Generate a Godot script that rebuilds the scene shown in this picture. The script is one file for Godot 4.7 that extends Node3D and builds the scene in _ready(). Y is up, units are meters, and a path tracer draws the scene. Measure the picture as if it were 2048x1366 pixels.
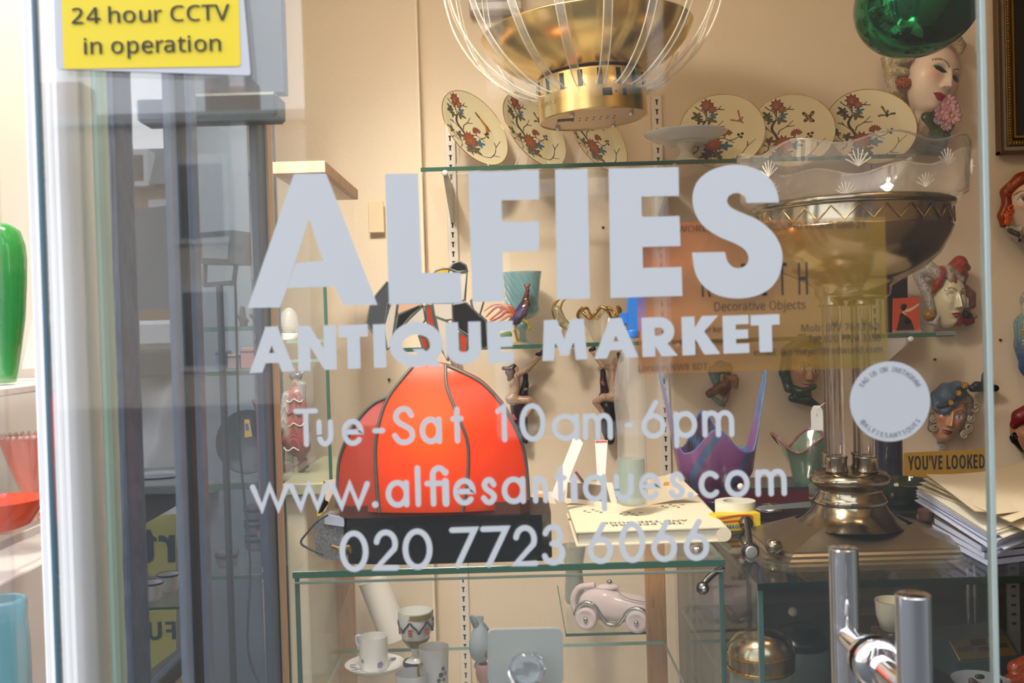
extends Node3D
# A shop door seen from the street: lettered glass in front, the antique dealer's shelves behind it.

const F := 2000.0                       # focal length for a 2048 x 1366 picture
const EYE := Vector3(0, 1.45, 0)
const DOOR := 1.0                       # distance of the glass door
const WALL := 3.0                       # distance of the back wall
var view := Basis.from_euler(Vector3(deg_to_rad(-0.9), 0, deg_to_rad(-1.65)))
var used := {}
var mats := {}
var table_y := 0.0
var rng := RandomNumberGenerator.new()


func _ready() -> void:
	rng.seed = 7
	camera_sky_lights()
	table_y = at(1024, 1131, 1.8).y
	shell()
	street()
	entrance()
	door()
	lettering()
	door_signs()
	wall_shelves()
	plates()
	chandelier()
	wall_masks()
	wall_things()
	showcase()
	stained_lamp()
	table_things()
	case_things()
	shelf_things()
	counter_things()
	window_display()
	side_cabinet()


func camera_sky_lights() -> void:
	var cam := Camera3D.new()
	cam.name = "camera"
	cam.position = EYE
	cam.basis = view
	cam.keep_aspect = Camera3D.KEEP_HEIGHT
	cam.near = 0.02
	cam.far = 200.0
	var lens := CameraAttributesPhysical.new()
	lens.frustum_focal_length = 12.0 / (683.0 / F)
	lens.frustum_focus_distance = 2.75
	lens.frustum_near = 0.02
	lens.frustum_far = 200.0
	lens.exposure_aperture = 9.5
	cam.attributes = lens
	cam.current = true
	add_child(cam)
	var e := Environment.new()
	e.background_mode = Environment.BG_SKY
	var sky := ProceduralSkyMaterial.new()
	sky.sky_top_color = Color(0.86, 0.89, 0.93)
	sky.sky_horizon_color = Color(0.955, 0.965, 0.975)
	sky.ground_bottom_color = Color(0.30, 0.30, 0.30)
	sky.ground_horizon_color = Color(0.55, 0.55, 0.55)
	sky.sky_energy_multiplier = 1.0
	e.sky = Sky.new()
	e.sky.sky_material = sky
	e.background_energy_multiplier = SKY_ENERGY
	e.tonemap_mode = Environment.TONE_MAPPER_LINEAR
	e.tonemap_exposure = 1.0
	e.sdfgi_enabled = true
	e.ssao_enabled = true
	e.ssil_enabled = true
	var we := WorldEnvironment.new()
	we.name = "environment"
	we.environment = e
	add_child(we)
	# unseen lamps above the frame, placed to light the walls and counter
	unseen_ceiling_lamp("unseen_ceiling_lamp", Vector3(-0.25, 2.86, -1.4), 0.45, LAMP_A, "unseen round ceiling lamp just inside the glass door, lighting the back wall")
	unseen_ceiling_lamp("unseen_ceiling_lamp", Vector3(0.9, 2.86, -1.6), 0.45, LAMP_B, "unseen round ceiling lamp lighting the silver centrepiece counter", Color(1.0, 0.84, 0.62))
	unseen_ceiling_lamp("unseen_ceiling_lamp", Vector3(-0.8, 2.86, -1.4), 0.24, 0.3, "small added ceiling lamp out of view, brightening the window display")  # added out of view to brighten the window display
	unseen_track_spot(Vector3(-0.5, 2.8, -1.2), Vector3(0.28, 0.95, -3.0), SPOT, "unseen track spotlight lighting the low back wall behind the glass case")  # out of view, placed to brighten the low back wall


func unseen_track_spot(p: Vector3, to: Vector3, energy: float, label: String) -> void:
	var t := thing("unseen_track_spotlight", label, "spotlight", p)
	var aim := rot_basis(to - p)
	var g := G.new()
	g.xf = Transform3D(aim * Basis(Vector3.RIGHT, PI / 2), Vector3.ZERO)
	g.lathe([Vector2(0, -0.12), Vector2(0.03, -0.12), Vector2(0.034, -0.1), Vector2(0.04, 0.0), Vector2(0.04, 0.0), Vector2(0.036, 0.0), Vector2(0.03, -0.09)], 28)
	part(t, "housing", g, mat("white_metal", "d8d4cc", 0.4))
	g = G.new()
	g.xf = Transform3D(aim * Basis(Vector3.RIGHT, PI / 2), Vector3.ZERO)
	g.lathe([Vector2(0, -0.012), Vector2(0.035, -0.012), Vector2(0.035, -0.008), Vector2(0, -0.006)], 28)
	part(t, "lamp_lens", g, mat("spot_lens", "fff6e6", 0.3, {"emit": Color(1, 0.95, 0.86), "energy": 3.0}))
	g = G.new()
	g.tube(PackedVector3Array([aim.z * -0.06 + Vector3(0, 0.03, 0), Vector3(0, 2.9 - p.y - 0.002, 0) + aim.z * -0.06]), 0.008, 8)
	part(t, "stem", g, mat("white_metal", "d8d4cc", 0.4))
	var l := SpotLight3D.new()
	l.name = "spot_light"
	l.light_color = Color(1.0, 0.97, 0.92)
	l.light_energy = energy
	l.light_size = 0.09
	l.spot_range = 9.0
	l.spot_angle = 31.0
	l.spot_angle_attenuation = 1.0
	l.spot_attenuation = 2.0
	l.shadow_enabled = true
	l.position = aim.z * 0.015
	l.basis = Basis.looking_at(to - p)
	t.add_child(l)


func unseen_ceiling_lamp(called: String, p: Vector3, size: float, energy: float, label: String, tone := Color(1.0, 0.96, 0.9)) -> void:
	var t := thing(called, label, "ceiling lamp", p, "unseen ceiling lamps lighting the shop")
	var g := G.new()
	g.lathe([Vector2(0.0, 0.04), Vector2(size * 0.5, 0.04), Vector2(size * 0.5, 0.04), Vector2(size * 0.5, 0.0), Vector2(size * 0.5, 0.0), Vector2(size * 0.46, 0.0)], 40)
	part(t, "rim", g, mat("white_metal", "d8d4cc", 0.4))
	g = G.new()
	g.lathe([Vector2(size * 0.46, 0.0), Vector2(size * 0.4, -0.02), Vector2(size * 0.2, -0.03), Vector2(0.0, -0.032)], 40)
	part(t, "diffuser", g, mat("lamp_diffuser", "fff6e6", 0.5, {"emit": Color(1, 0.9, 0.74), "energy": 2.0}))
	var l := AreaLight3D.new()
	l.name = "lamp_light"
	l.area_size = Vector2(size * 0.8, size * 0.8)
	l.light_color = tone
	l.light_energy = energy
	l.area_range = 8.0
	l.area_attenuation = 2.0
	l.shadow_enabled = true
	l.position = Vector3(0, -0.045, 0)
	l.rotation = Vector3(-PI / 2, 0, 0)
	t.add_child(l)


# ---------------------------------------------------------------- places
func ray(px: float, py: float) -> Vector3:
	return view * Vector3((px - 1024.0) / F, -(py - 683.0) / F, -1.0)


func at(px: float, py: float, d: float) -> Vector3:
	var r := ray(px, py)
	return EYE + r * (d / -r.z)


func on_level(px: float, py: float, y: float) -> Vector3:
	var r := ray(px, py)
	return EYE + r * ((y - EYE.y) / r.y)


func flat(points: Array, d: float, o: Vector3) -> PackedVector2Array:
	var out := PackedVector2Array()
	for p in points:
		var w := at(p[0], p[1], d) - o
		out.append(Vector2(w.x, w.y))
	return out


# ---------------------------------------------------------------- nodes
func thing(called: String, label: String, category: String, p := Vector3.ZERO, group := "") -> Node3D:
	var o := Node3D.new()
	o.name = numbered(called)
	add_child(o)
	o.position = p
	tag(o, label, category, group)
	return o


func numbered(called: String) -> String:
	if not used.has(called):
		used[called] = 0
		return called
	used[called] += 1
	return "%s_%03d" % [called, used[called]]


func tag(o: Node, label: String, category: String, group := "") -> void:
	o.set_meta("label", label)
	if category:
		o.set_meta("category", category)
	if group:
		o.set_meta("group", group)


func part(parent: Node, called: String, g, m: Material, p := Vector3.ZERO, label := "") -> MeshInstance3D:
	var o := MeshInstance3D.new()
	o.name = called if parent != self else numbered(called)
	o.mesh = g.mesh() if g is G else g
	o.material_override = m
	o.position = p
	o.cast_shadow = GeometryInstance3D.SHADOW_CASTING_SETTING_ON
	parent.add_child(o, true)
	if label:
		o.set_meta("label", label)
	return o


func one(called: String, label: String, category: String, g, m: Material, p := Vector3.ZERO, group := "") -> MeshInstance3D:
	var o := part(self, called, g, m, p)
	tag(o, label, category, group)
	return o


func struct(called: String, label: String, g, m: Material, p := Vector3.ZERO) -> MeshInstance3D:
	var o := part(self, called, g, m, p)
	o.set_meta("kind", "structure")
	tag(o, label, "building part")
	return o


func copy(o: Node3D, label := "") -> Node3D:
	var c: Node3D = o.duplicate()
	c.name = numbered(str(o.name))
	add_child(c)
	if label:
		c.set_meta("label", label)
	return c


# ---------------------------------------------------------------- materials
func lin(hex: String) -> Color:
	return Color(hex).srgb_to_linear()


func mat(called: String, hex: String, rough := 0.6, more := {}) -> StandardMaterial3D:
	if mats.has(called):
		return mats[called]
	var m := StandardMaterial3D.new()
	mats[called] = m
	m.resource_name = called
	m.albedo_color = Color(hex)
	m.roughness = rough
	m.metallic = more.get("metal", 0.0)
	m.cull_mode = BaseMaterial3D.CULL_DISABLED
	if more.has("spec"):
		m.metallic_specular = more.spec
	if more.has("vc"):
		m.vertex_color_use_as_albedo = true
	if more.has("tex"):
		m.albedo_texture = more.tex
	if more.has("tri"):
		m.uv1_triplanar = true
		m.uv1_world_triplanar = true
		m.uv1_scale = Vector3.ONE * float(more.tri)
	if more.has("alpha"):
		m.transparency = BaseMaterial3D.TRANSPARENCY_ALPHA
		m.albedo_color.a = more.alpha
	if more.has("solid"):
		m.refraction_enabled = true
		m.refraction_scale = more.solid
	if more.has("coat"):
		m.clearcoat_enabled = true
		m.clearcoat = more.coat
		m.clearcoat_roughness = 0.08
	if more.has("emit"):
		m.emission_enabled = true
		m.emission = more.emit
		m.emission_energy_multiplier = more.get("energy", 1.0)
	if more.has("back"):
		m.backlight_enabled = true
		m.backlight = more.back
	if more.has("bump"):
		m.heightmap_enabled = true
		m.heightmap_texture = more.bump
		m.heightmap_scale = more.get("depth", 0.1)
	return m


func noise_tex(size: int, freq: float, seed_: int, ramp: Gradient = null, octaves := 4) -> NoiseTexture2D:
	var n := FastNoiseLite.new()
	n.seed = seed_
	n.frequency = freq
	n.fractal_octaves = octaves
	var t := NoiseTexture2D.new()
	t.width = size
	t.height = size
	t.seamless = true
	t.noise = n
	if ramp:
		t.color_ramp = ramp
	return t


func ramp(a: String, b: String, c := "") -> Gradient:
	var g := Gradient.new()
	if c:
		g.offsets = PackedFloat32Array([0.0, 0.5, 1.0])
		g.colors = PackedColorArray([Color(a), Color(b), Color(c)])
	else:
		g.offsets = PackedFloat32Array([0.0, 1.0])
		g.colors = PackedColorArray([Color(a), Color(b)])
	return g


func wood(called: String, a: String, b: String, c: String, seed_ := 3) -> StandardMaterial3D:
	if mats.has(called):
		return mats[called]
	var im := Image.create(256, 256, false, Image.FORMAT_RGB8)
	var n := FastNoiseLite.new()
	n.seed = seed_
	n.frequency = 0.02
	var r := ramp(a, b, c)
	for y in 256:
		for x in 256:
			var w := n.get_noise_2d(x * 2.4, y * 0.22) * 0.5 + n.get_noise_2d(x * 9.0, y * 0.5) * 0.25
			im.set_pixel(x, y, r.sample(clampf(0.5 + w, 0, 1)))
	return mat(called, "ffffff", 0.5, {"tex": ImageTexture.create_from_image(im), "tri": 4.0})


# clear glass; alpha is how much of its own colour a pane shows
func glass(called: String, hex: String, alpha := 0.04, rough := 0.02, spec := 0.5) -> StandardMaterial3D:
	return mat(called, hex, rough, {"alpha": alpha, "spec": spec})


# ---------------------------------------------------------------- curves
func arc2(cx: float, cy: float, rx: float, ry: float, a0: float, a1: float, n := 14) -> PackedVector2Array:
	var out := PackedVector2Array()
	for k in n + 1:
		var a := deg_to_rad(lerpf(a0, a1, float(k) / n))
		out.append(Vector2(cx + rx * cos(a), cy + ry * sin(a)))
	return out


func smooth2(p: Array, each := 6, closed := false) -> PackedVector2Array:
	var out := PackedVector2Array()
	var n := p.size()
	for k in (n if closed else n - 1):
		var a: Vector2 = p[(k - 1 + n) % n] if closed or k > 0 else p[0]
		var b: Vector2 = p[k]
		var c: Vector2 = p[(k + 1) % n]
		var d: Vector2 = p[(k + 2) % n] if closed or k + 2 < n else p[n - 1]
		for s in each:
			out.append(b.cubic_interpolate(c, a, d, float(s) / each))
	if not closed:
		out.append(p[n - 1])
	return out


func smooth3(p: Array, each := 6) -> PackedVector3Array:
	var out := PackedVector3Array()
	var n := p.size()
	for k in n - 1:
		var a: Vector3 = p[maxi(k - 1, 0)]
		var b: Vector3 = p[k]
		var c: Vector3 = p[k + 1]
		var d: Vector3 = p[mini(k + 2, n - 1)]
		for s in each:
			out.append(b.cubic_interpolate(c, a, d, float(s) / each))
	out.append(p[n - 1])
	return out


func rot_basis(dir: Vector3, up := Vector3.UP) -> Basis:   # local +z along dir
	var z := dir.normalized()
	var x := up.cross(z).normalized()
	return Basis(x, z.cross(x), z)


func v2(a: Array) -> Array:
	var out := []
	for p in a:
		out.append(Vector2(p[0], p[1]))
	return out


# ---------------------------------------------------------------- mesh builder
class G:
	var v := PackedVector3Array()
	var c := PackedColorArray()
	var uv := PackedVector2Array()
	var ix := PackedInt32Array()
	var weld := []
	var col := Color.WHITE
	var xf := Transform3D()
	var lift := 0.0

	func tint(hex: String) -> G:
		col = Color(hex).srgb_to_linear()
		return self

	func pt(p: Vector3, u := Vector2.ZERO) -> int:
		v.append(xf * p)
		c.append(col)
		uv.append(u)
		return v.size() - 1

	# turns the triangles from index `first` on so that they face away from their middle
	func orient(first: int) -> void:
		var mid := Vector3.ZERO
		var n := ix.size() - first
		if n == 0:
			return
		for k in range(first, ix.size()):
			mid += v[ix[k]]
		mid /= n
		var vol := 0.0
		for k in range(first, ix.size(), 3):
			var a := v[ix[k]] - mid
			vol += a.dot((v[ix[k + 1]] - mid).cross(v[ix[k + 2]] - mid))
		if vol > 0.0:
			flip(first)

	func flip(first: int) -> void:
		for k in range(first, ix.size(), 3):
			var t := ix[k + 1]
			ix[k + 1] = ix[k + 2]
			ix[k + 2] = t

	# rows of points joined to a smooth sheet; a repeated row is a crease
	func grid(rows: Array, wrap := false, colors: Array = [], do_orient := true) -> void:
		var first := ix.size()
		var nr := rows.size()
		var nc: int = rows[0].size()
		var base := v.size()
		for i in nr:
			for j in nc + (1 if wrap else 0):
				if colors.size():
					col = colors[i][j % nc]
				pt(rows[i][j % nc], Vector2(float(j) / (nc if wrap else nc - 1), float(i) / maxi(nr - 1, 1)))
		var w := nc + (1 if wrap else 0)
		if wrap:
			for i in nr:
				weld.append([base + i * w, base + i * w + nc])
		for i in nr - 1:
			if rows[i][0].is_equal_approx(rows[i + 1][0]) and rows[i][nc / 2].is_equal_approx(rows[i + 1][nc / 2]):
				continue
			for j in w - 1:
				var a := base + i * w + j
				ix.append_array(PackedInt32Array([a, a + 1, a + w, a + 1, a + w + 1, a + w]))
		if do_orient:
			orient(first)

	func lathe(profile: Array, segs := 32, wave = null) -> void:
		var rows := []
		for p in profile:
			var row := PackedVector3Array()
			for k in segs:
				var a := TAU * k / segs
				var r: float = p.x
				var y: float = p.y
				if wave != null:
					var m: Vector2 = wave.call(a, p)
					r = m.x
					y = m.y
				row.append(Vector3(r * cos(a), y, r * sin(a)))
			rows.append(row)
		grid(rows, true)

	func face(pts: Array, away: Vector3) -> void:
		var first := ix.size()
		var b := v.size()
		for p in pts:
			pt(p)
		for k in range(1, pts.size() - 1):
			ix.append_array(PackedInt32Array([b, b + k, b + k + 1]))
		var nrm := (v[b + 1] - v[b]).cross(v[b + 2] - v[b])
		if nrm.dot(xf.basis * away) > 0.0:
			flip(first)

	func box(mid: Vector3, size: Vector3, bevel := 0.0) -> void:
		var h := size / 2
		var q := func(s: Vector3, axis: int) -> Vector3:
			var p := s * (h - Vector3.ONE * bevel)
			p[axis] = s[axis] * h[axis]
			return mid + p
		for a in 3:
			var b := (a + 1) % 3
			var d := (a + 2) % 3
			for s in [-1.0, 1.0]:
				var pts := []
				for k in [[-1.0, -1.0], [1.0, -1.0], [1.0, 1.0], [-1.0, 1.0]]:
					var sg := Vector3.ZERO
					sg[a] = s
					sg[b] = k[0]
					sg[d] = k[1]
					pts.append(q.call(sg, a))
				var away := Vector3.ZERO
				away[a] = s
				face(pts, away)
				if bevel > 0.0:
					for s2 in [-1.0, 1.0]:
						var e := []
						var g0 := Vector3.ZERO
						g0[a] = s
						g0[b] = s2
						for k in [-1.0, 1.0]:
							var g1 := g0
							g1[d] = k
							if k < 0:
								e.append(q.call(g1, a))
								e.append(q.call(g1, b))
							else:
								e.append(q.call(g1, b))
								e.append(q.call(g1, a))
						face(e, g0)
		if bevel > 0.0:
			for x in [-1.0, 1.0]:
				for y in [-1.0, 1.0]:
					for z in [-1.0, 1.0]:
						var s := Vector3(x, y, z)
						face([q.call(s, 0), q.call(s, 1), q.call(s, 2)], s)

	func prism(poly: PackedVector2Array, z0: float, z1: float, bevel := 0.0) -> void:
		var tri := Geometry2D.triangulate_polygon(poly)
		var n := poly.size()
		var inner := poly
		if bevel > 0.0:
			var off := Geometry2D.offset_polygon(poly, -bevel)
			if off.size() == 1 and off[0].size() == n:
				inner = off[0]
		for side in 2:
			var first := ix.size()
			var b := v.size()
			for p in poly:
				pt(Vector3(p.x, p.y, z1 if side else z0), p)
			for k in tri:
				ix.append(b + k)
			if tri.size() >= 3:
				var nrm := (v[b + tri[1]] - v[b + tri[0]]).cross(v[b + tri[2]] - v[b + tri[0]])
				var away: Vector3 = xf.basis * Vector3(0, 0, signf(z1 - z0) if side else -signf(z1 - z0))
				if nrm.dot(away) > 0:
					flip(first)
		var ccw := not Geometry2D.is_polygon_clockwise(poly)
		for k in n:
			var a := poly[k]
			var b2 := poly[(k + 1) % n]
			var e := b2 - a
			var out := Vector2(e.y, -e.x) * (1.0 if ccw else -1.0)
			face([Vector3(a.x, a.y, z0), Vector3(b2.x, b2.y, z0), Vector3(b2.x, b2.y, z1), Vector3(a.x, a.y, z1)], Vector3(out.x, out.y, 0))

	func tube(path: PackedVector3Array, radius, segs := 8, cap := true) -> void:
		var rows := []
		var n := path.size()
		var side := Vector3.ZERO
		for k in n:
			var t := (path[mini(k + 1, n - 1)] - path[maxi(k - 1, 0)]).normalized()
			if side == Vector3.ZERO:
				side = t.cross(Vector3.UP if absf(t.y) < 0.9 else Vector3.RIGHT).normalized()
			side = (side - t * side.dot(t)).normalized()
			var up := t.cross(side)
			var r: float = radius[k] if radius is Array or radius is PackedFloat32Array else radius
			if cap and (k == 0 or k == n - 1):
				var mid := PackedVector3Array()
				for j in segs:
					mid.append(path[k])
				if k == 0:
					rows.append(mid)
			var row := PackedVector3Array()
			for j in segs:
				var a := TAU * j / segs
				row.append(path[k] + (side * cos(a) + up * sin(a)) * r)
			if cap and k == 0:
				rows.append(row)
			rows.append(row)
			if cap and k == n - 1:
				rows.append(row)
				var mid := PackedVector3Array()
				for j in segs:
					mid.append(path[k])
				rows.append(mid)
		grid(rows, true)

	# a profile (across, up) swept along a path, `up` kept as near as can be
	func sweep(path: PackedVector3Array, prof: PackedVector2Array, up: Vector3, scale: Array = []) -> void:
		var rows := []
		var n := path.size()
		for k in n:
			var t := (path[mini(k + 1, n - 1)] - path[maxi(k - 1, 0)]).normalized()
			var side := t.cross(up).normalized()
			var u := side.cross(t)
			var s: float = scale[k] if scale.size() else 1.0
			var row := PackedVector3Array()
			for p in prof:
				row.append(path[k] + side * p.x * s + u * p.y * s)
			rows.append(row)
		# facets of the profile stay flat: each edge is a sheet of its own
		var m := prof.size()
		for j in m:
			var strip := []
			for k in n:
				strip.append(PackedVector3Array([rows[k][j], rows[k][(j + 1) % m]]))
			var first := ix.size()
			grid(strip, false, [], false)
			var i0 := ix[first]
			var nrm := (v[ix[first + 1]] - v[i0]).cross(v[ix[first + 2]] - v[i0])
			var mid := Vector3.ZERO
			for p in rows[0]:
				mid += p
			mid /= m
			if nrm.dot(xf.basis * ((rows[0][j] + rows[0][(j + 1) % m]) / 2 - mid)) > 0:
				flip(first)
		face(Array(rows[0]), path[0] - path[1])
		face(Array(rows[n - 1]), path[n - 1] - path[n - 2])

	func ball(mid: Vector3, r: Vector3, segs := 16, rings := 10) -> void:
		var rows := []
		for i in rings + 1:
			var a := PI * i / rings
			var row := PackedVector3Array()
			for j in segs:
				var b := TAU * j / segs
				row.append(mid + Vector3(r.x * sin(a) * cos(b), -r.y * cos(a), r.z * sin(a) * sin(b)))
			rows.append(row)
		grid(rows, true)

	# flat stroke of a pen in the XY plane
	func stroke(path: PackedVector2Array, w: float, z0: float, round_ends := true) -> void:
		var z := z0 + lift
		lift += 0.00001
		var n := path.size()
		var rows := [PackedVector3Array(), PackedVector3Array()]
		var closed := path[0].is_equal_approx(path[n - 1])
		for k in n:
			var a := path[k - 1] if k > 0 else (path[n - 2] if closed else path[0])
			var b := path[k + 1] if k < n - 1 else (path[1] if closed else path[n - 1])
			var t0 := (path[k] - a).normalized() if path[k] != a else (b - path[k]).normalized()
			var t1 := (b - path[k]).normalized() if path[k] != b else t0
			var t := (t0 + t1).normalized() if (t0 + t1).length() > 0.1 else t0
			var nn := Vector2(-t.y, t.x)
			var m := w / 2 / maxf(absf(nn.dot(Vector2(-t0.y, t0.x))), 0.5)
			rows[0].append(Vector3(path[k].x + nn.x * m, path[k].y + nn.y * m, z))
			rows[1].append(Vector3(path[k].x - nn.x * m, path[k].y - nn.y * m, z))
		var first := ix.size()
		grid(rows, false, [], false)
		var i0 := ix[first]
		if (v[ix[first + 1]] - v[i0]).cross(v[ix[first + 2]] - v[i0]).dot(xf.basis.z) > 0:
			flip(first)
		if round_ends and not closed:
			for e in [path[0], path[n - 1]]:
				disc(e, w / 2, z0)

	func disc(p: Vector2, r: float, z0: float, n := 12) -> void:
		var z := z0 + lift
		lift += 0.00001
		var pts := []
		for k in n:
			pts.append(Vector3(p.x + r * cos(TAU * k / n), p.y + r * sin(TAU * k / n), z))
		face(pts, Vector3(0, 0, 1))

	func poly(pts: Array, z0: float) -> void:
		var z := z0 + lift
		lift += 0.00001
		var a := []
		for p in pts:
			a.append(Vector3(p.x, p.y, z))
		face(a, Vector3(0, 0, 1))

	# every triangle keeps its own corners, so that facets stay flat
	func facet() -> G:
		var nv := PackedVector3Array()
		var nc := PackedColorArray()
		var nu := PackedVector2Array()
		for k in ix.size():
			nv.append(v[ix[k]])
			nc.append(c[ix[k]])
			nu.append(uv[ix[k]])
			ix[k] = k
		v = nv
		c = nc
		uv = nu
		weld = []
		return self

	func mesh() -> ArrayMesh:
		var nrm := PackedVector3Array()
		nrm.resize(v.size())
		for k in range(0, ix.size(), 3):
			var a := ix[k]
			var b := ix[k + 1]
			var d := ix[k + 2]
			var f := (v[d] - v[a]).cross(v[b] - v[a])
			nrm[a] += f
			nrm[b] += f
			nrm[d] += f
		for p in weld:
			var s: Vector3 = nrm[p[0]] + nrm[p[1]]
			nrm[p[0]] = s
			nrm[p[1]] = s
		for k in nrm.size():
			nrm[k] = nrm[k].normalized() if nrm[k].length_squared() > 1e-24 else Vector3.UP
		var arr := []
		arr.resize(Mesh.ARRAY_MAX)
		arr[Mesh.ARRAY_VERTEX] = v
		arr[Mesh.ARRAY_NORMAL] = nrm
		arr[Mesh.ARRAY_COLOR] = c
		arr[Mesh.ARRAY_TEX_UV] = uv
		arr[Mesh.ARRAY_INDEX] = ix
		var m := ArrayMesh.new()
		m.add_surface_from_arrays(Mesh.PRIMITIVE_TRIANGLES, arr)
		return m


# Smoothly joined round shapes, meshed as surface nets. Each item: [a, b, ra, rb, colour]: a tapered capsule.
func blob(items: Array, cell: float, sharp := 26.0) -> G:
	var lo := Vector3.INF
	var hi := -Vector3.INF
	for it in items:
		var r := maxf(it[2], it[3]) + cell * 2.5
		lo = lo.min(it[0] - Vector3.ONE * r).min(it[1] - Vector3.ONE * r)
		hi = hi.max(it[0] + Vector3.ONE * r).max(it[1] + Vector3.ONE * r)
	var n := Vector3i(((hi - lo) / cell).ceil()) + Vector3i.ONE
	var field := PackedFloat32Array()
	field.resize(n.x * n.y * n.z)
	var tone := PackedColorArray()
	tone.resize(field.size())
	for it in items:
		var a: Vector3 = it[0]
		var b: Vector3 = it[1]
		var ra: float = it[2]
		var rb: float = it[3]
		var cc: Color = it[4]
		var r := maxf(ra, rb)
		var reach := r + cell * 2.0
		var l0 := Vector3i(((a.min(b) - Vector3.ONE * reach - lo) / cell).floor()).max(Vector3i.ZERO)
		var l1 := Vector3i(((a.max(b) + Vector3.ONE * reach - lo) / cell).ceil()).min(n - Vector3i.ONE)
		var ab := b - a
		var ll := maxf(ab.length_squared(), 1e-12)
		for z in range(l0.z, l1.z + 1):
			for y in range(l0.y, l1.y + 1):
				for x in range(l0.x, l1.x + 1):
					var p := lo + Vector3(x, y, z) * cell
					var t := clampf((p - a).dot(ab) / ll, 0, 1)
					var d := (p - a - ab * t).length() - lerpf(ra, rb, t)
					if d < reach:
						var w := exp(-sharp * d / r) if d > -r else exp(sharp)
						w = exp(clampf(-d / cell * 1.6, -8.0, 12.0))
						var k := (z * n.y + y) * n.x + x
						field[k] += w
						tone[k] += cc * w
	var g := G.new()
	var where := {}
	for z in n.z - 1:
		for y in n.y - 1:
			for x in n.x - 1:
				var k := (z * n.y + y) * n.x + x
				var ins := 0
				var e := PackedInt32Array([k, k + 1, k + n.x, k + n.x + 1, k + n.x * n.y, k + n.x * n.y + 1, k + n.x * n.y + n.x, k + n.x * n.y + n.x + 1])
				for q in 8:
					if field[e[q]] > 1.0:
						ins += 1
				if ins == 0 or ins == 8:
					continue
				var s := Vector3.ZERO
				var m := 0
				var cc := Color(0, 0, 0, 0)
				for q in 8:
					for bit in [1, 2, 4]:
						if q & bit:
							continue
						var fa := field[e[q]]
						var fb := field[e[q | bit]]
						if (fa > 1.0) != (fb > 1.0):
							var la := log(maxf(fa, 1e-4))
							var lb := log(maxf(fb, 1e-4))
							var t := la / (la - lb)
							var pa := Vector3(q & 1, (q >> 1) & 1, q >> 2)
							var pb := Vector3((q | bit) & 1, ((q | bit) >> 1) & 1, (q | bit) >> 2)
							s += pa.lerp(pb, t)
							m += 1
					cc += tone[e[q]]
				g.col = Color(cc.r, cc.g, cc.b) / maxf(cc.a, 1e-6)
				g.col.a = 1.0
				where[k] = g.pt(lo + (Vector3(x, y, z) + s / m) * cell)
	var step := [1, n.x, n.x * n.y]
	for z in range(1, n.z - 1):
		for y in range(1, n.y - 1):
			for x in range(1, n.x - 1):
				var k := (z * n.y + y) * n.x + x
				var ina := field[k] > 1.0
				for ax in 3:
					if ina == (field[k + step[ax]] > 1.0):
						continue
					var u: int = step[(ax + 1) % 3]
					var w: int = step[(ax + 2) % 3]
					var q := [k, k - u, k - u - w, k - w]
					if not (where.has(q[0]) and where.has(q[1]) and where.has(q[2]) and where.has(q[3])):
						continue
					var i := [where[q[0]], where[q[1]], where[q[2]], where[q[3]]]
					if not ina:
						i.reverse()
					g.ix.append_array(PackedInt32Array([i[0], i[2], i[1], i[0], i[3], i[2]]))
	return g


func words(text: String, height: float, bold := false, family := "Droid Sans", depth := 0.0004) -> TextMesh:
	var f := SystemFont.new()
	f.font_names = PackedStringArray([family])
	if bold:
		f.font_weight = 700
	var t := TextMesh.new()
	t.font = f
	t.text = text
	t.font_size = 32
	t.pixel_size = height / 32.0 / 0.72
	t.depth = depth
	return t

const SKY_ENERGY := 4.2
const LAMP_A := 2.9
const LAMP_B := 0.36
const SPOT := 4.2


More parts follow.
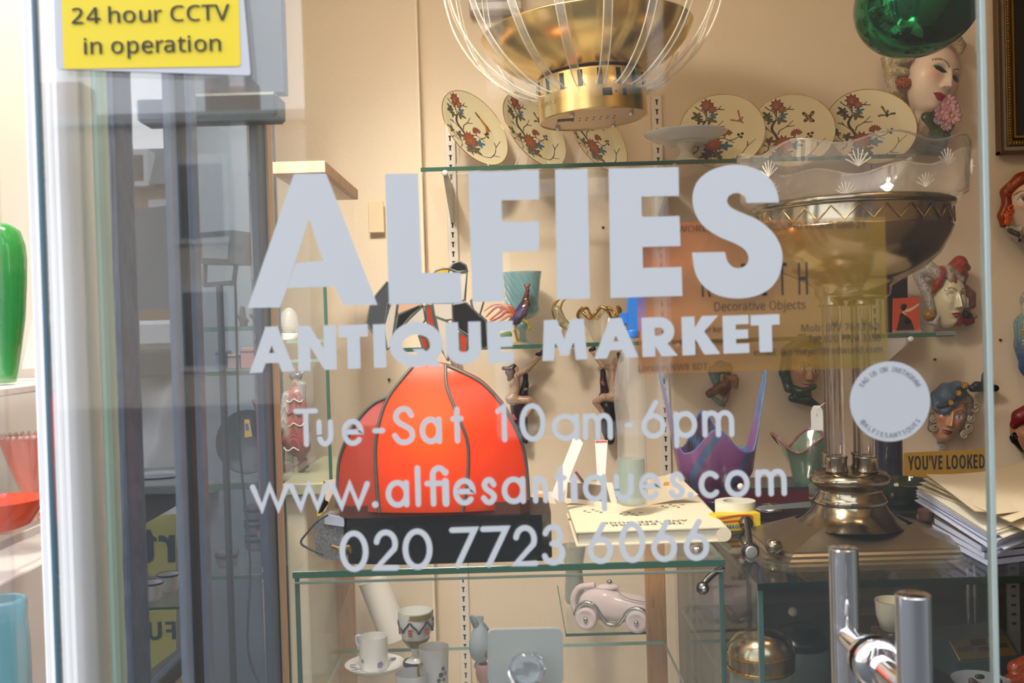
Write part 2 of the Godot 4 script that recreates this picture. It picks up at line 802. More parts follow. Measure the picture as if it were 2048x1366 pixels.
# ================================================================ the room
func shell() -> void:
	var paint := mat("cream_wall_paint", "e6d5ba", 0.55, {"bump": noise_tex(256, 0.09, 5), "depth": 0.04, "tri": 5.0})
	var left_x := -0.95
	var g := G.new()
	g.box(Vector3(0.575, 1.45, -WALL - 0.06), Vector3(3.05, 3.1, 0.12))
	var wb := struct("wall_back", "cream painted back wall carrying the glass shelves and face masks", g, paint)
	g = G.new()
	var x1 := at(840, 300, WALL - 0.05).x
	g.box(Vector3((x1 - 0.949) / 2.0, 1.45, -WALL + 0.024), Vector3(x1 + 0.949, 3.0, 0.05), 0.004)
	part(wb, "shallow_pier", g, paint)
	g = G.new()
	g.tube(PackedVector3Array([Vector3(x1, 0.05, -WALL + 0.045), Vector3(x1, 2.88, -WALL + 0.045)]), 0.005, 8)
	part(wb, "corner_bead", g, mat("bead_paint", "f4e6cc", 0.4))
	g = G.new()
	var a := at(737, 404, WALL - 0.06)
	var b := at(770, 466, WALL - 0.06)
	g.box((a + b) / 2.0 + Vector3(0, 0, 0.012), Vector3(b.x - a.x, a.y - b.y, 0.006), 0.002)
	part(wb, "blanking_plate", g, mat("plate_paint", "e4cda8", 0.5))
	for p in [[1206, 455], [1870, 719], [2001, 680], [778, 759], [955, 126]]:
		g = G.new()
		g.xf = Transform3D(Basis(Vector3.RIGHT, PI / 2), at(p[0], p[1], WALL - 0.003 if p[0] > 840 else WALL - 0.055))
		g.lathe([Vector2(0, -0.003), Vector2(0.004, -0.003), Vector2(0.004, -0.003), Vector2(0.004, 0.0015), Vector2(0.002, 0.003), Vector2(0, 0.003)], 10)
		part(wb, "screw", g, mat("old_screw", "4a3c2c", 0.6))
	g = G.new()
	g.box(Vector3(1.96, 1.45, -1.95), Vector3(0.12, 3.1, 2.3))
	struct("wall_right", "unseen side wall of the shop, dark brown to darken metal reflections", g, mat("dark_reflected_brown", "5c4c3c", 0.5))  # out of view; its dark tone shapes what the metals reflect
	# side wall, opened to show the street reflection built beyond it
	g = G.new()
	g.box(Vector3(left_x - 0.015, 0.2, -2.05), Vector3(0.03, 0.6, 2.1))
	g.box(Vector3(left_x - 0.015, 2.65, -2.05), Vector3(0.03, 0.7, 2.1))
	g.box(Vector3(left_x - 0.015, 1.4, -1.72), Vector3(0.03, 1.8, 0.7))
	g.box(Vector3(left_x - 0.015, 1.4, -3.07), Vector3(0.03, 1.8, 0.2))
	struct("wall_left", "side wall of the shop opened toward the built street reflection", g, mat("side_wall_paint", "d9d4ca", 0.6))
	g = G.new()
	g.box(Vector3(0.5, -0.06, -2.0), Vector3(3.1, 0.12, 2.2))
	struct("floor", "unseen pale timber shop floor bouncing light upward", g, wood("floor_wood", "c6b8a2", "d0c4b0", "b8aa92"))  # out of view, kept pale to bounce light onto the low wall
	g = G.new()
	g.box(Vector3(0.5, 2.96, -2.0), Vector3(3.1, 0.12, 2.2))
	struct("ceiling", "cream painted shop ceiling", g, mat("ceiling_paint", "efe6d6", 0.7))
	g = G.new()
	g.box(Vector3(1.36, 1.45, -1.05), Vector3(1.32, 3.1, 0.14))
	g.box(Vector3(-0.16, 2.6, -1.05), Vector3(1.72, 0.7, 0.14))
	var wf := struct("wall_front", "unseen shop front wall over and beside the glass door, blocking daylight", g, mat("front_paint", "58615c", 0.5))  # out of view, closed beside the door to hold daylight back
	g = G.new()
	g.box(Vector3(1.36, 1.45, -1.125), Vector3(1.3, 2.9, 0.008))
	g.box(Vector3(-0.16, 2.58, -1.125), Vector3(1.7, 0.6, 0.008))
	part(wf, "unseen_pale_lining", g, paint)  # pale inside face, out of view, placed to brighten the brass reflections


# ================================================================ the street
func street() -> void:
	var g := G.new()
	g.box(Vector3(0, -0.22, 5), Vector3(90, 0.2, 70))
	struct("ground", "street paving coloured dark for the shade before the door", g, mat("paving", "4a4a4b", 0.8, {"tex": noise_tex(256, 0.05, 9, ramp("b8b6b2", "e8e6e2")), "tri": 0.6}))  # dark colour stands for shade in front of the door
	# out of view across the road, placed to shape the pane reflections
	pale_terrace()
	var t := thing("unseen_brick_building", "unseen dark brown brick building across the road, darkening the door reflections", "building", Vector3(7.6, -0.12, 6.5))
	g = G.new()
	g.box(Vector3(0, 3.3, 1), Vector3(18.6, 6.6, 2))
	part(t, "wall", g, mat("dark_brick", "5a4436", 0.8, {"tex": noise_tex(128, 0.1, 4, ramp("c8b8a8", "ffffff")), "tri": 1.0}))
	for k in 4:
		for j in 2:
			g = G.new()
			g.box(Vector3(-7 + k * 4.4, 1.7 + j * 2.9, 0.0), Vector3(1.5, 2.2, 0.16), 0.03)
			var w := part(t, "window", g, mat("sash_white", "d8d8d4", 0.5))
			g = G.new()
			g.box(Vector3(-7 + k * 4.4, 1.7 + j * 2.9, -0.09), Vector3(1.2, 1.9, 0.03))
			part(w, "pane", g, mat("dark_pane", "20262c", 0.08))
	# street reflection built as real things beyond the narrow window
	var o := at(312, 560, 22.0)
	o.y = -0.12
	t = thing("corner_house", "yellow brick house with slate roof in the built street reflection", "building", o)
	g = G.new()
	var top := at(312, 372, 22.0).y + 0.12
	g.box(Vector3(0, top / 2, -1.5), Vector3(5.0, top, 3.0))
	part(t, "wall", g, mat("yellow_brick", "b79a80", 0.8, {"tex": noise_tex(128, 0.2, 4, ramp("c8b8a8", "ffffff")), "tri": 0.8}))
	g = G.new()
	var ridge := at(312, 292, 22.0).y + 0.12
	g.xf = Transform3D(Basis(Vector3.UP, PI / 2), Vector3(2.6, 0, -1.5))
	g.prism(PackedVector2Array([Vector2(-1.8, top), Vector2(1.8, top), Vector2(1.2, ridge), Vector2(-1.2, ridge)]), -5.4, 0.0)
	part(t, "roof", g, mat("slate", "6b7580", 0.6))
	g = G.new()
	g.box(Vector3(-0.25, top + 0.35, 0.1), Vector3(0.55, 0.8, 0.5), 0.02)
	var w2 := part(t, "dormer_window", g, mat("dormer_white", "cfd6dc", 0.5))
	g = G.new()
	g.box(Vector3(-0.25, top + 0.35, 0.36), Vector3(0.36, 0.55, 0.02))
	part(w2, "pane", g, mat("dark_pane", "20262c", 0.08))
	g = G.new()
	g.tube(PackedVector3Array([Vector3(0.1, ridge - 0.1, -0.6), Vector3(0.1, ridge + 0.55, -0.6)]), 0.03, 6)
	part(t, "aerial", g, mat("dark_iron", "3a3f44", 0.5))
	g = G.new()
	g.box(Vector3(0.15, top - 0.6, 0.03), Vector3(0.5, 0.6, 0.08), 0.02)
	part(t, "window", g, mat("dormer_white", "cfd6dc", 0.5))
	# market stall
	o = at(312, 700, 8.0)
	o.y = -0.12
	t = thing("market_stall", "market stall under a slate blue canopy beyond the narrow window", "market stall", o)
	var yt := at(312, 425, 8.0).y - o.y
	var yb := at(312, 622, 8.0).y - o.y
	var rows := []
	for k in 5:
		var row := PackedVector3Array()
		for j in 25:
			var x := -0.9 + 1.8 * j / 24.0
			row.append(Vector3(x, lerpf(yt + 0.09 * x / 0.9, yb, k / 4.0), 0.25 + 0.03 * sin(j * 1.7) * (k / 4.0) + 0.25 * k / 4.0))
		rows.append(row)
	g = G.new()
	g.grid(rows)
	part(t, "canopy", g, mat("canopy_cloth", "5f6d7a", 0.8))
	for s in [-0.85, 0.85]:
		g = G.new()
		g.tube(PackedVector3Array([Vector3(s, 0, 0.2), Vector3(s, yt, 0.2)]), 0.02, 8)
		part(t, "pole", g, mat("dark_iron", "3a3f44", 0.5))
	g = G.new()
	g.box(Vector3(0, at(312, 668, 8.0).y - o.y, 0.3), Vector3(1.8, 0.2, 0.6), 0.03)
	part(t, "counter_roll", g, mat("white_tarp", "e6e8ec", 0.5))
	rows = []
	var y0 := at(312, 745, 8.0).y - o.y
	for k in 9:
		var row := PackedVector3Array()
		for j in 41:
			var x := -0.9 + 1.8 * j / 40.0
			row.append(Vector3(x, lerpf(y0, 0.02, k / 8.0), 0.6 + 0.07 * sin(j * 0.5 + k * 0.9 + sin(j * 0.23) * 2.0) + 0.05 * sin(k * 2.3 - j * 0.3)))
		rows.append(row)
	g = G.new()
	g.grid(rows)
	part(t, "plastic_sheet", g, mat("plastic_sheet", "e4e7ec", 0.25))
	g = G.new()
	g.box(Vector3(0.0, at(312, 722, 8.0).y - o.y, 0.62), Vector3(1.7, 0.2, 0.3), 0.02)
	part(t, "crate", g, mat("dark_crate", "4c535b", 0.7))


func pale_terrace() -> void:
	var t := thing("pale_terrace", "pale terraced house with chimneys far across the road", "building", Vector3(-14.5, -0.12, 20))
	var g := G.new()
	g.box(Vector3(0, 3.1, 2), Vector3(20, 6.2, 4))
	part(t, "wall", g, mat("pale_brick", "d9cdbd", 0.8))
	g = G.new()
	g.box(Vector3(0, 6.3, 2), Vector3(20.4, 0.25, 4.4), 0.03)
	part(t, "cornice", g, mat("sash_white", "d8d8d4", 0.5))
	for k in 5:
		g = G.new()
		g.box(Vector3(-8 + k * 4.0, 7.0, 2), Vector3(1.1, 1.2, 0.9), 0.03)
		part(t, "chimney", g, mat("chimney_brick", "c2a48e", 0.8))
		for j in 2:
			g = G.new()
			g.box(Vector3(-8.2 + k * 4.0, 1.7 + j * 2.8, -0.02), Vector3(1.2, 1.9, 0.12), 0.02)
			var w := part(t, "window", g, mat("sash_white", "d8d8d4", 0.5))
			g = G.new()
			g.box(Vector3(-8.2 + k * 4.0, 1.7 + j * 2.8, -0.09), Vector3(0.95, 1.6, 0.03))
			part(w, "pane", g, mat("grey_pane", "59636c", 0.1))


# ================================================================ the entrance beside the door
func upright(px0: float, px1: float, d: float, depth: float, bevel := 0.004) -> G:
	var g := G.new()
	var a := at(px0, 683, d).x
	var b := at(px1, 683, d + depth).x
	g.box(Vector3((a + b) / 2, 1.35, -d - depth / 2), Vector3(b - a, 2.7, depth), bevel)
	return g


func entrance() -> void:
	# rounded white pillar, with shallow flutes
	var a := at(93, 683, 1.16).x
	var b := at(199, 683, 1.2).x
	var prof := PackedVector2Array()
	for k in 49:
		var t := k / 48.0
		prof.append(Vector2(lerpf(a, b, t), -1.12 - 0.012 * pow(absf(t * 2 - 1), 9.0) - 0.0007 * sin(t * 34.0) - 0.0003 * sin(t * 83.0)))
	prof.append(Vector2(b, -1.2))
	prof.append(Vector2(a, -1.2))
	var g := G.new()
	var rows := [PackedVector3Array(), PackedVector3Array()]
	for p in prof:
		rows[0].append(Vector3(p.x, 0, p.y))
		rows[1].append(Vector3(p.x, 2.7, p.y))
	g.grid(rows, true)
	struct("trim_1", "white fluted plaster pillar next to the glass edge", g, mat("pillar_plaster", "fbf9f8", 0.5))
	struct("trim_2", "pale green painted timber strip beside the white pillar", upright(196, 236, 1.17, 0.03, 0.004), mat("green_paint", "b8d2bb", 0.5))
	# old dark post: knotty, thickly painted, edges uneven
	var x0 := at(229, 683, 1.12).x
	var x1 := at(281, 683, 1.17).x
	var n := FastNoiseLite.new()
	n.seed = 12
	n.frequency = 9.0
	rows = []
	for k in 91:
		var y := 2.7 * k / 90.0
		var row := PackedVector3Array()
		for j in 28:
			var ang := TAU * j / 28.0
			var c := Vector2(cos(ang), sin(ang))
			c = c / maxf(absf(c.x), absf(c.y)) * 0.93
			var w := 1.0 + 0.055 * n.get_noise_2d(y * 1.3, j * 0.05) + 0.04 * n.get_noise_2d(y * 5.0, c.x + 7 + c.y)
			row.append(Vector3((x0 + x1) / 2 + c.x * (x1 - x0) / 2 * w, y, -1.145 + c.y * 0.028 * w))
		rows.append(row)
	g = G.new()
	g.grid(rows, true)
	struct("trim_3", "dark blue grey knotty timber post with dented thick paint", g, mat("dark_post_paint", "434957", 0.45, {"bump": noise_tex(256, 0.03, 8), "depth": 0.3, "tri": 2.0}))
	struct("trim_4", "grey timber mullion next to the dark seam", upright(340, 367, 1.22, 0.03, 0.006), mat("grey_mullion", "7e8798", 0.55, {"bump": noise_tex(256, 0.03, 8), "depth": 0.2, "tri": 2.0}))
	struct("trim_5", "black sunken seam between two grey timbers", upright(360, 386, 1.262, 0.02, 0.0), mat("black_gap", "15130f", 0.7))
	struct("trim_6", "second grey timber upright beside the dark seam", upright(384, 410, 1.24, 0.03, 0.005), mat("grey_timber", "626b7a", 0.6, {"bump": noise_tex(256, 0.03, 18), "depth": 0.2, "tri": 2.0}))
	struct("trim_7", "dark grey inner door post with a tan edge", upright(506, 548, 1.5, 0.06, 0.004), mat("inner_post", "58626f", 0.5))
	struct("trim_8", "thin tan timber edge of the inner door post", upright(545, 555, 1.53, 0.03, 0.002), mat("tan_edge", "b99a72", 0.5))
	var p := at(345, 236, 1.42)
	var q := at(549, 178, 1.42)
	g = G.new()
	g.box(Vector3((p.x + q.x) / 2, (p.y + q.y) / 2, -1.46), Vector3(q.x - p.x, q.y - p.y, 0.06), 0.005)
	struct("trim_9", "dark green transom bar over the grey glazed bay", g, mat("dark_green_paint", "333d3b", 0.45))
	g = G.new()
	p = at(345, 178, 1.44)
	q = at(549, -60, 1.44)
	g.box(Vector3((p.x + q.x) / 2, (p.y + q.y) / 2, -1.49), Vector3(q.x - p.x, q.y - p.y, 0.03))
	struct("trim_10", "grey boarded fanlight above the dark green transom", g, mat("fanlight_grey", "626b76", 0.6))
	g = G.new()
	p = at(270, 243, 1.32)
	q = at(350, 190, 1.32)
	g.box(Vector3((p.x + q.x) / 2, (p.y + q.y) / 2, -1.35), Vector3(q.x - p.x, q.y - p.y, 0.05), 0.004)
	struct("trim_11", "grey cross bar of the narrow side window", g, mat("grey_timber", "626b7a", 0.6))
	# grey back partition of the bay
	g = G.new()
	p = at(378, 683, 2.25)
	q = at(556, 683, 2.25)
	g.box(Vector3((p.x + q.x) / 2, 1.4, -2.27), Vector3(q.x - p.x, 2.8, 0.03))
	struct("wall_partition", "blue grey partition behind the glazed bay", g, mat("grey_partition", "6f7e90", 0.5))
	g = G.new()
	p = at(384, 683, 1.45)
	q = at(510, 683, 1.45)
	g.box(Vector3((p.x + q.x) / 2, 1.2, -1.45), Vector3(q.x - p.x, 2.4, 0.006))
	struct("window_2", "grey tinted pane of the bay beside the door", g, glass("grey_tint", "6f7883", 0.14))
	# window standing in for the street reflection in the glass
	var t := Node3D.new()
	t.name = "window_3"
	add_child(t)
	t.set_meta("kind", "structure")
	tag(t, "narrow side window standing in for the street reflection", "window")
	g = G.new()
	for z in [-2.1, -2.945]:
		g.box(Vector3(-0.965, 1.4, z), Vector3(0.03, 1.8, 0.05), 0.004)
	for y in [0.52, 2.28]:
		g.box(Vector3(-0.965, y, -2.52), Vector3(0.03, 0.05, 0.8), 0.004)
	part(t, "frame", g, mat("grey_timber", "626b7a", 0.6))
	g = G.new()
	g.box(Vector3(-0.968, 1.4, -2.52), Vector3(0.004, 1.74, 0.8))
	part(t, "pane", g, glass("reflection_dimming_pane", "4a535c", 0.52))  # dark tint lowers the built street to the brightness of a reflection


# ================================================================ the glass door
func door() -> void:
	var x0 := at(86, 683, DOOR).x
	var x1 := at(1986, 683, DOOR).x
	var t := Node3D.new()
	t.name = "door_1"
	add_child(t)
	t.position = Vector3(x0, 0, -DOOR)
	t.set_meta("kind", "structure")
	tag(t, "frameless glass shop door with a chrome pull handle", "door")
	var g := G.new()
	g.box(Vector3((x1 - x0) / 2, 1.15, -0.005), Vector3(x1 - x0 - 0.012, 2.26, 0.01))
	part(t, "pane", g, glass("door_glass", "dfeae6", 0.006))
	g = G.new()
	g.box(Vector3(x1 - x0 - 0.003, 1.15, -0.005), Vector3(0.006, 2.26, 0.0101), 0.001)
	part(t, "polished_edge", g, mat("lit_glass_edge", "a2aca6", 0.2), Vector3.ZERO, "polished edge of the door glass painted pale green for its glow")  # pale colour stands for light gathered in the glass edge
	g = G.new()
	g.box(Vector3(0.0018, 1.15, -0.005), Vector3(0.0036, 2.26, 0.0101), 0.0008)
	part(t, "polished_edge", g, mat("dark_glass_edge", "4e6c7c", 0.25), Vector3.ZERO, "dark blue green polished edge of the door glass")
	# pull handle: a bar outside, a bar inside, joined through the glass
	var chrome := mat("chrome", "e6e6ea", 0.07, {"metal": 1.0})
	var hx := at(1691, 1230, 1.095).x - x0 - 0.0005
	var top := at(1690, 1095, 1.095).y
	var hole := at(1690, 1268, 1.095).y
	for z in [0.095, -0.095]:
		g = G.new()
		g.lathe([Vector2(0, top), Vector2(0.0145, top), Vector2(0.0157, top - 0.0012), Vector2(0.0157, top - 0.0012), Vector2(0.0157, top - 0.6), Vector2(0.0157, top - 0.6), Vector2(0, top - 0.6)], 40)
		part(t, "pull_bar", g, chrome, Vector3(hx, 0, z))
	for y in [hole, hole - 0.42]:
		g = G.new()
		g.xf = Transform3D(Basis(Vector3.RIGHT, PI / 2), Vector3(hx, y, 0))
		g.lathe([Vector2(0, -0.1), Vector2(0.0125, -0.1), Vector2(0.0125, 0.0), Vector2(0.0125, 0.09), Vector2(0, 0.09)], 32)
		part(t, "standoff", g, chrome)
		for s in [0.0, -0.010]:
			g = G.new()
			g.xf = Transform3D(Basis(Vector3.RIGHT, PI / 2), Vector3(hx, y, s))
			var q := 1.0 if s == 0.0 else -1.0
			g.lathe([Vector2(0.0126, 0.0), Vector2(0.025, 0.0), Vector2(0.025, 0.0), Vector2(0.025, q * 0.006), Vector2(0.023, q * 0.009), Vector2(0.0185, q * 0.0125), Vector2(0.0126, q * 0.0135)], 36)
			part(t, "collar", g, chrome)
	# frosted lock plate with a faceted glass knob
	g = G.new()
	g.prism(rounded(flat([[975, 1367], [975, 1257], [1125, 1254], [1127, 1367]], DOOR, t.position), 0.008), 0.0, 0.004)
	part(t, "lock_plate", g, mat("frosted_plate", "92958f", 0.35, {"alpha": 0.86}), Vector3(0, -0.03, 0) * 0.0)
	g = G.new()
	var kp := at(1053, 1328, DOOR) - t.position
	g.xf = Transform3D(Basis(Vector3.RIGHT, PI / 2), kp + Vector3(0, 0, 0.004))
	g.lathe([Vector2(0, 0), Vector2(0.012, 0), Vector2(0.012, 0.006), Vector2(0.019, 0.012), Vector2(0.0185, 0.02), Vector2(0.012, 0.026), Vector2(0, 0.027)], 10)
	part(t, "knob", g, mat("knob_glass", "f4f8fa", 0.03, {"solid": 0.05, "alpha": 0.05}))


func rounded(p: PackedVector2Array, r: float, n := 6) -> PackedVector2Array:
	var out := PackedVector2Array()
	var m := p.size()
	for k in m:
		var b := p[k]
		var a := b + (p[(k - 1 + m) % m] - b).normalized() * r
		var c := b + (p[(k + 1) % m] - b).normalized() * r
		for s in n + 1:
			var t := float(s) / n
			out.append(a.lerp(b, t).lerp(b.lerp(c, t), t))
	return out


# ================================================================ vinyl lettering
func vinyl() -> StandardMaterial3D:
	return mat("pale_vinyl", "bcbdbf", 0.5)


func vinyl_line(called: String, label: String, p: Vector3) -> Node3D:
	return thing(called, label, "lettering", p, "")


func lettering() -> void:
	var z := -DOOR + 0.0012
	# shop name, traced letter by letter
	var o := at(1030, 470, DOOR)
	o.z = z
	var t := vinyl_line("shop_name_lettering", "largest white vinyl lettering ALFIES across the glass door", o)
	var shapes := {
		"A": [[[495, 616], [588, 348], [652, 347], [618, 437], [574, 576], [560, 615]], [[652, 347], [755, 610], [688, 611], [669, 573], [645, 520], [618, 437], [600, 349]], [[574, 576], [592, 526], [647, 521], [669, 573]]],
		"L": [[[770, 348], [836, 347], [846, 608], [778, 609]], [[840, 546], [921, 545], [924, 606], [842, 608]]],
		"F": [[[936, 343], [1002, 342], [1007, 603], [945, 604]], [[994, 342], [1078, 340], [1078, 399], [996, 401]], [[998, 444], [1078, 443], [1078, 502], [1000, 504]]],
		"I": [[[1110, 339], [1175, 338], [1180, 597], [1114, 599]]],
		"E": [[[1217, 337], [1282, 336], [1287, 594], [1221, 596]], [[1274, 336], [1357, 334], [1358, 392], [1276, 393]], [[1277, 434], [1359, 432], [1361, 492], [1279, 494]], [[1280, 536], [1363, 534], [1365, 592], [1281, 594]]],
	}
	for l in ["A", "L", "F", "I", "E"]:
		var g := G.new()
		for q in shapes[l]:
			g.poly(Array(flat(q, DOOR - 0.0012, o)), 0.0)
		part(t, "letter", g, vinyl())
	var g2 := G.new()
	var s := smooth2(Array(flat([[1493, 406], [1489, 393], [1474, 386], [1459, 391], [1454, 403], [1462, 415], [1482, 425], [1514, 439], [1542, 461], [1559, 487], [1565, 515], [1559, 549], [1542, 575], [1514, 591], [1478, 597], [1440, 592], [1410, 575], [1391, 547], [1384, 505]], DOOR - 0.0012, o)), 5)
	s.append_array(smooth2(Array(flat([[1450, 504], [1455, 523], [1466, 534], [1480, 536], [1493, 529], [1497, 515], [1490, 500], [1470, 487], [1437, 473], [1408, 453], [1391, 428], [1385, 399], [1392, 368], [1414, 345], [1448, 332], [1480, 330], [1515, 339], [1541, 359], [1554, 384], [1558, 405]], DOOR - 0.0012, o)), 5))
	g2.prism(s, -0.0002, 0.0002)
	part(t, "letter", g2, vinyl())
	heavy_line()
	var thin := 10.5
	pen_line("opening_hours_lettering", "thin white vinyl lettering giving the opening days and hours", [[592, 894.5], [1470, 874]], 77.0, thin, "Tue-Sat 10am-6pm",
		[588, 638, 634, 667, 684, 728, 745, 771, 783, 832, 840, 884, 902, 928, 992, 1017, 1040, 1092, 1104, 1159, 1166, 1226, 1250, 1266, 1283, 1332, 1348, 1395, 1405, 1469])
	pen_line("web_address_lettering", "thin white vinyl lettering of the web address", [[505, 1024], [1575, 992]], 78.0, 11.0, "www.alfiesantiques.com",
		[501, 580, 578, 659, 660, 741, 744, 757, 772, 819, 831, 842, 850, 894, 886, 898, 907, 952, 962, 995, 1004, 1052, 1066, 1097, 1109, 1135, 1143, 1154, 1166, 1214, 1228, 1268, 1279, 1322, 1338, 1371, 1375, 1388, 1398, 1440, 1450, 1500, 1511, 1574])
	pen_line("telephone_lettering", "thin white vinyl lettering of the telephone number", [[680, 1145], [1420, 1121]], 83.0, 11.5, "020 7723 6066",
		[680, 738, 747, 799, 806, 866, 900, 957, 962, 1020, 1026, 1077, 1085, 1133, 1176, 1227, 1239, 1292, 1303, 1355, 1368, 1419])


func heavy_line() -> void:
	var o := at(1030, 690, DOOR)
	o.z = -DOOR + 0.0012
	var t := vinyl_line("antique_market_lettering", "bold white vinyl lettering ANTIQUE MARKET below the shop name", o)
	var spots := [["A", 499, 590], ["N", 597, 674], ["T", 679, 738], ["I", 748, 773], ["Q", 780, 888], ["U", 893, 964], ["E", 976, 1028],
		["M", 1085, 1175], ["A", 1188, 1277], ["R", 1285, 1356], ["K", 1365, 1441], ["E", 1447, 1499], ["T", 1503, 1561]]
	for sp in spots:
		var l: String = sp[0]
		var xa: float = sp[1]
		var xb: float = sp[2]
		var w := xb - xa
		var s := 26.0 / w
		var base := lerpf(746, 703, (xa - 500) / 1060.0)
		var h := base - lerpf(655, 629, (xa - 500) / 1060.0)
		var put := func(a: Array) -> Array:
			var out := []
			for p in a:
				out.append([xa + p[0] * w - p[1] * h * 0.03, base - (p[0] * w) * 0.04 - p[1] * h])
			return Array(flat(out, DOOR - 0.0012, o))
		var g := G.new()
		var quads := []
		match l:
			"A":
				quads = [[[0, 0], [s, 0], [0.66, 1], [0.38, 1]], [[1 - s, 0], [1, 0], [0.64, 1], [0.36, 1]], [[0.2, 0.2], [0.8, 0.2], [0.72, 0.42], [0.28, 0.42]]]
			"N":
				quads = [[[0, 0], [s * 0.95, 0], [s * 0.95, 1], [0, 1]], [[1 - s * 0.95, 0], [1, 0], [1, 1], [1 - s * 0.95, 1]], [[0, 1], [s * 0.95, 1], [1, 0], [1 - s * 0.95, 0]]]
			"T":
				quads = [[[0, 0.72], [1, 0.72], [1, 1], [0, 1]], [[0.5 - s / 2, 0], [0.5 + s / 2, 0], [0.5 + s / 2, 0.75], [0.5 - s / 2, 0.75]]]
			"I":
				quads = [[[0, 0], [1, 0], [1, 1], [0, 1]]]
			"E":
				quads = [[[0, 0], [s, 0], [s, 1], [0, 1]], [[0, 0], [1, 0], [1, 0.25], [0, 0.25]], [[0, 0.38], [0.97, 0.38], [0.97, 0.62], [0, 0.62]], [[0, 0.76], [1, 0.76], [1, 1], [0, 1]]]
			"M":
				quads = [[[0, 0], [s * 0.9, 0], [s * 1.15, 1], [0.06, 1]], [[1 - s * 0.9, 0], [1, 0], [0.94, 1], [1 - s * 1.15, 1]], [[0.08, 1], [s + 0.06, 1], [0.62, 0.12], [0.42, 0.12]], [[0.92, 1], [0.94 - s, 1], [0.38, 0.12], [0.58, 0.12]]]
			"K":
				quads = [[[0, 0], [s, 0], [s, 1], [0, 1]], [[s * 0.6, 0.5], [s * 1.1, 0.38], [0.97, 1], [0.97 - s * 1.25, 1]], [[s * 0.8, 0.55], [s * 1.6, 0.66], [1.0, 0], [1.0 - s * 1.25, 0]]]
			"R":
				quads = [[[0, 0], [s, 0], [s, 1], [0, 1]], [[s * 0.8, 0.38], [s * 1.8, 0.38], [1.0, 0], [1 - s * 1.25, 0]]]
		for q in quads:
			g.poly(put.call(q), 0.0)
		var strokes := []
		match l:
			"R":
				var r := [[s * 0.5, 0.87]]
				for p in arc2(0.48, 0.635, 0.29, 0.235, 90, -90, 16):
					r.append([p.x, p.y])
				r.append([s * 0.5, 0.4])
				strokes.append(r)
			"Q":
				var r := []
				for p in arc2(0.5, 0.5, 0.5 - s / 2, 0.38, 0, 360, 40):
					r.append([p.x, p.y])
				strokes.append(r)
				g.poly(put.call([[0.42, 0.4], [0.62, 0.4], [1.0, -0.02], [0.72, -0.02]]), 0.0)
			"U":
				var r := [[s * 0.5, 1.0]]
				for p in arc2(0.5, 0.36, 0.5 - s / 2, 0.22, 180, 360, 20):
					r.append([p.x, p.y])
				r.append([1 - s * 0.5, 1.0])
				strokes.append(r)
		for r in strokes:
			g.stroke(PackedVector2Array(put.call(r)), (25.0 if l != "R" else 21.0) * 0.0005, 0.0, false)
		part(t, "letter", g, vinyl())


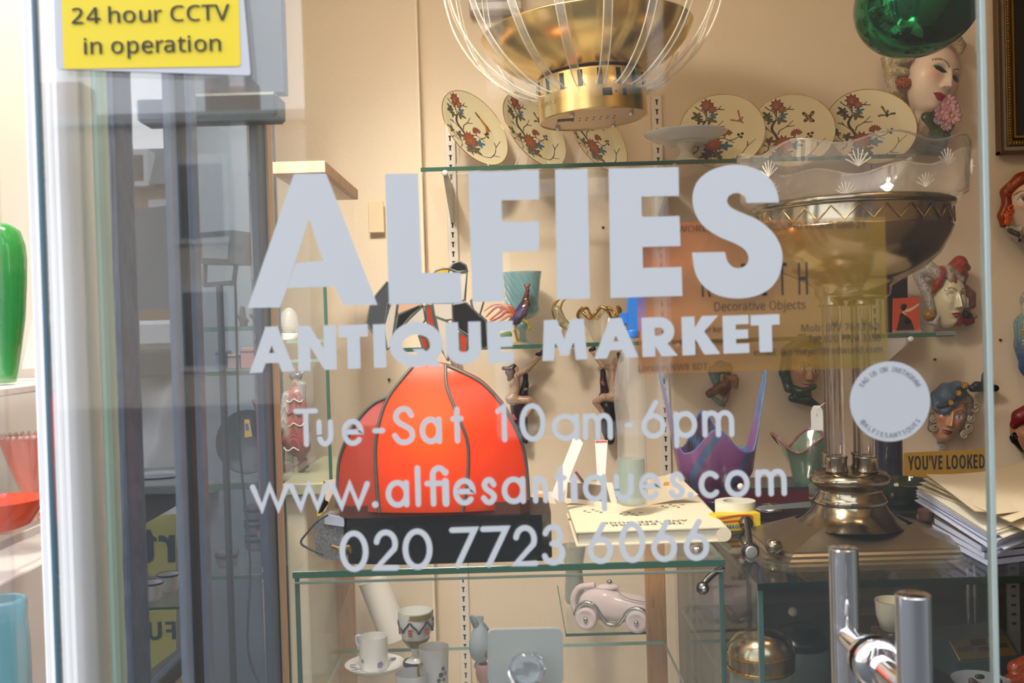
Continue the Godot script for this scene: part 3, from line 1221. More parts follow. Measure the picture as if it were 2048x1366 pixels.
# round pen letters: strokes in a box 1 wide; heights in cap heights
func pen(ch: String) -> Array:
	var xh := 0.66
	var ring := arc2(0.5, xh / 2, 0.5, xh / 2, 0, 360, 36)
	match ch:
		"T":
			return [[[0, 1], [1, 1]], [[0.5, 1], [0.5, 0]]]
		"u":
			return [[[0, xh], [0, 0.25]] + list(arc2(0.5, 0.27, 0.5, 0.27, 180, 360)) + [[1, xh]]]
		"e":
			return [[[0.03, 0.34], [1, 0.34]] + list(arc2(0.5, xh / 2, 0.5, xh / 2, 2, 318, 34))]
		"-":
			return [[[0, 0.36], [1, 0.36]]]
		"S":
			return [list(smooth2([Vector2(0.93, 0.80), Vector2(0.76, 0.96), Vector2(0.48, 1.0), Vector2(0.2, 0.9), Vector2(0.13, 0.72), Vector2(0.32, 0.57), Vector2(0.62, 0.47), Vector2(0.92, 0.33), Vector2(0.93, 0.12), Vector2(0.66, 0.0), Vector2(0.3, 0.02), Vector2(0.04, 0.2)], 6))]
		"a":
			return [list(ring), [[1, xh], [1, 0]]]
		"t":
			return [[[0.5, 0.95], [0.5, 0]], [[0, xh], [1, xh]]]
		"1":
			return [[[0, 0.86], [0.85, 1.0], [0.85, 0]]]
		"0":
			return [list(arc2(0.5, 0.5, 0.5, 0.5, 0, 360, 40))]
		"2":
			return [list(arc2(0.5, 0.68, 0.46, 0.32, 170, -28, 22)) + [[0.0, 0.0], [1.0, 0.0]]]
		"3":
			return [list(arc2(0.45, 0.76, 0.42, 0.24, 165, -80, 20)) + [[0.42, 0.53]], [[0.4, 0.53]] + list(arc2(0.46, 0.265, 0.5, 0.265, 80, -165, 24))]
		"6":
			return [list(arc2(0.5, 0.31, 0.5, 0.31, 0, 360, 36)), [[0.08, 0.46], [0.66, 1.02]]]
		"7":
			return [[[0, 1], [1, 1], [0.22, 0]]]
		"m":
			return [[[0, xh], [0, 0]], [[0, 0.4]] + list(arc2(0.25, 0.41, 0.25, 0.25, 180, 0)) + [[0.5, 0]], [[0.5, 0.4]] + list(arc2(0.75, 0.41, 0.25, 0.25, 180, 0)) + [[1, 0]]]
		"n":
			return [[[0, xh], [0, 0]], [[0, 0.36]] + list(arc2(0.5, 0.36, 0.5, 0.3, 180, 0)) + [[1, 0]]]
		"p":
			return [list(ring), [[0, xh], [0, -0.3]]]
		"q":
			return [list(ring), [[1, xh], [1, -0.3]]]
		"w":
			return [[[0, xh], [0.26, 0], [0.5, xh], [0.74, 0], [1, xh]]]
		"l":
			return [[[0.5, 1.08], [0.5, 0]]]
		"i":
			return [[[0.5, xh], [0.5, 0]], [[0.49, 0.93], [0.51, 0.93]]]
		"f":
			return [list(arc2(0.72, 0.86, 0.37, 0.2, 40, 180)) + [[0.35, 0]], [[0, xh * 0.92], [0.8, xh * 0.92]]]
		"s":
			return [list(smooth2([Vector2(0.95, 0.52), Vector2(0.7, 0.65), Vector2(0.35, 0.65), Vector2(0.1, 0.52), Vector2(0.3, 0.38), Vector2(0.7, 0.29), Vector2(0.97, 0.16), Vector2(0.7, 0.01), Vector2(0.3, 0.01), Vector2(0.0, 0.13)], 5))]
		"c":
			return [list(arc2(0.56, xh / 2, 0.56, xh / 2, 45, 315, 28))]
		"o":
			return [list(ring)]
	return [[[0.49, 0.03], [0.51, 0.03]]]


func list(p: PackedVector2Array) -> Array:
	var out := []
	for q in p:
		out.append([q.x, q.y])
	return out


func pen_line(called: String, label: String, ends: Array, cap: float, w: float, text: String, spots: Array) -> void:
	var mx: float = (ends[0][0] + ends[1][0]) / 2.0
	var my: float = (ends[0][1] + ends[1][1]) / 2.0
	var o := at(mx, my - cap / 2, DOOR)
	o.z = -DOOR + 0.0012
	var t := vinyl_line(called, label, o)
	var k := 0
	for ch in text:
		if ch == " ":
			continue
		var xa: float = spots[k] + w / 2
		var xb: float = maxf(spots[k + 1] - w / 2, xa + 0.5)
		k += 2
		var g := G.new()
		for line in pen(ch):
			var out := []
			for p in line:
				var x: float = lerpf(xa, xb, p[0])
				var base: float = lerpf(ends[0][1], ends[1][1], (x - ends[0][0]) / (ends[1][0] - ends[0][0])) - w / 2
				out.append([x - p[1] * (cap - w) * 0.028, base - p[1] * (cap - w)])
			g.stroke(flat(out, DOOR - 0.0012, o), (w if ch not in [".", "i"] or line.size() != 2 or line[1][0] - line[0][0] > 0.1 else w * 1.25) * 0.0005, 0.0)
		part(t, "letter", g, vinyl())


# ================================================================ signs stuck on the door
func lay_words(parent: Node3D, called: String, text: String, px: float, py: float, d: float, cap_px: float, m: Material, o: Vector3, width_px := 0.0, bold := false, family := "Droid Sans", turn := 0.0) -> MeshInstance3D:
	var s := d / F
	var tm := words(text, cap_px * s, bold, family)
	var n := part(parent, called, tm, m, at(px, py, d) - o)
	n.rotation.z = turn + deg_to_rad(-0.25)
	if width_px > 0.0:
		n.scale.x = width_px * s / maxf(tm.get_aabb().size.x, 1e-5)
	return n


func door_signs() -> void:
	var ink := mat("black_ink", "22252a", 0.6)
	# surveillance notice
	var o := at(305, 60, DOOR - 0.004)
	var t := thing("camera_notice", "yellow and white 24 hour CCTV notice at the top of the glass", "sign", o)
	var g := G.new()
	g.prism(rounded(flat([[108, -70], [481, -70], [501, 151], [113, 138]], DOOR - 0.004, o), 0.003), -0.0025, 0.0)
	part(t, "board", g, mat("white_board", "c4c2ca", 0.4))
	g = G.new()
	g.prism(rounded(flat([[121, -50], [476, -50], [481, 132], [127, 138]], DOOR - 0.005, o), 0.003), 0.0, 0.0006)
	part(t, "yellow_panel", g, mat("sign_yellow", "e8cc16", 0.4), Vector3(0, 0, 0.0004) * 0.0, "bright yellow panel")
	lay_words(t, "lettering", "24 hour CCTV", 300, 29, DOOR - 0.006, 30, ink, o, 314)
	lay_words(t, "lettering", "in operation", 304, 90, DOOR - 0.006, 31, ink, o, 272)
	# translucent orange to yellow card
	o = at(1525, 590, DOOR)
	o.z = -DOOR - 0.0112
	var gr := GradientTexture2D.new()
	gr.gradient = ramp("e86e2a", "b87a22", "8c7212")
	gr.fill_from = Vector2(0, 0.2)
	gr.fill_to = Vector2(1, 0.55)
	gr.width = 128
	gr.height = 64
	t = thing("dealer_card", "see-through orange and yellow dealer card behind the door glass", "card", o)
	var c: Array = Array(flat([[1270, 447], [1770, 433], [1777, 735], [1277, 748]], DOOR + 0.0112, o))
	g = G.new()
	g.grid([PackedVector3Array([v3(c[3]), v3(c[2])]), PackedVector3Array([v3(c[0]), v3(c[1])])], false, [], false)
	for k in g.uv.size():
		g.uv[k].y = 1.0 - g.uv[k].y
	part(t, "film", g, mat("card_film", "ffffff", 0.4, {"tex": gr, "alpha": 0.52}))
	var brown := mat("brown_ink", "4a3222", 0.7, {"alpha": 0.62})
	var dk := DOOR + 0.0105
	lay_words(t, "heading", "WORLD OF ART", 1430, 457, dk, 12, brown, o, 150)
	lay_words(t, "heading", "GROUND FLOOR G60-21", 1630, 451, dk, 13, brown, o, 200)
	lay_words(t, "large_letters", "R  E  D  I  T  H", 1510, 562, dk, 62, mat("dark_brown_ink", "1d1712", 0.7, {"alpha": 0.9}), o, 212)
	lay_words(t, "subtitle", "Decorative Objects", 1519, 612, dk, 17, brown, o, 182)
	lay_words(t, "address_line", "Market", 1420, 659, dk, 12, brown, o, 60)
	lay_words(t, "address_line", "Church Street", 1405, 684, dk, 12, brown, o, 90)
	lay_words(t, "address_line", "London NW8 8DT", 1345, 735, dk, 13, brown, o, 138)
	lay_words(t, "telephone_line", "Mob: 077 7613 50", 1680, 655, dk, 14, brown, o, 155)
	lay_words(t, "telephone_line", "Tel: 020 7724 3338", 1689, 677, dk, 14, brown, o, 145)
	lay_words(t, "mail_line", "email: ian.meyer@redworld.com", 1636, 702, dk, 13, brown, o, 257)
	# round white sticker
	o = at(1780, 803, DOOR - 0.001)
	t = thing("round_sticker", "round white sticker with curved grey lettering on the glass", "sticker", o)
	g = G.new()
	g.xf = Transform3D(Basis(Vector3.RIGHT, PI / 2), Vector3.ZERO)
	g.lathe([Vector2(0, -0.0004), Vector2(0.0402, -0.0004), Vector2(0.0402, 0.0), Vector2(0.0402, 0.0), Vector2(0, 0.0)], 64)
	part(t, "disc", g, mat("sticker_white", "b4b4b6", 0.5))
	var grey := mat("sticker_ink", "7b828c", 0.7)
	curved(t, "TAG US ON INSTAGRAM", 0.0325, 152, 28, 0.0046, grey, false)
	curved(t, "@ALFIESANTIQUES", 0.0338, 212, 328, 0.0046, grey, true)


func v3(p: Vector2, z := 0.0) -> Vector3:
	return Vector3(p.x, p.y, z)


func curved(t: Node3D, text: String, r: float, a0: float, a1: float, cap: float, m: Material, under: bool) -> void:
	var n := text.length()
	for k in n:
		if text[k] == " ":
			continue
		var a := deg_to_rad(lerpf(a0, a1, (k + 0.5) / n))
		var tm := words(text[k], cap)
		var p := part(t, "letter", tm, m, Vector3(cos(a) * r, sin(a) * r, 0.0003))
		p.rotation.z = a + (PI / 2 if under else -PI / 2)


# ================================================================ glass shelves and slotted uprights
func slot_shape() -> ArrayMesh:
	var g := G.new()
	g.prism(PackedVector2Array([Vector2(-0.0055, 0.008), Vector2(-0.0022, 0.002), Vector2(-0.0022, -0.008), Vector2(0.0022, -0.008), Vector2(0.0022, 0.002), Vector2(0.0055, 0.008)]), -0.002, 0.0004)
	return g.mesh()


func rail(px: float, py: float, y_top: float, y_bottom: float, label: String, shelves: Array, first_px := 0.0) -> void:
	var d := WALL - 0.014
	var p := at(px, py, d)
	p.y = y_bottom
	var t := thing("slotted_upright", label, "shelf upright", p, "white slotted shelf uprights")
	var g := G.new()
	var h := y_top - y_bottom
	g.box(Vector3(0, h / 2, -0.006), Vector3(0.031, h, 0.012), 0.002)
	part(t, "rail", g, mat("upright_white", "e6ddcf", 0.4))
	var sm := slot_shape()
	var y := h - 0.02
	while y > 0.02:
		part(t, "slot", sm, mat("slot_black", "1d1a18", 0.8), Vector3(0, y, 0.0))
		y -= 0.0287
	for s in shelves:
		g = G.new()
		var yy: float = s[0] - y_bottom
		var zf: float = s[1]
		g.xf = Transform3D(Basis(Vector3.UP, -PI / 2), Vector3(0, 0, 0))
		g.prism(PackedVector2Array([Vector2(0.0, yy), Vector2(0.0, yy - 0.11), Vector2(0.02, yy - 0.1), Vector2(zf - 0.02, yy - 0.02), Vector2(zf, yy - 0.004), Vector2(zf, yy)]), -0.005, 0.005)
		part(t, "bracket", g, mat("bracket_grey", "d6d2c8", 0.35))
		g = G.new()
		g.ball(Vector3(0, yy - 0.004, zf), Vector3(0.009, 0.008, 0.006), 10, 8)
		part(t, "bracket_tip", g, mat("bracket_grey", "d6d2c8", 0.35))


var shelf_top_y := 0.0
var shelf_mid_y := 0.0


func glass_shelf(called: String, label: String, xa: float, xb: float, y: float, zf: float, zb: float, thick: float, group := "") -> Node3D:
	var t := thing(called, label, "shelf", Vector3((xa + xb) / 2, y - thick, zf), group)
	var g := G.new()
	g.box(Vector3(0, thick / 2, (zb - zf) / 2 - 0.001), Vector3(xb - xa, thick, absf(zb - zf) - 0.003))
	part(t, "pane", g, glass("shelf_glass", "cfe6da", 0.02, 0.02, 0.35))
	g = G.new()
	g.box(Vector3(0, thick / 2, -0.001), Vector3(xb - xa, thick * 1.01, 0.003), 0.0006)
	part(t, "front_edge", g, mat("green_glass_edge", "39604f", 0.12), Vector3.ZERO, "dark green cut edge of the glass")
	return t


func wall_shelves() -> void:
	shelf_top_y = at(1340, 321, 2.7).y
	shelf_mid_y = at(1360, 680, 2.72).y
	var zt := WALL - 2.7 - 0.014
	rail(905, 450, at(895, 185, 2.98).y, at(938, 1400, 2.98).y, "white slotted shelf upright passing behind the stained-glass lamp", [[shelf_top_y - 0.012, zt], [shelf_mid_y - 0.012, zt - 0.02]])
	rail(1316, 300, at(1310, 190, 2.98).y, at(1336, 985, 2.98).y, "white slotted shelf upright just beside the cake stand and purple vase", [[shelf_top_y - 0.012, zt], [shelf_mid_y - 0.012, zt - 0.02]])
	rail(1742, 300, at(1736, 300, 2.98).y, at(1757, 985, 2.98).y, "white slotted shelf upright hidden behind the silver centrepiece columns", [[shelf_top_y - 0.012, zt], [shelf_mid_y - 0.012, zt - 0.02]])
	glass_shelf("glass_shelf", "upper glass wall shelf carrying the six painted plates", at(841, 337, 2.7).x, at(1838, 316, 2.7).x, shelf_top_y, -2.7, -2.985, 0.011, "glass wall shelves")
	glass_shelf("glass_shelf", "middle glass wall shelf carrying the blue goblet and rooster", at(795, 700, 2.72).x, at(1908, 668, 2.72).x, shelf_mid_y, -2.72, -2.985, 0.011, "glass wall shelves")
	# clear plastic price strips clipped to the shelf ends
	for s in [[1812, 312, 2.698, "clear price strip clipped to the end of the upper glass shelf"], [1892, 667, 2.718, "clear price strip clipped to the end of the middle glass shelf"]]:
		var g := G.new()
		g.box(Vector3.ZERO, Vector3(0.055, 0.012, 0.003), 0.001)
		var o := one("price_strip", s[3], "price strip", g, mat("strip_plastic", "8f9390", 0.2, {"alpha": 0.6}), at(s[0], s[1], s[2]), "price strips")
		o.rotation.z = 0.0
	# junction box high on the wall
	var p := at(985, 33, WALL - 0.005)
	var t := thing("socket_box", "grey white electric socket box on the wall behind the brass lamp", "socket", p)
	var g := G.new()
	var a := at(940, 33, WALL) - p
	var b := at(1041, -60, WALL) - p
	g.box(Vector3((a.x + b.x) / 2, b.y / 2, 0.03), Vector3(b.x - a.x, b.y, 0.06), 0.004)
	part(t, "box", g, mat("socket_grey", "c9c4c0", 0.45))
	g = G.new()
	g.box(Vector3((a.x + b.x) / 2, b.y * 0.58, 0.063), Vector3((b.x - a.x) * 0.98, b.y * 0.78, 0.008), 0.003)
	part(t, "cover", g, mat("socket_cover", "d8d4d2", 0.4))
	g = G.new()
	var q := at(1022, 4, WALL) - p
	g.tube(smooth3([q + Vector3(0.01, 0.02, 0.09), q + Vector3(-0.005, 0.0, 0.09), q + Vector3(-0.006, -0.03, 0.085), q + Vector3(0.01, -0.055, 0.06), q + Vector3(0.05, -0.062, 0.04)]), 0.005, 8)
	part(t, "cable", g, mat("cable_white", "dedad4", 0.4))
	g = G.new()
	g.box(q + Vector3(0.0, 0.03, 0.08), Vector3(0.05, 0.035, 0.03), 0.006)
	part(t, "plug", g, mat("socket_cover", "d8d4d2", 0.4))


# ================================================================ painted plates
func dab(im: Image, pts: PackedVector2Array, c: Color) -> void:
	var lo := Vector2(9999, 9999)
	var hi := -lo
	for p in pts:
		lo = lo.min(p)
		hi = hi.max(p)
	for y in range(maxi(0, int(lo.y)), mini(im.get_height() - 1, int(hi.y) + 1) + 1):
		for x in range(maxi(0, int(lo.x)), mini(im.get_width() - 1, int(hi.x) + 1) + 1):
			if Geometry2D.is_point_in_polygon(Vector2(x + 0.5, y + 0.5), pts):
				im.set_pixel(x, y, im.get_pixel(x, y).lerp(c, c.a))


func limb(im: Image, pts: Array, w0: float, w1: float, c: Color) -> void:
	var s := smooth2(pts, 5)
	var n := s.size()
	for k in n - 1:
		var steps := int(s[k].distance_to(s[k + 1]) / 1.0) + 1
		for q in steps:
			var p := s[k].lerp(s[k + 1], float(q) / steps)
			var r := lerpf(w0, w1, (k + float(q) / steps) / n) / 2
			for y in range(int(p.y - r), int(p.y + r) + 2):
				for x in range(int(p.x - r), int(p.x + r) + 2):
					if x >= 0 and y >= 0 and x < im.get_width() and y < im.get_height() and Vector2(x, y).distance_to(p) <= r + 0.3:
						im.set_pixel(x, y, c)


func petals(im: Image, p: Vector2, r: float, n: int, a0: float, a1: float, dark: Color, light: Color, wide := 0.24) -> void:
	for layer in 2:
		for k in n:
			var a := deg_to_rad(lerpf(a0, a1, (k + 0.5 * layer) / n))
			var u := Vector2(cos(a), sin(a))
			var w := Vector2(-u.y, u.x) * r * wide
			var rr := r * (1.0 if layer == 0 else 0.72)
			dab(im, PackedVector2Array([p, p + u * rr * 0.5 + w, p + u * rr, p + u * rr * 0.5 - w]), dark if layer == 0 else dark.lerp(light, 0.35))
			limb(im, [p + u * rr * 0.1, p + u * rr * 0.62], 2.0, 1.0, light)


func leaf(im: Image, p: Vector2, r: float, turn: float, c: Color, c2: Color) -> void:
	var pts := PackedVector2Array()
	for k in 40:
		var a := TAU * k / 40.0
		var rr := r * (0.72 + 0.28 * cos(a * 5.0)) * (0.75 + 0.25 * cos(a))
		pts.append(p + Vector2(cos(a + turn), sin(a + turn) * 0.85) * rr)
	dab(im, pts, c)
	limb(im, [p - Vector2(cos(turn), sin(turn)) * r * 0.7, p + Vector2(cos(turn), sin(turn)) * r * 0.8], 2.0, 1.0, c2)


func plate_picture(kind: int) -> ImageTexture:
	var n := 512
	var im := Image.create(n, n, false, Image.FORMAT_RGB8)
	im.fill(Color("e4dcb8"))
	var s := func(a: Array) -> Array:     # plate drawing measured about its middle: x, y in -1..1, y down
		var out := []
		for p in a:
			out.append(Vector2(((p[0] - 850.0) / 760.0 * 0.5 + 0.5) * n, ((p[1] - 750.0) / 665.0 * 0.5 + 0.5) * n))
		return out
	var bark := Color("3d342c")
	var thin := [[[590, 360], [580, 470], [560, 530]], [[545, 330], [570, 420]], [[390, 285], [450, 325], [540, 365], [570, 430]], [[700, 310], [790, 320], [850, 270]], [[780, 318], [910, 330]],
		[[325, 640], [410, 665], [490, 735]], [[385, 620], [425, 680]], [[600, 770], [640, 700], [760, 635], [880, 530]], [[760, 635], [900, 632]], [[150, 1000], [230, 965], [330, 985], [540, 975]],
		[[420, 990], [400, 1070], [280, 1160]], [[345, 1120], [350, 1085]], [[290, 900], [370, 980]], [[760, 855], [880, 850], [970, 900], [1060, 945]], [[975, 895], [1060, 880], [1150, 830]], [[880, 850], [915, 790]],
		[[700, 1180], [850, 1240], [1010, 1250], [1180, 1150], [1280, 1030], [1430, 915]], [[1285, 1020], [1290, 930]], [[1100, 1200], [1240, 1230]]]
	for b in thin:
		limb(im, s.call(b), 7.0, 3.0, bark)
	limb(im, s.call([[560, 520], [500, 620], [505, 700], [560, 790], [590, 860], [610, 940]]), 13.0, 20.0, bark)
	var olive := Color("5d5a3c")
	var blue := Color("3f6a86")
	var dark := Color("4a4632")
	for q in [[440, 430, 52, 2.6, dark], [470, 500, 40, 1.9, dark], [640, 500, 52, 0.5, olive], [690, 430, 40, -0.4, blue], [270, 830, 52, 3.6, dark], [430, 880, 50, 0.3, Color("5f4a38")],
			[890, 990, 50, 0.1, blue], [820, 990, 46, 0.8, Color("47708a")], [620, 1090, 58, 2.6, Color("3f6468")], [560, 1170, 52, 2.8, Color("6a4a36")], [730, 1120, 56, 0.9, olive]]:
		var p: Vector2 = s.call([[q[0], q[1]]])[0]
		leaf(im, p, q[2], q[3], q[4], q[4].lightened(0.25))
	var red := Color("6e302b")
	var gold := Color("c8843c")
	petals(im, s.call([[600, 260]])[0], 48, 9, -180, 180, red, gold)
	petals(im, s.call([[690, 320]])[0], 34, 7, -180, 180, red, gold)
	petals(im, s.call([[930, 790]])[0], 42, 8, -185, 5, red, gold)
	petals(im, s.call([[680, 950]])[0], 66, 13, -180, 180, Color("7e3c2c"), gold, 0.2)
	for q in [[1137, 800], [1205, 785], [1180, 845]]:
		im.set_pixel(0, 0, im.get_pixel(0, 0))
		var p: Vector2 = s.call([q])[0]
		limb(im, [p, p + Vector2(0.5, 0)], 18, 18, Color("332c26"))
	# the insect differs from plate to plate
	var at_: Vector2 = s.call([[1160, 500]])[0]
	match kind:
		0:
			for w in [[-0.3, -48, Color("55503a")], [1.15, -52, Color("6b5a36")], [2.0, -20, Color("55503a")], [0.1, 44, Color("4b4436")]]:
				var u: Vector2 = Vector2(cos(w[0]), sin(w[0])) * float(w[1])
				limb(im, [at_ + Vector2(0, 14), at_ + u * 0.6, at_ + u], 8, 14, w[2])
			limb(im, [at_ + Vector2(0, 20), at_ + Vector2(0, -2)], 9, 6, Color("2e2822"))
		1:
			for w in [[-2.3, 44], [-0.9, 40], [2.4, 30], [0.8, 34]]:
				var u := Vector2(cos(w[0]), sin(w[0])) * float(w[1])
				limb(im, [at_ + u * 0.3, at_ + u], 18, 22, Color("2f2a24"))
				limb(im, [at_ + u * 0.6, at_ + u * 0.8], 8, 8, Color("c89436"))
			limb(im, [at_ + Vector2(-6, -18), at_ + Vector2(8, 30)], 12, 12, Color("b07a30"))
		2:
			for w in [[-1.75, 74, Color("b5692f")], [-2.9, 60, Color("a96030")], [-1.2, 30, Color("b5692f")]]:
				var u: Vector2 = Vector2(cos(w[0]), sin(w[0])) * float(w[1])
				limb(im, [at_ + Vector2(10, 24), at_ + Vector2(10, 24) + u * 0.6, at_ + Vector2(10, 24) + u], 8, 12, w[2])
			limb(im, [at_ + Vector2(0, 14), at_ + Vector2(22, 34)], 12, 10, Color("6f7686"))
		3:
			var o := Vector2(30, 60)
			limb(im, [at_ + o, at_ + o + Vector2(-28, -50), at_ + o + Vector2(-56, -96)], 26, 10, Color("b5762c"))
			limb(im, [at_ + o + Vector2(-40, -66), at_ + o + Vector2(-56, -96)], 14, 8, Color("3c3428"))
			limb(im, [at_ + o + Vector2(0, 4), at_ + o + Vector2(-14, 46)], 24, 26, Color("b5762c"))
			limb(im, [at_ + o + Vector2(-16, 44), at_ + o + Vector2(-30, 58)], 18, 8, Color("3c3428"))
			limb(im, [at_ + o + Vector2(2, -6), at_ + o + Vector2(16, 26)], 14, 12, Color("8a4a2a"))
	return ImageTexture.create_from_image(im)


func plate(px: float, py: float, d: float, r: float, normal: Vector3, kind: int, label: String) -> void:
	var mid := at(px, py, d)
	var t := thing("plate", label, "plate", mid, "painted blossom plates on the upper shelf")
	t.basis = rot_basis(normal)
	var prof := [[0.0, -0.004], [0.62, -0.004], [0.72, -0.001], [0.9, 0.006], [1.0, 0.008]]
	var rows := []
	for p in prof:
		var row := PackedVector3Array()
		for k in 72:
			row.append(Vector3(cos(TAU * k / 72) * r * p[0], sin(TAU * k / 72) * r * p[0], p[1]))
		rows.append(row)
	var g := G.new()
	g.grid(rows, true, [], false)
	if (g.v[g.ix[1]] - g.v[g.ix[0]]).cross(g.v[g.ix[2]] - g.v[g.ix[0]]).z > 0:
		g.flip(0)
	for k in g.v.size():
		g.uv[k] = Vector2(g.v[k].x / r * 0.5 + 0.5, 0.5 - g.v[k].y / r * 0.5)
	part(t, "painted_face", g, mat("plate_face_%d" % kind, "ffffff", 0.36, {"spec": 0.3, "tex": plate_picture(kind)}))
	g = G.new()
	g.xf = Transform3D(Basis(Vector3.RIGHT, PI / 2), Vector3.ZERO)
	g.lathe([Vector2(r * 1.0, 0.0075), Vector2(r * 0.9, 0.001), Vector2(r * 0.66, -0.006), Vector2(r * 0.6, -0.011), Vector2(r * 0.56, -0.011), Vector2(r * 0.5, -0.0075), Vector2(0, -0.0075)], 72)
	part(t, "back", g, mat("plate_back", "e4dab4", 0.2))
	g = G.new()
	var ring := PackedVector3Array()
	for k in 73:
		ring.append(Vector3(cos(TAU * k / 72) * r, sin(TAU * k / 72) * r, 0.0078))
	g.tube(ring, 0.0011, 6, false)
	part(t, "gilt_rim", g, mat("gilt", "c79a44", 0.25, {"metal": 1.0}), Vector3.ZERO, "thin gold rim")
	# a wire easel holds it up
	var e := thing("plate_easel", "wire easel under the " + label.replace("painted blossom ", ""), "plate stand", Vector3(mid.x, shelf_top_y, mid.z), "wire easels under the plates")
	var side := Vector3(normal.z, 0, -normal.x).normalized()
	var fwd := Vector3(normal.x, 0, normal.z).normalized()
	for s in [-1.0, 1.0]:
		g = G.new()
		g.tube(smooth3([side * 0.03 * s + fwd * 0.075 + Vector3(0, 0.018, 0), side * 0.03 * s + fwd * 0.07 + Vector3(0, 0.002, 0), side * 0.03 * s - fwd * 0.05 + Vector3(0, 0.002, 0), side * 0.02 * s - fwd * 0.04 + Vector3(0, 0.05, 0), side * 0.015 * s - fwd * 0.052 + Vector3(0, 0.12, 0)], 4), 0.0012, 6)
		part(e, "wire", g, mat("white_wire", "efeae0", 0.4))


func plates() -> void:
	var r := 0.121
	var nl := Vector3(0.68, 0.40, 0.62)
	plate(948, 258, 2.83, r, nl, 3, "painted blossom plate with a brown butterfly at the outer end of the shelf")
	plate(1067, 262, 2.83, r, nl, 0, "painted blossom plate partly behind the brass lamp drum")
	plate(1192, 272, 2.84, r, nl, 2, "painted blossom plate mostly hidden below the brass lamp drum")
	var nr := Vector3(-0.16, 0.36, 0.92)
	plate(1444, 264, 2.84, r * 0.985, nr, 2, "painted blossom plate with an orange moth behind the cake stand")
	plate(1584, 263, 2.845, r * 0.97, Vector3(-0.2, 0.36, 0.92), 1, "painted blossom plate with a black and yellow bee")
	plate(1741, 255, 2.85, r * 1.03, Vector3(-0.1, 0.4, 0.92), 0, "painted blossom plate with a dark dragonfly next to the blonde lady mask")
	# white cake stand
	var p := at(1372, 322, 2.735)
	p.y = shelf_top_y
	var t := thing("cake_stand", "white china cake stand on a pedestal near the plates", "cake stand", p)
	var g := G.new()
	var k := 2.735 / F
	g.lathe([Vector2(0, 0), Vector2(0.03, 0), Vector2(0.034, 0.003), Vector2(0.03, 0.008), Vector2(0.02, 0.016), Vector2(0.0155, 0.026), Vector2(0.017, 0.038), Vector2(0.026, 0.048), Vector2(0.036, 0.052), Vector2(0, 0.053)], 40)
	part(t, "pedestal", g, mat("cream_china", "e9e2cc", 0.2))
	g = G.new()
	g.lathe([Vector2(0, 0.05), Vector2(0.06, 0.05), Vector2(0.062, 0.056), Vector2(0.088, 0.062), Vector2(0.110, 0.075), Vector2(0.1125, 0.079), Vector2(0.1125, 0.079), Vector2(0.108, 0.079), Vector2(0.085, 0.068), Vector2(0, 0.064)], 56)
	part(t, "dish", g, mat("white_china", "e6e8e6", 0.15))


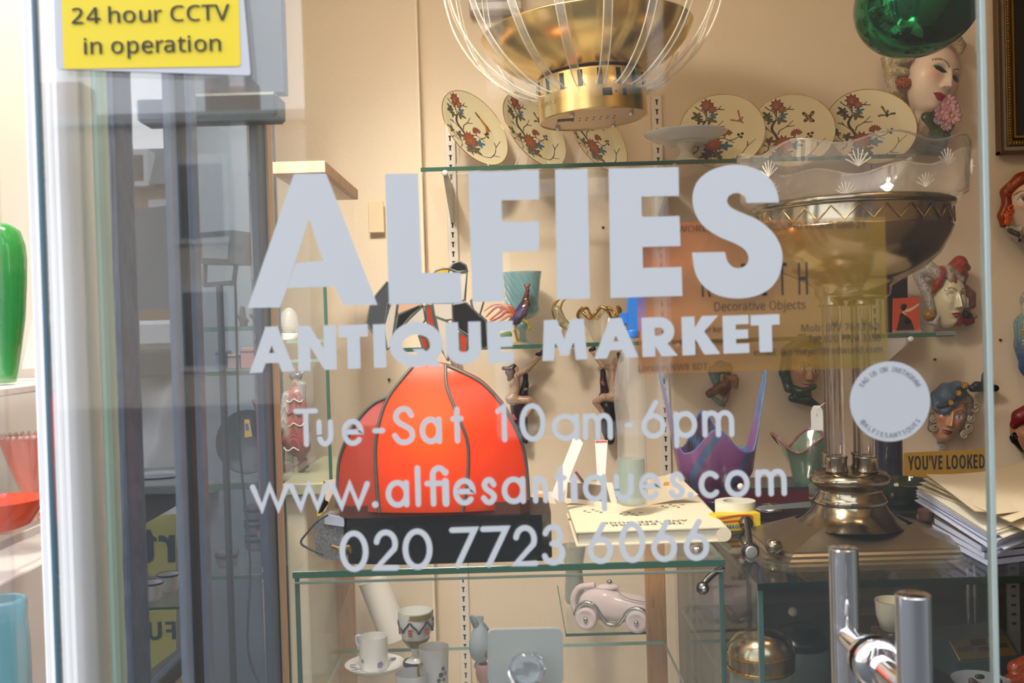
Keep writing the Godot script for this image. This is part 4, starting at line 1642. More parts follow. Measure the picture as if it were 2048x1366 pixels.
# ================================================================ brass and acrylic lamp
func chandelier() -> void:
	var o := at(1187, 240, 2.2)
	var t := thing("brass_lamp", "hanging brass bowl lamp caged in clear acrylic strips", "lamp", o)
	t.rotation.z = deg_to_rad(3.0)
	var brass := mat("brushed_brass", "e8ca86", 0.26, {"metal": 1.0})
	var g := G.new()
	g.lathe([Vector2(0.1165, 0.002), Vector2(0.1175, 0.0), Vector2(0.1185, 0.003), Vector2(0.1185, 0.086), Vector2(0.1175, 0.089), Vector2(0.1175, 0.089), Vector2(0.095, 0.089)], 96)
	part(t, "drum", g, brass)
	g = G.new()
	g.lathe([Vector2(0, 0.0025), Vector2(0.1165, 0.0025), Vector2(0.1165, 0.0025), Vector2(0.1165, 0.01), Vector2(0, 0.01)], 96)
	var bp := part(t, "bottom_plate", g, mat("pale_brass", "d9bf9a", 0.36, {"metal": 0.85}), Vector3.ZERO, "paler brass bottom plate")
	var pr := [Vector2(0.098, 0.0885), Vector2(0.108, 0.0905), Vector2(0.128, 0.098), Vector2(0.162, 0.115), Vector2(0.195, 0.139), Vector2(0.217, 0.163), Vector2(0.2315, 0.19)]
	var prof := Array(smooth2(pr, 5))
	var inner := prof.duplicate()
	inner.reverse()
	for p in inner:
		prof.append(p + Vector2(-0.0012, 0.0022))
	g = G.new()
	g.lathe(prof, 96)
	part(t, "bowl", g, brass)
	for k in 18:
		var a := TAU * (k + 0.28) / 18.0
		var u := Vector3(cos(a), 0, sin(a))
		var path := []
		for q in [[0.113, 0.05], [0.14, 0.058], [0.175, 0.076], [0.222, 0.113], [0.26, 0.16], [0.29, 0.22], [0.307, 0.30], [0.31, 0.40], [0.29, 0.5]]:
			path.append(u * q[0] + Vector3(0, q[1], 0))
		g = G.new()
		g.sweep(smooth3(path, 4), PackedVector2Array([Vector2(-0.0085, -0.0022), Vector2(0.0085, -0.0022), Vector2(0.0085, 0.0022), Vector2(-0.0085, 0.0022)]), Vector3(u.x, 0.001, u.z) * -1.0 + Vector3(0, 1, 0))
		part(t, "acrylic_strip", g, glass("acrylic", "fbfaf4", 0.1, 0.03))
		g = G.new()
		for e in [-0.0085, 0.0085]:
			var side: Vector3 = Vector3(-u.z, 0, u.x) * e
			var ep := []
			for q in path:
				ep.append(q + side)
			g.tube(smooth3(ep, 4), 0.0013, 6)
		part(t, "strip_edge_glint", g, mat("acrylic_edge_glint", "f2eed8", 0.15, {"alpha": 0.5}))  # pale tubes put the light caught on the edges into colour
		g = G.new()
		g.xf = Transform3D(Basis(Vector3.UP, -a), Vector3.ZERO)
		g.box(Vector3(0.1172, 0.067, 0), Vector3(0.004, 0.034, 0.0105))
		part(t, "slot", g, mat("slot_dark", "2a2318", 0.6))
	# switch and socket let into the drum, screws and feet below
	for q in [[1207, 197, 0.021, 0.016], [1241, 199, 0.010, 0.015], [1224, 198, 0.003, 0.004]]:
		var dx: float = (q[0] - 1187.0) * 0.0011
		var ang := asin(dx / 0.1185)
		g = G.new()
		g.xf = Transform3D(Basis(Vector3.UP, ang), Vector3.ZERO)
		g.box(Vector3(0, 0.034, 0.1178), Vector3(q[2], q[3], 0.003), 0.0005)
		part(t, "switch" if q[2] > 0.005 else "screw", g, mat("black_plastic", "191a1c", 0.4))
	for k in 4:
		var a := TAU * (k + 0.38) / 4.0
		g = G.new()
		g.lathe([Vector2(0, -0.006), Vector2(0.004, -0.006), Vector2(0.0055, -0.003), Vector2(0.0055, 0.003), Vector2(0, 0.003)], 14)
		part(bp, "foot", g, mat("chrome", "e6e6ea", 0.07, {"metal": 1.0}), Vector3(cos(a) * 0.092, 0, sin(a) * 0.092))
	for k in 14:
		g = G.new()
		g.lathe([Vector2(0, 0.0018), Vector2(0.0022, 0.0018), Vector2(0.0022, 0.003), Vector2(0, 0.003)], 8)
		part(bp, "vent_hole", g, mat("slot_dark", "2a2318", 0.6), Vector3(-0.045 + 0.015 * (k % 7), 0, -0.006 + 0.024 * (k / 7)))
	g = G.new()
	g.box(Vector3(-0.062, 0.002, 0.012), Vector3(0.036, 0.0012, 0.022))
	part(bp, "rating_label", g, mat("grey_label", "4a4640", 0.6))
	# the rod it hangs on
	g = G.new()
	g.tube(PackedVector3Array([Vector3(0, 0.1, 0), Vector3(0, 0.62, 0)]), 0.012, 16)
	part(t, "rod", g, brass)
	g = G.new()
	g.lathe([Vector2(0, 0.48), Vector2(0.28, 0.48), Vector2(0.295, 0.5), Vector2(0.28, 0.52), Vector2(0, 0.52)], 64)
	part(t, "top_plate", g, brass)
	g = G.new()
	var top := 2.9 - o.y - 0.005
	g.tube(PackedVector3Array([Vector3(0, 0.6, 0), Vector3(-0.02, top, 0)]), 0.004, 8)
	part(t, "cord", g, mat("black_plastic", "191a1c", 0.4))
	var tm := words("LONDON", 0.0085, false, "Droid Serif", 0.0003)
	var q2 := part(t, "engraving", tm, mat("engraved_grey", "8a7448", 0.6))
	var ang2 := asin(clampf((1096 - 1187.0) * 0.0011 / 0.1188, -0.99, 0.99))
	q2.position = Vector3(sin(ang2) * 0.1189, 0.03, cos(ang2) * 0.1189)
	q2.rotation.y = ang2


# ================================================================ faces
# a moulded face in units of half its width; c holds the colours
func face_shape(c: Dictionary) -> G:
	var rows := []
	var tones := []
	var nr := 54
	var ns := 96
	var skin: Color = lin(c.skin)
	var blush: Color = lin(c.get("blush", c.skin))
	var lips: Color = lin(c.lips)
	var lid: Color = lin(c.get("lid", c.skin))
	var brow: Color = lin(c.brow)
	var white: Color = lin(c.get("eye", "e8e4da"))
	var iris: Color = lin(c.get("iris", c.get("eye", "e8e4da")))
	for i in nr + 1:
		var r := float(i) / nr
		var row := PackedVector3Array()
		var tr := PackedColorArray()
		for j in ns:
			var a := TAU * j / ns
			var e := Vector2(cos(a), sin(a) * (1.32 if sin(a) > 0 else 1.42))
			if sin(a) < 0:
				e.x *= 1.0 - 0.22 * pow(-sin(a), 1.6)
			var p := e * r
			var x := absf(p.x)
			var y := p.y
			var z := 0.82 * sqrt(maxf(0.0, 1.0 - pow(r, 2.6)))
			var g2 := func(dx: float, dy: float) -> float: return exp(-dx * dx - dy * dy)
			z -= 0.13 * exp(-pow((x - 0.40) / 0.22, 2) - pow((y - 0.2) / 0.15, 2))
			z += 0.085 * exp(-pow((x - 0.41) / 0.15, 2) - pow((y - 0.15) / 0.10, 2))
			z += 0.05 * exp(-pow((x - 0.4) / 0.3, 2) - pow((y - 0.42) / 0.1, 2))
			var ny := clampf((0.32 - y) / 0.66, 0, 1)
			if y > -0.5:
				var fall := 1.0 if y > -0.36 else exp(-pow((y + 0.36) / 0.055, 2))
				z += (0.05 + 0.25 * ny) * exp(-pow(p.x / (0.1 + 0.05 * ny), 2)) * fall * smoothstep(0.6, 0.2, y)
			z += 0.09 * exp(-pow((x - 0.13) / 0.065, 2) - pow((y + 0.37) / 0.075, 2))
			z += 0.06 * exp(-pow((x - 0.55) / 0.22, 2) - pow((y + 0.15) / 0.25, 2))
			z += 0.09 * exp(-pow(p.x / 0.26, 2) - pow((y + 0.645) / 0.06, 2))
			z += 0.10 * exp(-pow(p.x / 0.21, 2) - pow((y + 0.785) / 0.07, 2))
			z -= 0.04 * exp(-pow(p.x / 0.3, 2) - pow((y + 0.715) / 0.025, 2))
			z += 0.12 * exp(-pow(p.x / 0.3, 2) - pow((y + 1.13) / 0.17, 2))
			row.append(Vector3(p.x, y, z))
			var col := skin.lerp(blush, 0.85 * exp(-pow((x - 0.58) / 0.2, 2) - pow((y + 0.12) / 0.2, 2)))
			var u := (x - 0.41) / 0.25
			var almond := 0.1 * (1.0 - u * u)
			if absf(u) < 1.2 and y > 0.12 and y < 0.14 + 0.24 * (1 - u * u * 0.7):
				col = col.lerp(lid, 0.8)
			if absf(u) < 1.0 and absf(y - 0.145) < almond:
				col = white
				if Vector2(x - 0.41, y - 0.15).length() < 0.09:
					col = iris
				if Vector2(x - 0.41, y - 0.15).length() < 0.035 and c.has("iris"):
					col = lin("15140f")
			elif absf(u) < 1.1 and y > 0.14 and y - 0.145 < almond + 0.035 and y - 0.145 > almond - 0.01:
				col = lin(c.get("lash", c.brow))
			var ub := (x - 0.43) / 0.33
			if absf(ub) < 1.0 and absf(y - (0.36 + 0.15 * (1 - ub * ub))) < 0.024:
				col = brow
			var um := p.x / 0.31
			if absf(um) < 1.0:
				var topl := -0.72 + 0.125 * (1 - um * um) - 0.045 * exp(-pow(p.x / 0.06, 2))
				var bot := -0.72 - 0.15 * (1 - um * um)
				if y < topl and y > bot:
					col = lips if absf(y + 0.715) > 0.014 else lips.darkened(0.4)
			if Vector2(x - 0.11, y + 0.415).length() < 0.03:
				col = col.darkened(0.35)
			tr.append(col)
		rows.append(row)
		tones.append(tr)
	# the rim turns back so that the mask has thickness
	var back := PackedVector3Array()
	var bt := PackedColorArray()
	for j in ns:
		back.append(rows[nr][j] * Vector3(0.94, 0.94, 1) + Vector3(0, 0, -0.18))
		bt.append(tones[nr][j])
	rows.append(back)
	tones.append(bt)
	var g := G.new()
	g.grid(rows, true, tones)
	return g


func face(t: Node3D, px: float, py: float, d: float, unit: float, stretch: float, turn: Vector3, c: Dictionary, rough := 0.16) -> void:
	var n := part(t, "face", face_shape(c), mat("painted_clay_%d" % int(rough * 100), "ffffff", rough, {"vc": true}))
	var k := unit * d / F
	n.position = at(px, py, d) - t.position
	n.basis = Basis.from_euler(Vector3(deg_to_rad(turn.x), deg_to_rad(turn.y), deg_to_rad(turn.z))).scaled_local(Vector3(k * stretch, k, k))


# rounded limbs given in picture places: [x0, y0, x1, y1, r0, r1, forward0, forward1, colour], lengths in picture pixels
func moulded(t: Node3D, called: String, list_: Array, d: float, cell_px: float, rough := 0.18, label := "") -> MeshInstance3D:
	var k := d / F
	var items := []
	for q in list_:
		items.append([at(q[0], q[1], d) - t.position + Vector3(0, 0, q[6] * k), at(q[2], q[3], d) - t.position + Vector3(0, 0, q[7] * k), q[4] * k, q[5] * k, lin(q[8])])
	var g := blob(items, cell_px * k)
	g.orient(0)
	return part(t, called, g, mat("painted_clay_%d" % int(rough * 100), "ffffff", rough, {"vc": true}), Vector3.ZERO, label)


# a curl of hair: a tapering spiral rope
func curl(t: Node3D, called: String, px: float, py: float, d: float, r: float, thick: float, turns: float, start: float, hex: String, forward := 0.0) -> void:
	var k := d / F
	var path := []
	var rad := PackedFloat32Array()
	var n := int(turns * 14)
	for i in n + 1:
		var s := float(i) / n
		var a := deg_to_rad(start) + TAU * turns * s
		var rr := r * (1.0 - 0.8 * s)
		path.append(at(px, py, d) - t.position + Vector3(cos(a) * rr * k, sin(a) * rr * k, (forward + 4.0 * s) * k))
		rad.append(thick * (1.0 - 0.45 * s) * k)
	var g := G.new()
	g.tint(hex)
	g.tube(PackedVector3Array(path), rad, 8)
	part(t, called, g, mat("painted_clay_18", "ffffff", 0.18, {"vc": true}))


func rosette(t: Node3D, called: String, px: float, py: float, d: float, r: float, n: int, hex: String, mid_hex: String, forward: float, long := 1.0) -> void:
	var k := d / F
	var g := G.new()
	var o := at(px, py, d) - t.position + Vector3(0, 0, forward * k)
	for j in n:
		var a := TAU * j / n
		g.tint(hex)
		g.col = g.col * (0.85 + 0.3 * ((j * 7) % 3) / 2.0)
		g.xf = Transform3D(Basis(Vector3(0, 0, 1), a) * Basis(Vector3(0, 1, 0), -0.35), o)
		g.ball(Vector3(r * k * 0.6, 0, 0), Vector3(r * k * 0.48, r * k * 0.3 / long, r * k * 0.2), 8, 6)
	g.xf = Transform3D(Basis(), o + Vector3(0, 0, r * k * 0.15))
	g.tint(mid_hex)
	g.ball(Vector3.ZERO, Vector3.ONE * r * k * 0.3, 8, 6)
	part(t, called, g, mat("painted_clay_18", "ffffff", 0.18, {"vc": true}))


func price_tag(px: float, py: float, d: float, w: float, h: float, label: String, lines: Array, from: Array) -> void:
	var o := at(px, py, d)
	var k := d / F
	var t := thing("price_tag", label, "price tag", o, "")
	var g := G.new()
	g.prism(PackedVector2Array([Vector2(-w / 2, -h / 2) * k, Vector2(w / 2, -h / 2) * k, Vector2(w / 2, h * 0.28) * k, Vector2(w * 0.26, h / 2) * k, Vector2(-w * 0.26, h / 2) * k, Vector2(-w / 2, h * 0.28) * k]), -0.0004, 0.0004)
	part(t, "card", g, mat("tag_card", "d9d6cf", 0.7))
	g = G.new()
	var p := at(from[0], from[1], d) - o
	g.tube(smooth3([Vector3(0, h * 0.38 * k, 0.001), Vector3(p.x * 0.4, lerpf(h * 0.38 * k, p.y, 0.5), 0.004), Vector3(p.x, p.y, -0.001)], 4), 0.0006, 5)
	part(t, "string", g, mat("string_white", "e2ddd2", 0.7))
	for k2 in lines.size():
		var n := part(t, "handwriting", words(lines[k2], 5.5 * k, false, "Droid Serif", 0.0002), mat("tag_ink", "6d6a70", 0.7), Vector3(0, (h * 0.12 - k2 * 8.0) * k, 0.0006))
		n.rotation.z = 0.06


func wall_masks() -> void:
	var d := WALL - 0.05
	# blonde lady with flowers
	var p := at(1850, 180, WALL - 0.005)
	var t := thing("wall_mask", "large blonde lady face mask with closed eyes and pink flowers", "wall mask", p, "")
	face(t, 1862, 160, d, 53, 1.06, Vector3(8, 24, -20), {"skin": "f2dcc6", "blush": "e8ac9c", "lips": "a8232e", "lid": "b5b48c", "brow": "3c2c28", "eye": "171512", "lash": "171512"}, 0.35)
	var hair := "ecdcb4"
	var h2 := "d9c08a"
	moulded(t, "hair", [[1776, 118, 1800, 112, 14, 16, 6, 14, hair], [1800, 112, 1840, 98, 16, 16, 14, 22, h2], [1772, 120, 1778, 148, 12, 13, 6, 10, h2], [1778, 146, 1800, 150, 11, 9, 16, 22, hair], [1778, 150, 1784, 185, 13, 10, 8, 12, hair], [1785, 186, 1798, 196, 8, 6, 10, 12, h2], [1788, 128, 1808, 124, 9, 7, 26, 26, hair], [1840, 92, 1890, 76, 17, 17, 22, 20, hair], [1890, 80, 1912, 96, 13, 12, 20, 16, h2], [1905, 84, 1912, 108, 9, 6, 22, 18, hair]], d, 2.6, 0.3)
	var k := d / F
	var g := G.new()
	for j in 34:
		g.tint("a85a3a" if j % 2 else "96482e")
		var a := j * 2.4
		var rr := sqrt(j / 34.0)
		g.ball(Vector3(cos(a) * rr * 15 * k, sin(a) * rr * 11 * k, sqrt(maxf(0, 1 - rr * rr)) * 9 * k), Vector3.ONE * 3.3 * k, 6, 5)
	part(t, "earring", g, mat("painted_clay_30", "ffffff", 0.3, {"vc": true}), at(1798, 172, d) - p + Vector3(0, 0, 0.03), "knobbly terracotta flower earring")
	moulded(t, "neck", [[1838, 215, 1842, 270, 20, 24, -4, 0, "ecd2b8"]], d, 4.0, 0.35)
	moulded(t, "scarf", [[1828, 285, 1870, 292, 16, 15, 6, 10, "6f8794"], [1850, 270, 1878, 285, 10, 12, 14, 14, "7d95a2"], [1842, 300, 1880, 305, 12, 10, 8, 8, "63798a"]], d, 3.2, 0.3)
	moulded(t, "leaves", [[1846, 240, 1858, 262, 14, 11, 12, 14, "5d6a3c"], [1868, 270, 1888, 276, 11, 8, 14, 12, "7d8a4c"], [1890, 262, 1900, 250, 8, 6, 12, 10, "8a9658"], [1856, 222, 1862, 214, 9, 6, 12, 12, "56633a"]], d, 2.8, 0.3)
	for q in [[1884, 212, 17, "cf93a0"], [1872, 232, 17, "c48a9c"], [1892, 238, 18, "d29aa4"], [1880, 256, 13, "b98fa2"], [1898, 224, 10, "b9a0b4"], [1864, 246, 10, "a59ab0"]]:
		rosette(t, "flower", q[0], q[1], d, q[2], 9, q[3], "c9a86a", 26)
	# jester
	p = at(1890, 600, WALL - 0.005)
	t = thing("wall_mask", "cream jester face mask in a red and white pointed cap", "wall mask", p, "")
	face(t, 1894, 598, d, 42, 0.78, Vector3(2, 14, -3), {"skin": "d5caa4", "lips": "b2301c", "brow": "33291f", "eye": "d9cdb4", "lash": "8a7a5c", "blush": "d9c89a"})
	moulded(t, "cap", [[1833, 548, 1850, 538, 9, 15, 4, 14, "e4dccd"], [1850, 538, 1868, 550, 15, 13, 16, 20, "e6dfd2"], [1834, 552, 1847, 580, 9, 10, 4, 10, "ddd5c8"], [1847, 580, 1857, 618, 9, 7, 10, 14, "d8cfc2"],
		[1872, 545, 1866, 568, 12, 8, 24, 24, "c2451f"], [1866, 568, 1858, 584, 8, 4, 24, 20, "c2451f"], [1884, 540, 1888, 560, 8, 5, 28, 30, "e6dfd2"], [1888, 542, 1898, 566, 7, 3, 28, 30, "c2451f"],
		[1890, 544, 1912, 560, 7, 7, 28, 22, "e6dfd2"], [1892, 540, 1912, 528, 11, 15, 18, 16, "c2451f"], [1912, 528, 1929, 536, 15, 7, 16, 12, "cf4a22"], [1908, 544, 1922, 552, 13, 8, 20, 14, "c2451f"], [1922, 548, 1921, 574, 7, 4, 14, 10, "b53c1c"], [1876, 541, 1884, 538, 6, 6, 26, 26, "e6dfd2"]], d, 2.0)
	moulded(t, "hair", [[1928, 578, 1940, 590, 9, 9, 4, 4, "9a6a54"], [1940, 590, 1942, 610, 9, 8, 4, 4, "8f5f4a"], [1932, 600, 1930, 622, 10, 8, 4, 4, "9a6a54"], [1922, 584, 1924, 600, 8, 8, 8, 8, "a3735c"]], d, 2.2, 0.3)
	moulded(t, "pompom", [[1853, 631, 1853.5, 631, 12, 12, 12, 12, "c8922c"]], d, 1.8, 0.3, "mustard yellow pompom")
	moulded(t, "pompom", [[1926, 629, 1932, 631, 8, 7, 12, 12, "1f1c1c"]], d, 1.8, 0.3, "black pompom")
	moulded(t, "pompom", [[1944, 632, 1946, 633, 5, 5, 8, 8, "b58c3a"]], d, 1.6, 0.3, "small ochre pompom")
	moulded(t, "collar", [[1856, 644, 1866, 646, 6, 6, 10, 14, "e2dacb"], [1866, 640, 1872, 632, 6, 5, 14, 12, "e2dacb"], [1912, 646, 1918, 630, 7, 4, 12, 10, "c02a2a"], [1922, 642, 1940, 642, 7, 6, 10, 8, "8f2222"], [1930, 648, 1938, 646, 5, 4, 8, 8, "9d2626"]], d, 1.8)
	# red-haired lady at the edge of the view
	p = at(2050, 420, WALL - 0.005)
	t = thing("wall_mask", "smiling lady face mask with curly orange red hair", "wall mask", p, "")
	face(t, 2053, 408, d, 46, 0.95, Vector3(0, -6, 4), {"skin": "ead3bb", "blush": "e2b09c", "lips": "b5382e", "brow": "6a3426", "eye": "eeeae2", "iris": "5f7da0", "lid": "dcc0a0"})
	moulded(t, "hair", [[2008, 385, 2030, 362, 12, 13, 10, 20, "c4552a"], [2030, 362, 2060, 352, 13, 14, 20, 24, "cc5c2e"], [2060, 352, 2090, 366, 14, 13, 22, 14, "c4552a"], [2007, 388, 2010, 410, 11, 10, 10, 10, "b94d26"], [2008, 410, 2002, 432, 10, 10, 10, 8, "c4552a"], [2000, 432, 2003, 450, 9, 7, 8, 8, "b94d26"]], d, 2.4)
	for q in [[2016, 378, 11, 20], [2012, 420, 9, 200], [2008, 434, 7, 90], [2006, 446, 6, 10]]:
		curl(t, "curl", q[0], q[1], d, q[2], 3.6, 1.6, q[3], "cf6030", 18)
	moulded(t, "collar", [[2010, 452, 2028, 470, 8, 12, 6, 10, "ddd6c6"], [2028, 470, 2036, 482, 12, 8, 10, 8, "e4decf"], [2036, 458, 2080, 478, 10, 12, 12, 12, "e4decf"]], d, 2.6)
	moulded(t, "lapel", [[2012, 462, 2026, 470, 5, 7, 14, 16, "6c675c"], [2026, 470, 2032, 482, 7, 4, 16, 14, "6c675c"]], d, 2.0, 0.3, "grey lapel")
	rosette(t, "brooch", 2043, 466, d, 12, 9, "b89a6a", "4a3524", 24)
	# sunflower mask cut by the frame
	p = at(2060, 670, WALL - 0.005)
	t = thing("wall_mask", "blue and white wall mask trimmed with yellow sunflowers", "wall mask", p, "")
	moulded(t, "bonnet", [[2060, 600, 2075, 640, 22, 34, 8, 12, "dcd9cc"], [2050, 650, 2055, 690, 24, 26, 6, 8, "9fc0c4"], [2052, 690, 2062, 735, 25, 22, 6, 6, "5a78b0"], [2048, 735, 2056, 748, 12, 10, 4, 4, "4a62a0"], [2042, 715, 2046, 730, 9, 8, 8, 8, "6c86bc"]], d, 3.0)
	face(t, 2098, 676, d, 46, 0.9, Vector3(0, 8, 0), {"skin": "e3cdb4", "lips": "b5382e", "brow": "5a4030", "blush": "dfae9c"})
	for q in [[2046, 640, 14], [2038, 664, 15], [2040, 684, 15], [2050, 660, 12]]:
		rosette(t, "sunflower", q[0], q[1], d, q[2], 11, "c9a326", "5a4420", 32, 1.6)
	# blue hat lady
	p = at(1895, 830, WALL - 0.005)
	t = thing("wall_mask", "grey haired lady face mask in a tilted blue felt hat", "wall mask", p, "")
	face(t, 1894, 832, d, 38, 0.9, Vector3(4, -8, -14), {"skin": "b98660", "blush": "a9603f", "lips": "74281f", "lid": "c0a284", "brow": "2c2018", "eye": "c4ccd4", "iris": "5f7396"}, 0.28)
	moulded(t, "hat", [[1868, 792, 1882, 786, 14, 22, 16, 22, "66809a"], [1880, 790, 1904, 776, 20, 16, 24, 20, "66809a"], [1866, 806, 1884, 806, 11, 11, 22, 28, "5e7892"], [1862, 814, 1876, 818, 8, 8, 24, 30, "66809a"], [1876, 818, 1894, 804, 8, 7, 30, 32, "6f8aa4"], [1894, 804, 1914, 780, 7, 6, 32, 26, "6f8aa4"], [1914, 780, 1924, 769, 6, 4, 26, 22, "66809a"]], d, 2.0, 0.5)
	moulded(t, "ribbon", [[1862, 810, 1876, 806, 4, 4, 36, 40, "22304a"], [1888, 796, 1896, 788, 4, 4, 42, 40, "22304a"], [1900, 776, 1908, 774, 5, 4, 38, 36, "22304a"]], d, 1.6, 0.5)
	for q in [[1883, 802, 6], [1898, 783, 6], [1909, 767, 7.5]]:
		rosette(t, "rosette", q[0], q[1], d, q[2], 7, "c08a28", "d69c34", 42)
	moulded(t, "hair", [[1920, 784, 1930, 800, 8, 10, 12, 12, "8c8069"], [1930, 800, 1934, 820, 11, 9, 12, 10, "8c8069"], [1930, 822, 1930, 845, 9, 8, 10, 10, "857962"], [1926, 848, 1920, 866, 8, 6, 10, 10, "8c8069"], [1862, 830, 1860, 856, 7, 8, 8, 8, "857962"]], d, 2.2, 0.4)
	for q in [[1943, 815, 11, 10], [1936, 836, 8, 120], [1929, 854, 9, 240], [1921, 868, 8, 30], [1862, 853, 8, 160], [1860, 838, 7, 60], [1922, 800, 8, 200]]:
		curl(t, "curl", q[0], q[1], d, q[2], 3.2, 1.5, q[3], "a09478", 16)
	price_tag(1882, 888, WALL - 0.02, 17, 20, "small white price tag hanging under the blue hat mask", ["Reto", "£a"], [1884, 868])
	price_tag(1928, 604, WALL - 0.075, 18, 21, "small white price tag hanging from the jester mask", ["£97", "£145"], [1926, 576])
	# red beret lady cut by the frame
	p = at(2050, 860, WALL - 0.005)
	t = thing("wall_mask", "dark haired lady face mask in a crimson beret", "wall mask", p, "")
	face(t, 2052, 862, d, 36, 0.9, Vector3(2, 6, 6), {"skin": "a87a5c", "blush": "9a5a40", "lips": "7a1f1c", "brow": "1c1614", "eye": "d0ccc0", "iris": "2c241c", "lash": "15120f"}, 0.28)
	moulded(t, "beret", [[2022, 848, 2030, 832, 9, 14, 14, 20, "8c1a22"], [2030, 832, 2056, 818, 16, 18, 20, 24, "921c24"], [2056, 818, 2080, 828, 18, 14, 22, 14, "8c1a22"]], d, 2.4, 0.45)
	moulded(t, "braid", [[2020, 874, 2028, 870, 6, 6, 10, 12, "1a1718"], [2024, 880, 2036, 890, 7, 6, 10, 8, "1a1718"], [2036, 890, 2042, 900, 6, 4, 8, 8, "1a1718"]], d, 2.0, 0.3)
	curl(t, "curl", 2022, 872, d, 7, 3.2, 1.4, 40, "211c1e", 14)
	# green headscarf lady behind the crystal columns
	p = at(1605, 770, WALL - 0.005)
	t = thing("wall_mask", "tanned lady face mask wrapped in a glossy green headscarf", "wall mask", p, "")
	face(t, 1606, 742, d, 36, 0.85, Vector3(4, 12, -10), {"skin": "b58a66", "blush": "ad6c50", "lips": "b5687a", "brow": "2c2018", "eye": "d8d0c0", "iris": "3c2c1c"}, 0.2)
	moulded(t, "headscarf", [[1572, 700, 1566, 745, 10, 10, 10, 8, "2f5a3c"], [1566, 745, 1574, 775, 10, 9, 8, 10, "376646"], [1574, 775, 1596, 782, 9, 9, 12, 18, "2f5a3c"], [1582, 796, 1612, 800, 8, 10, 8, 10, "2a5236"], [1612, 800, 1634, 812, 10, 6, 10, 8, "2f5a3c"], [1596, 782, 1622, 772, 8, 6, 20, 20, "3c6e4a"], [1572, 700, 1600, 680, 10, 12, 10, 14, "376646"], [1600, 680, 1632, 690, 12, 10, 14, 10, "2f5a3c"]], d, 2.4, 0.15)
	moulded(t, "neck", [[1606, 775, 1612, 792, 12, 12, 2, 2, "a87c58"]], d, 2.6, 0.2)
	# small profile bust with copper hair
	p = at(1443, 775, WALL - 0.005)
	t = thing("wall_bust", "small copper haired profile head in a turquoise cap on the wall", "wall mask", p, "")
	moulded(t, "hair", [[1418, 790, 1432, 778, 6, 9, 6, 10, "8a5636"], [1432, 778, 1448, 768, 10, 9, 12, 12, "94603c"], [1414, 786, 1420, 782, 5, 6, 6, 6, "7c4c30"], [1444, 786, 1454, 776, 7, 6, 10, 10, "8a5636"], [1450, 764, 1456, 752, 7, 6, 10, 8, "94603c"]], d, 1.8, 0.3)
	moulded(t, "face", [[1456, 756, 1466, 762, 11, 10, 4, 4, "c89a7c"], [1466, 762, 1470, 772, 8, 6, 4, 4, "c89a7c"], [1469, 752, 1474, 757, 4, 3, 6, 6, "c89a7c"], [1468, 765, 1471, 766, 3, 2.5, 8, 8, "a8503c"], [1454, 772, 1450, 800, 9, 6, 2, 2, "bf9274"], [1448, 806, 1449, 810, 4, 2, 2, 2, "bf9274"]], d, 1.8, 0.3)
	moulded(t, "cap", [[1426, 742, 1430, 762, 12, 9, 6, 8, "7fa698"], [1438, 734, 1452, 736, 14, 12, 8, 8, "86ae9f"]], d, 2.0, 0.3, "turquoise cap")
	moulded(t, "collar", [[1424, 794, 1440, 806, 4, 5, 2, 4, "7fa698"], [1440, 806, 1448, 812, 5, 3, 4, 2, "7fa698"]], d, 1.8, 0.3)


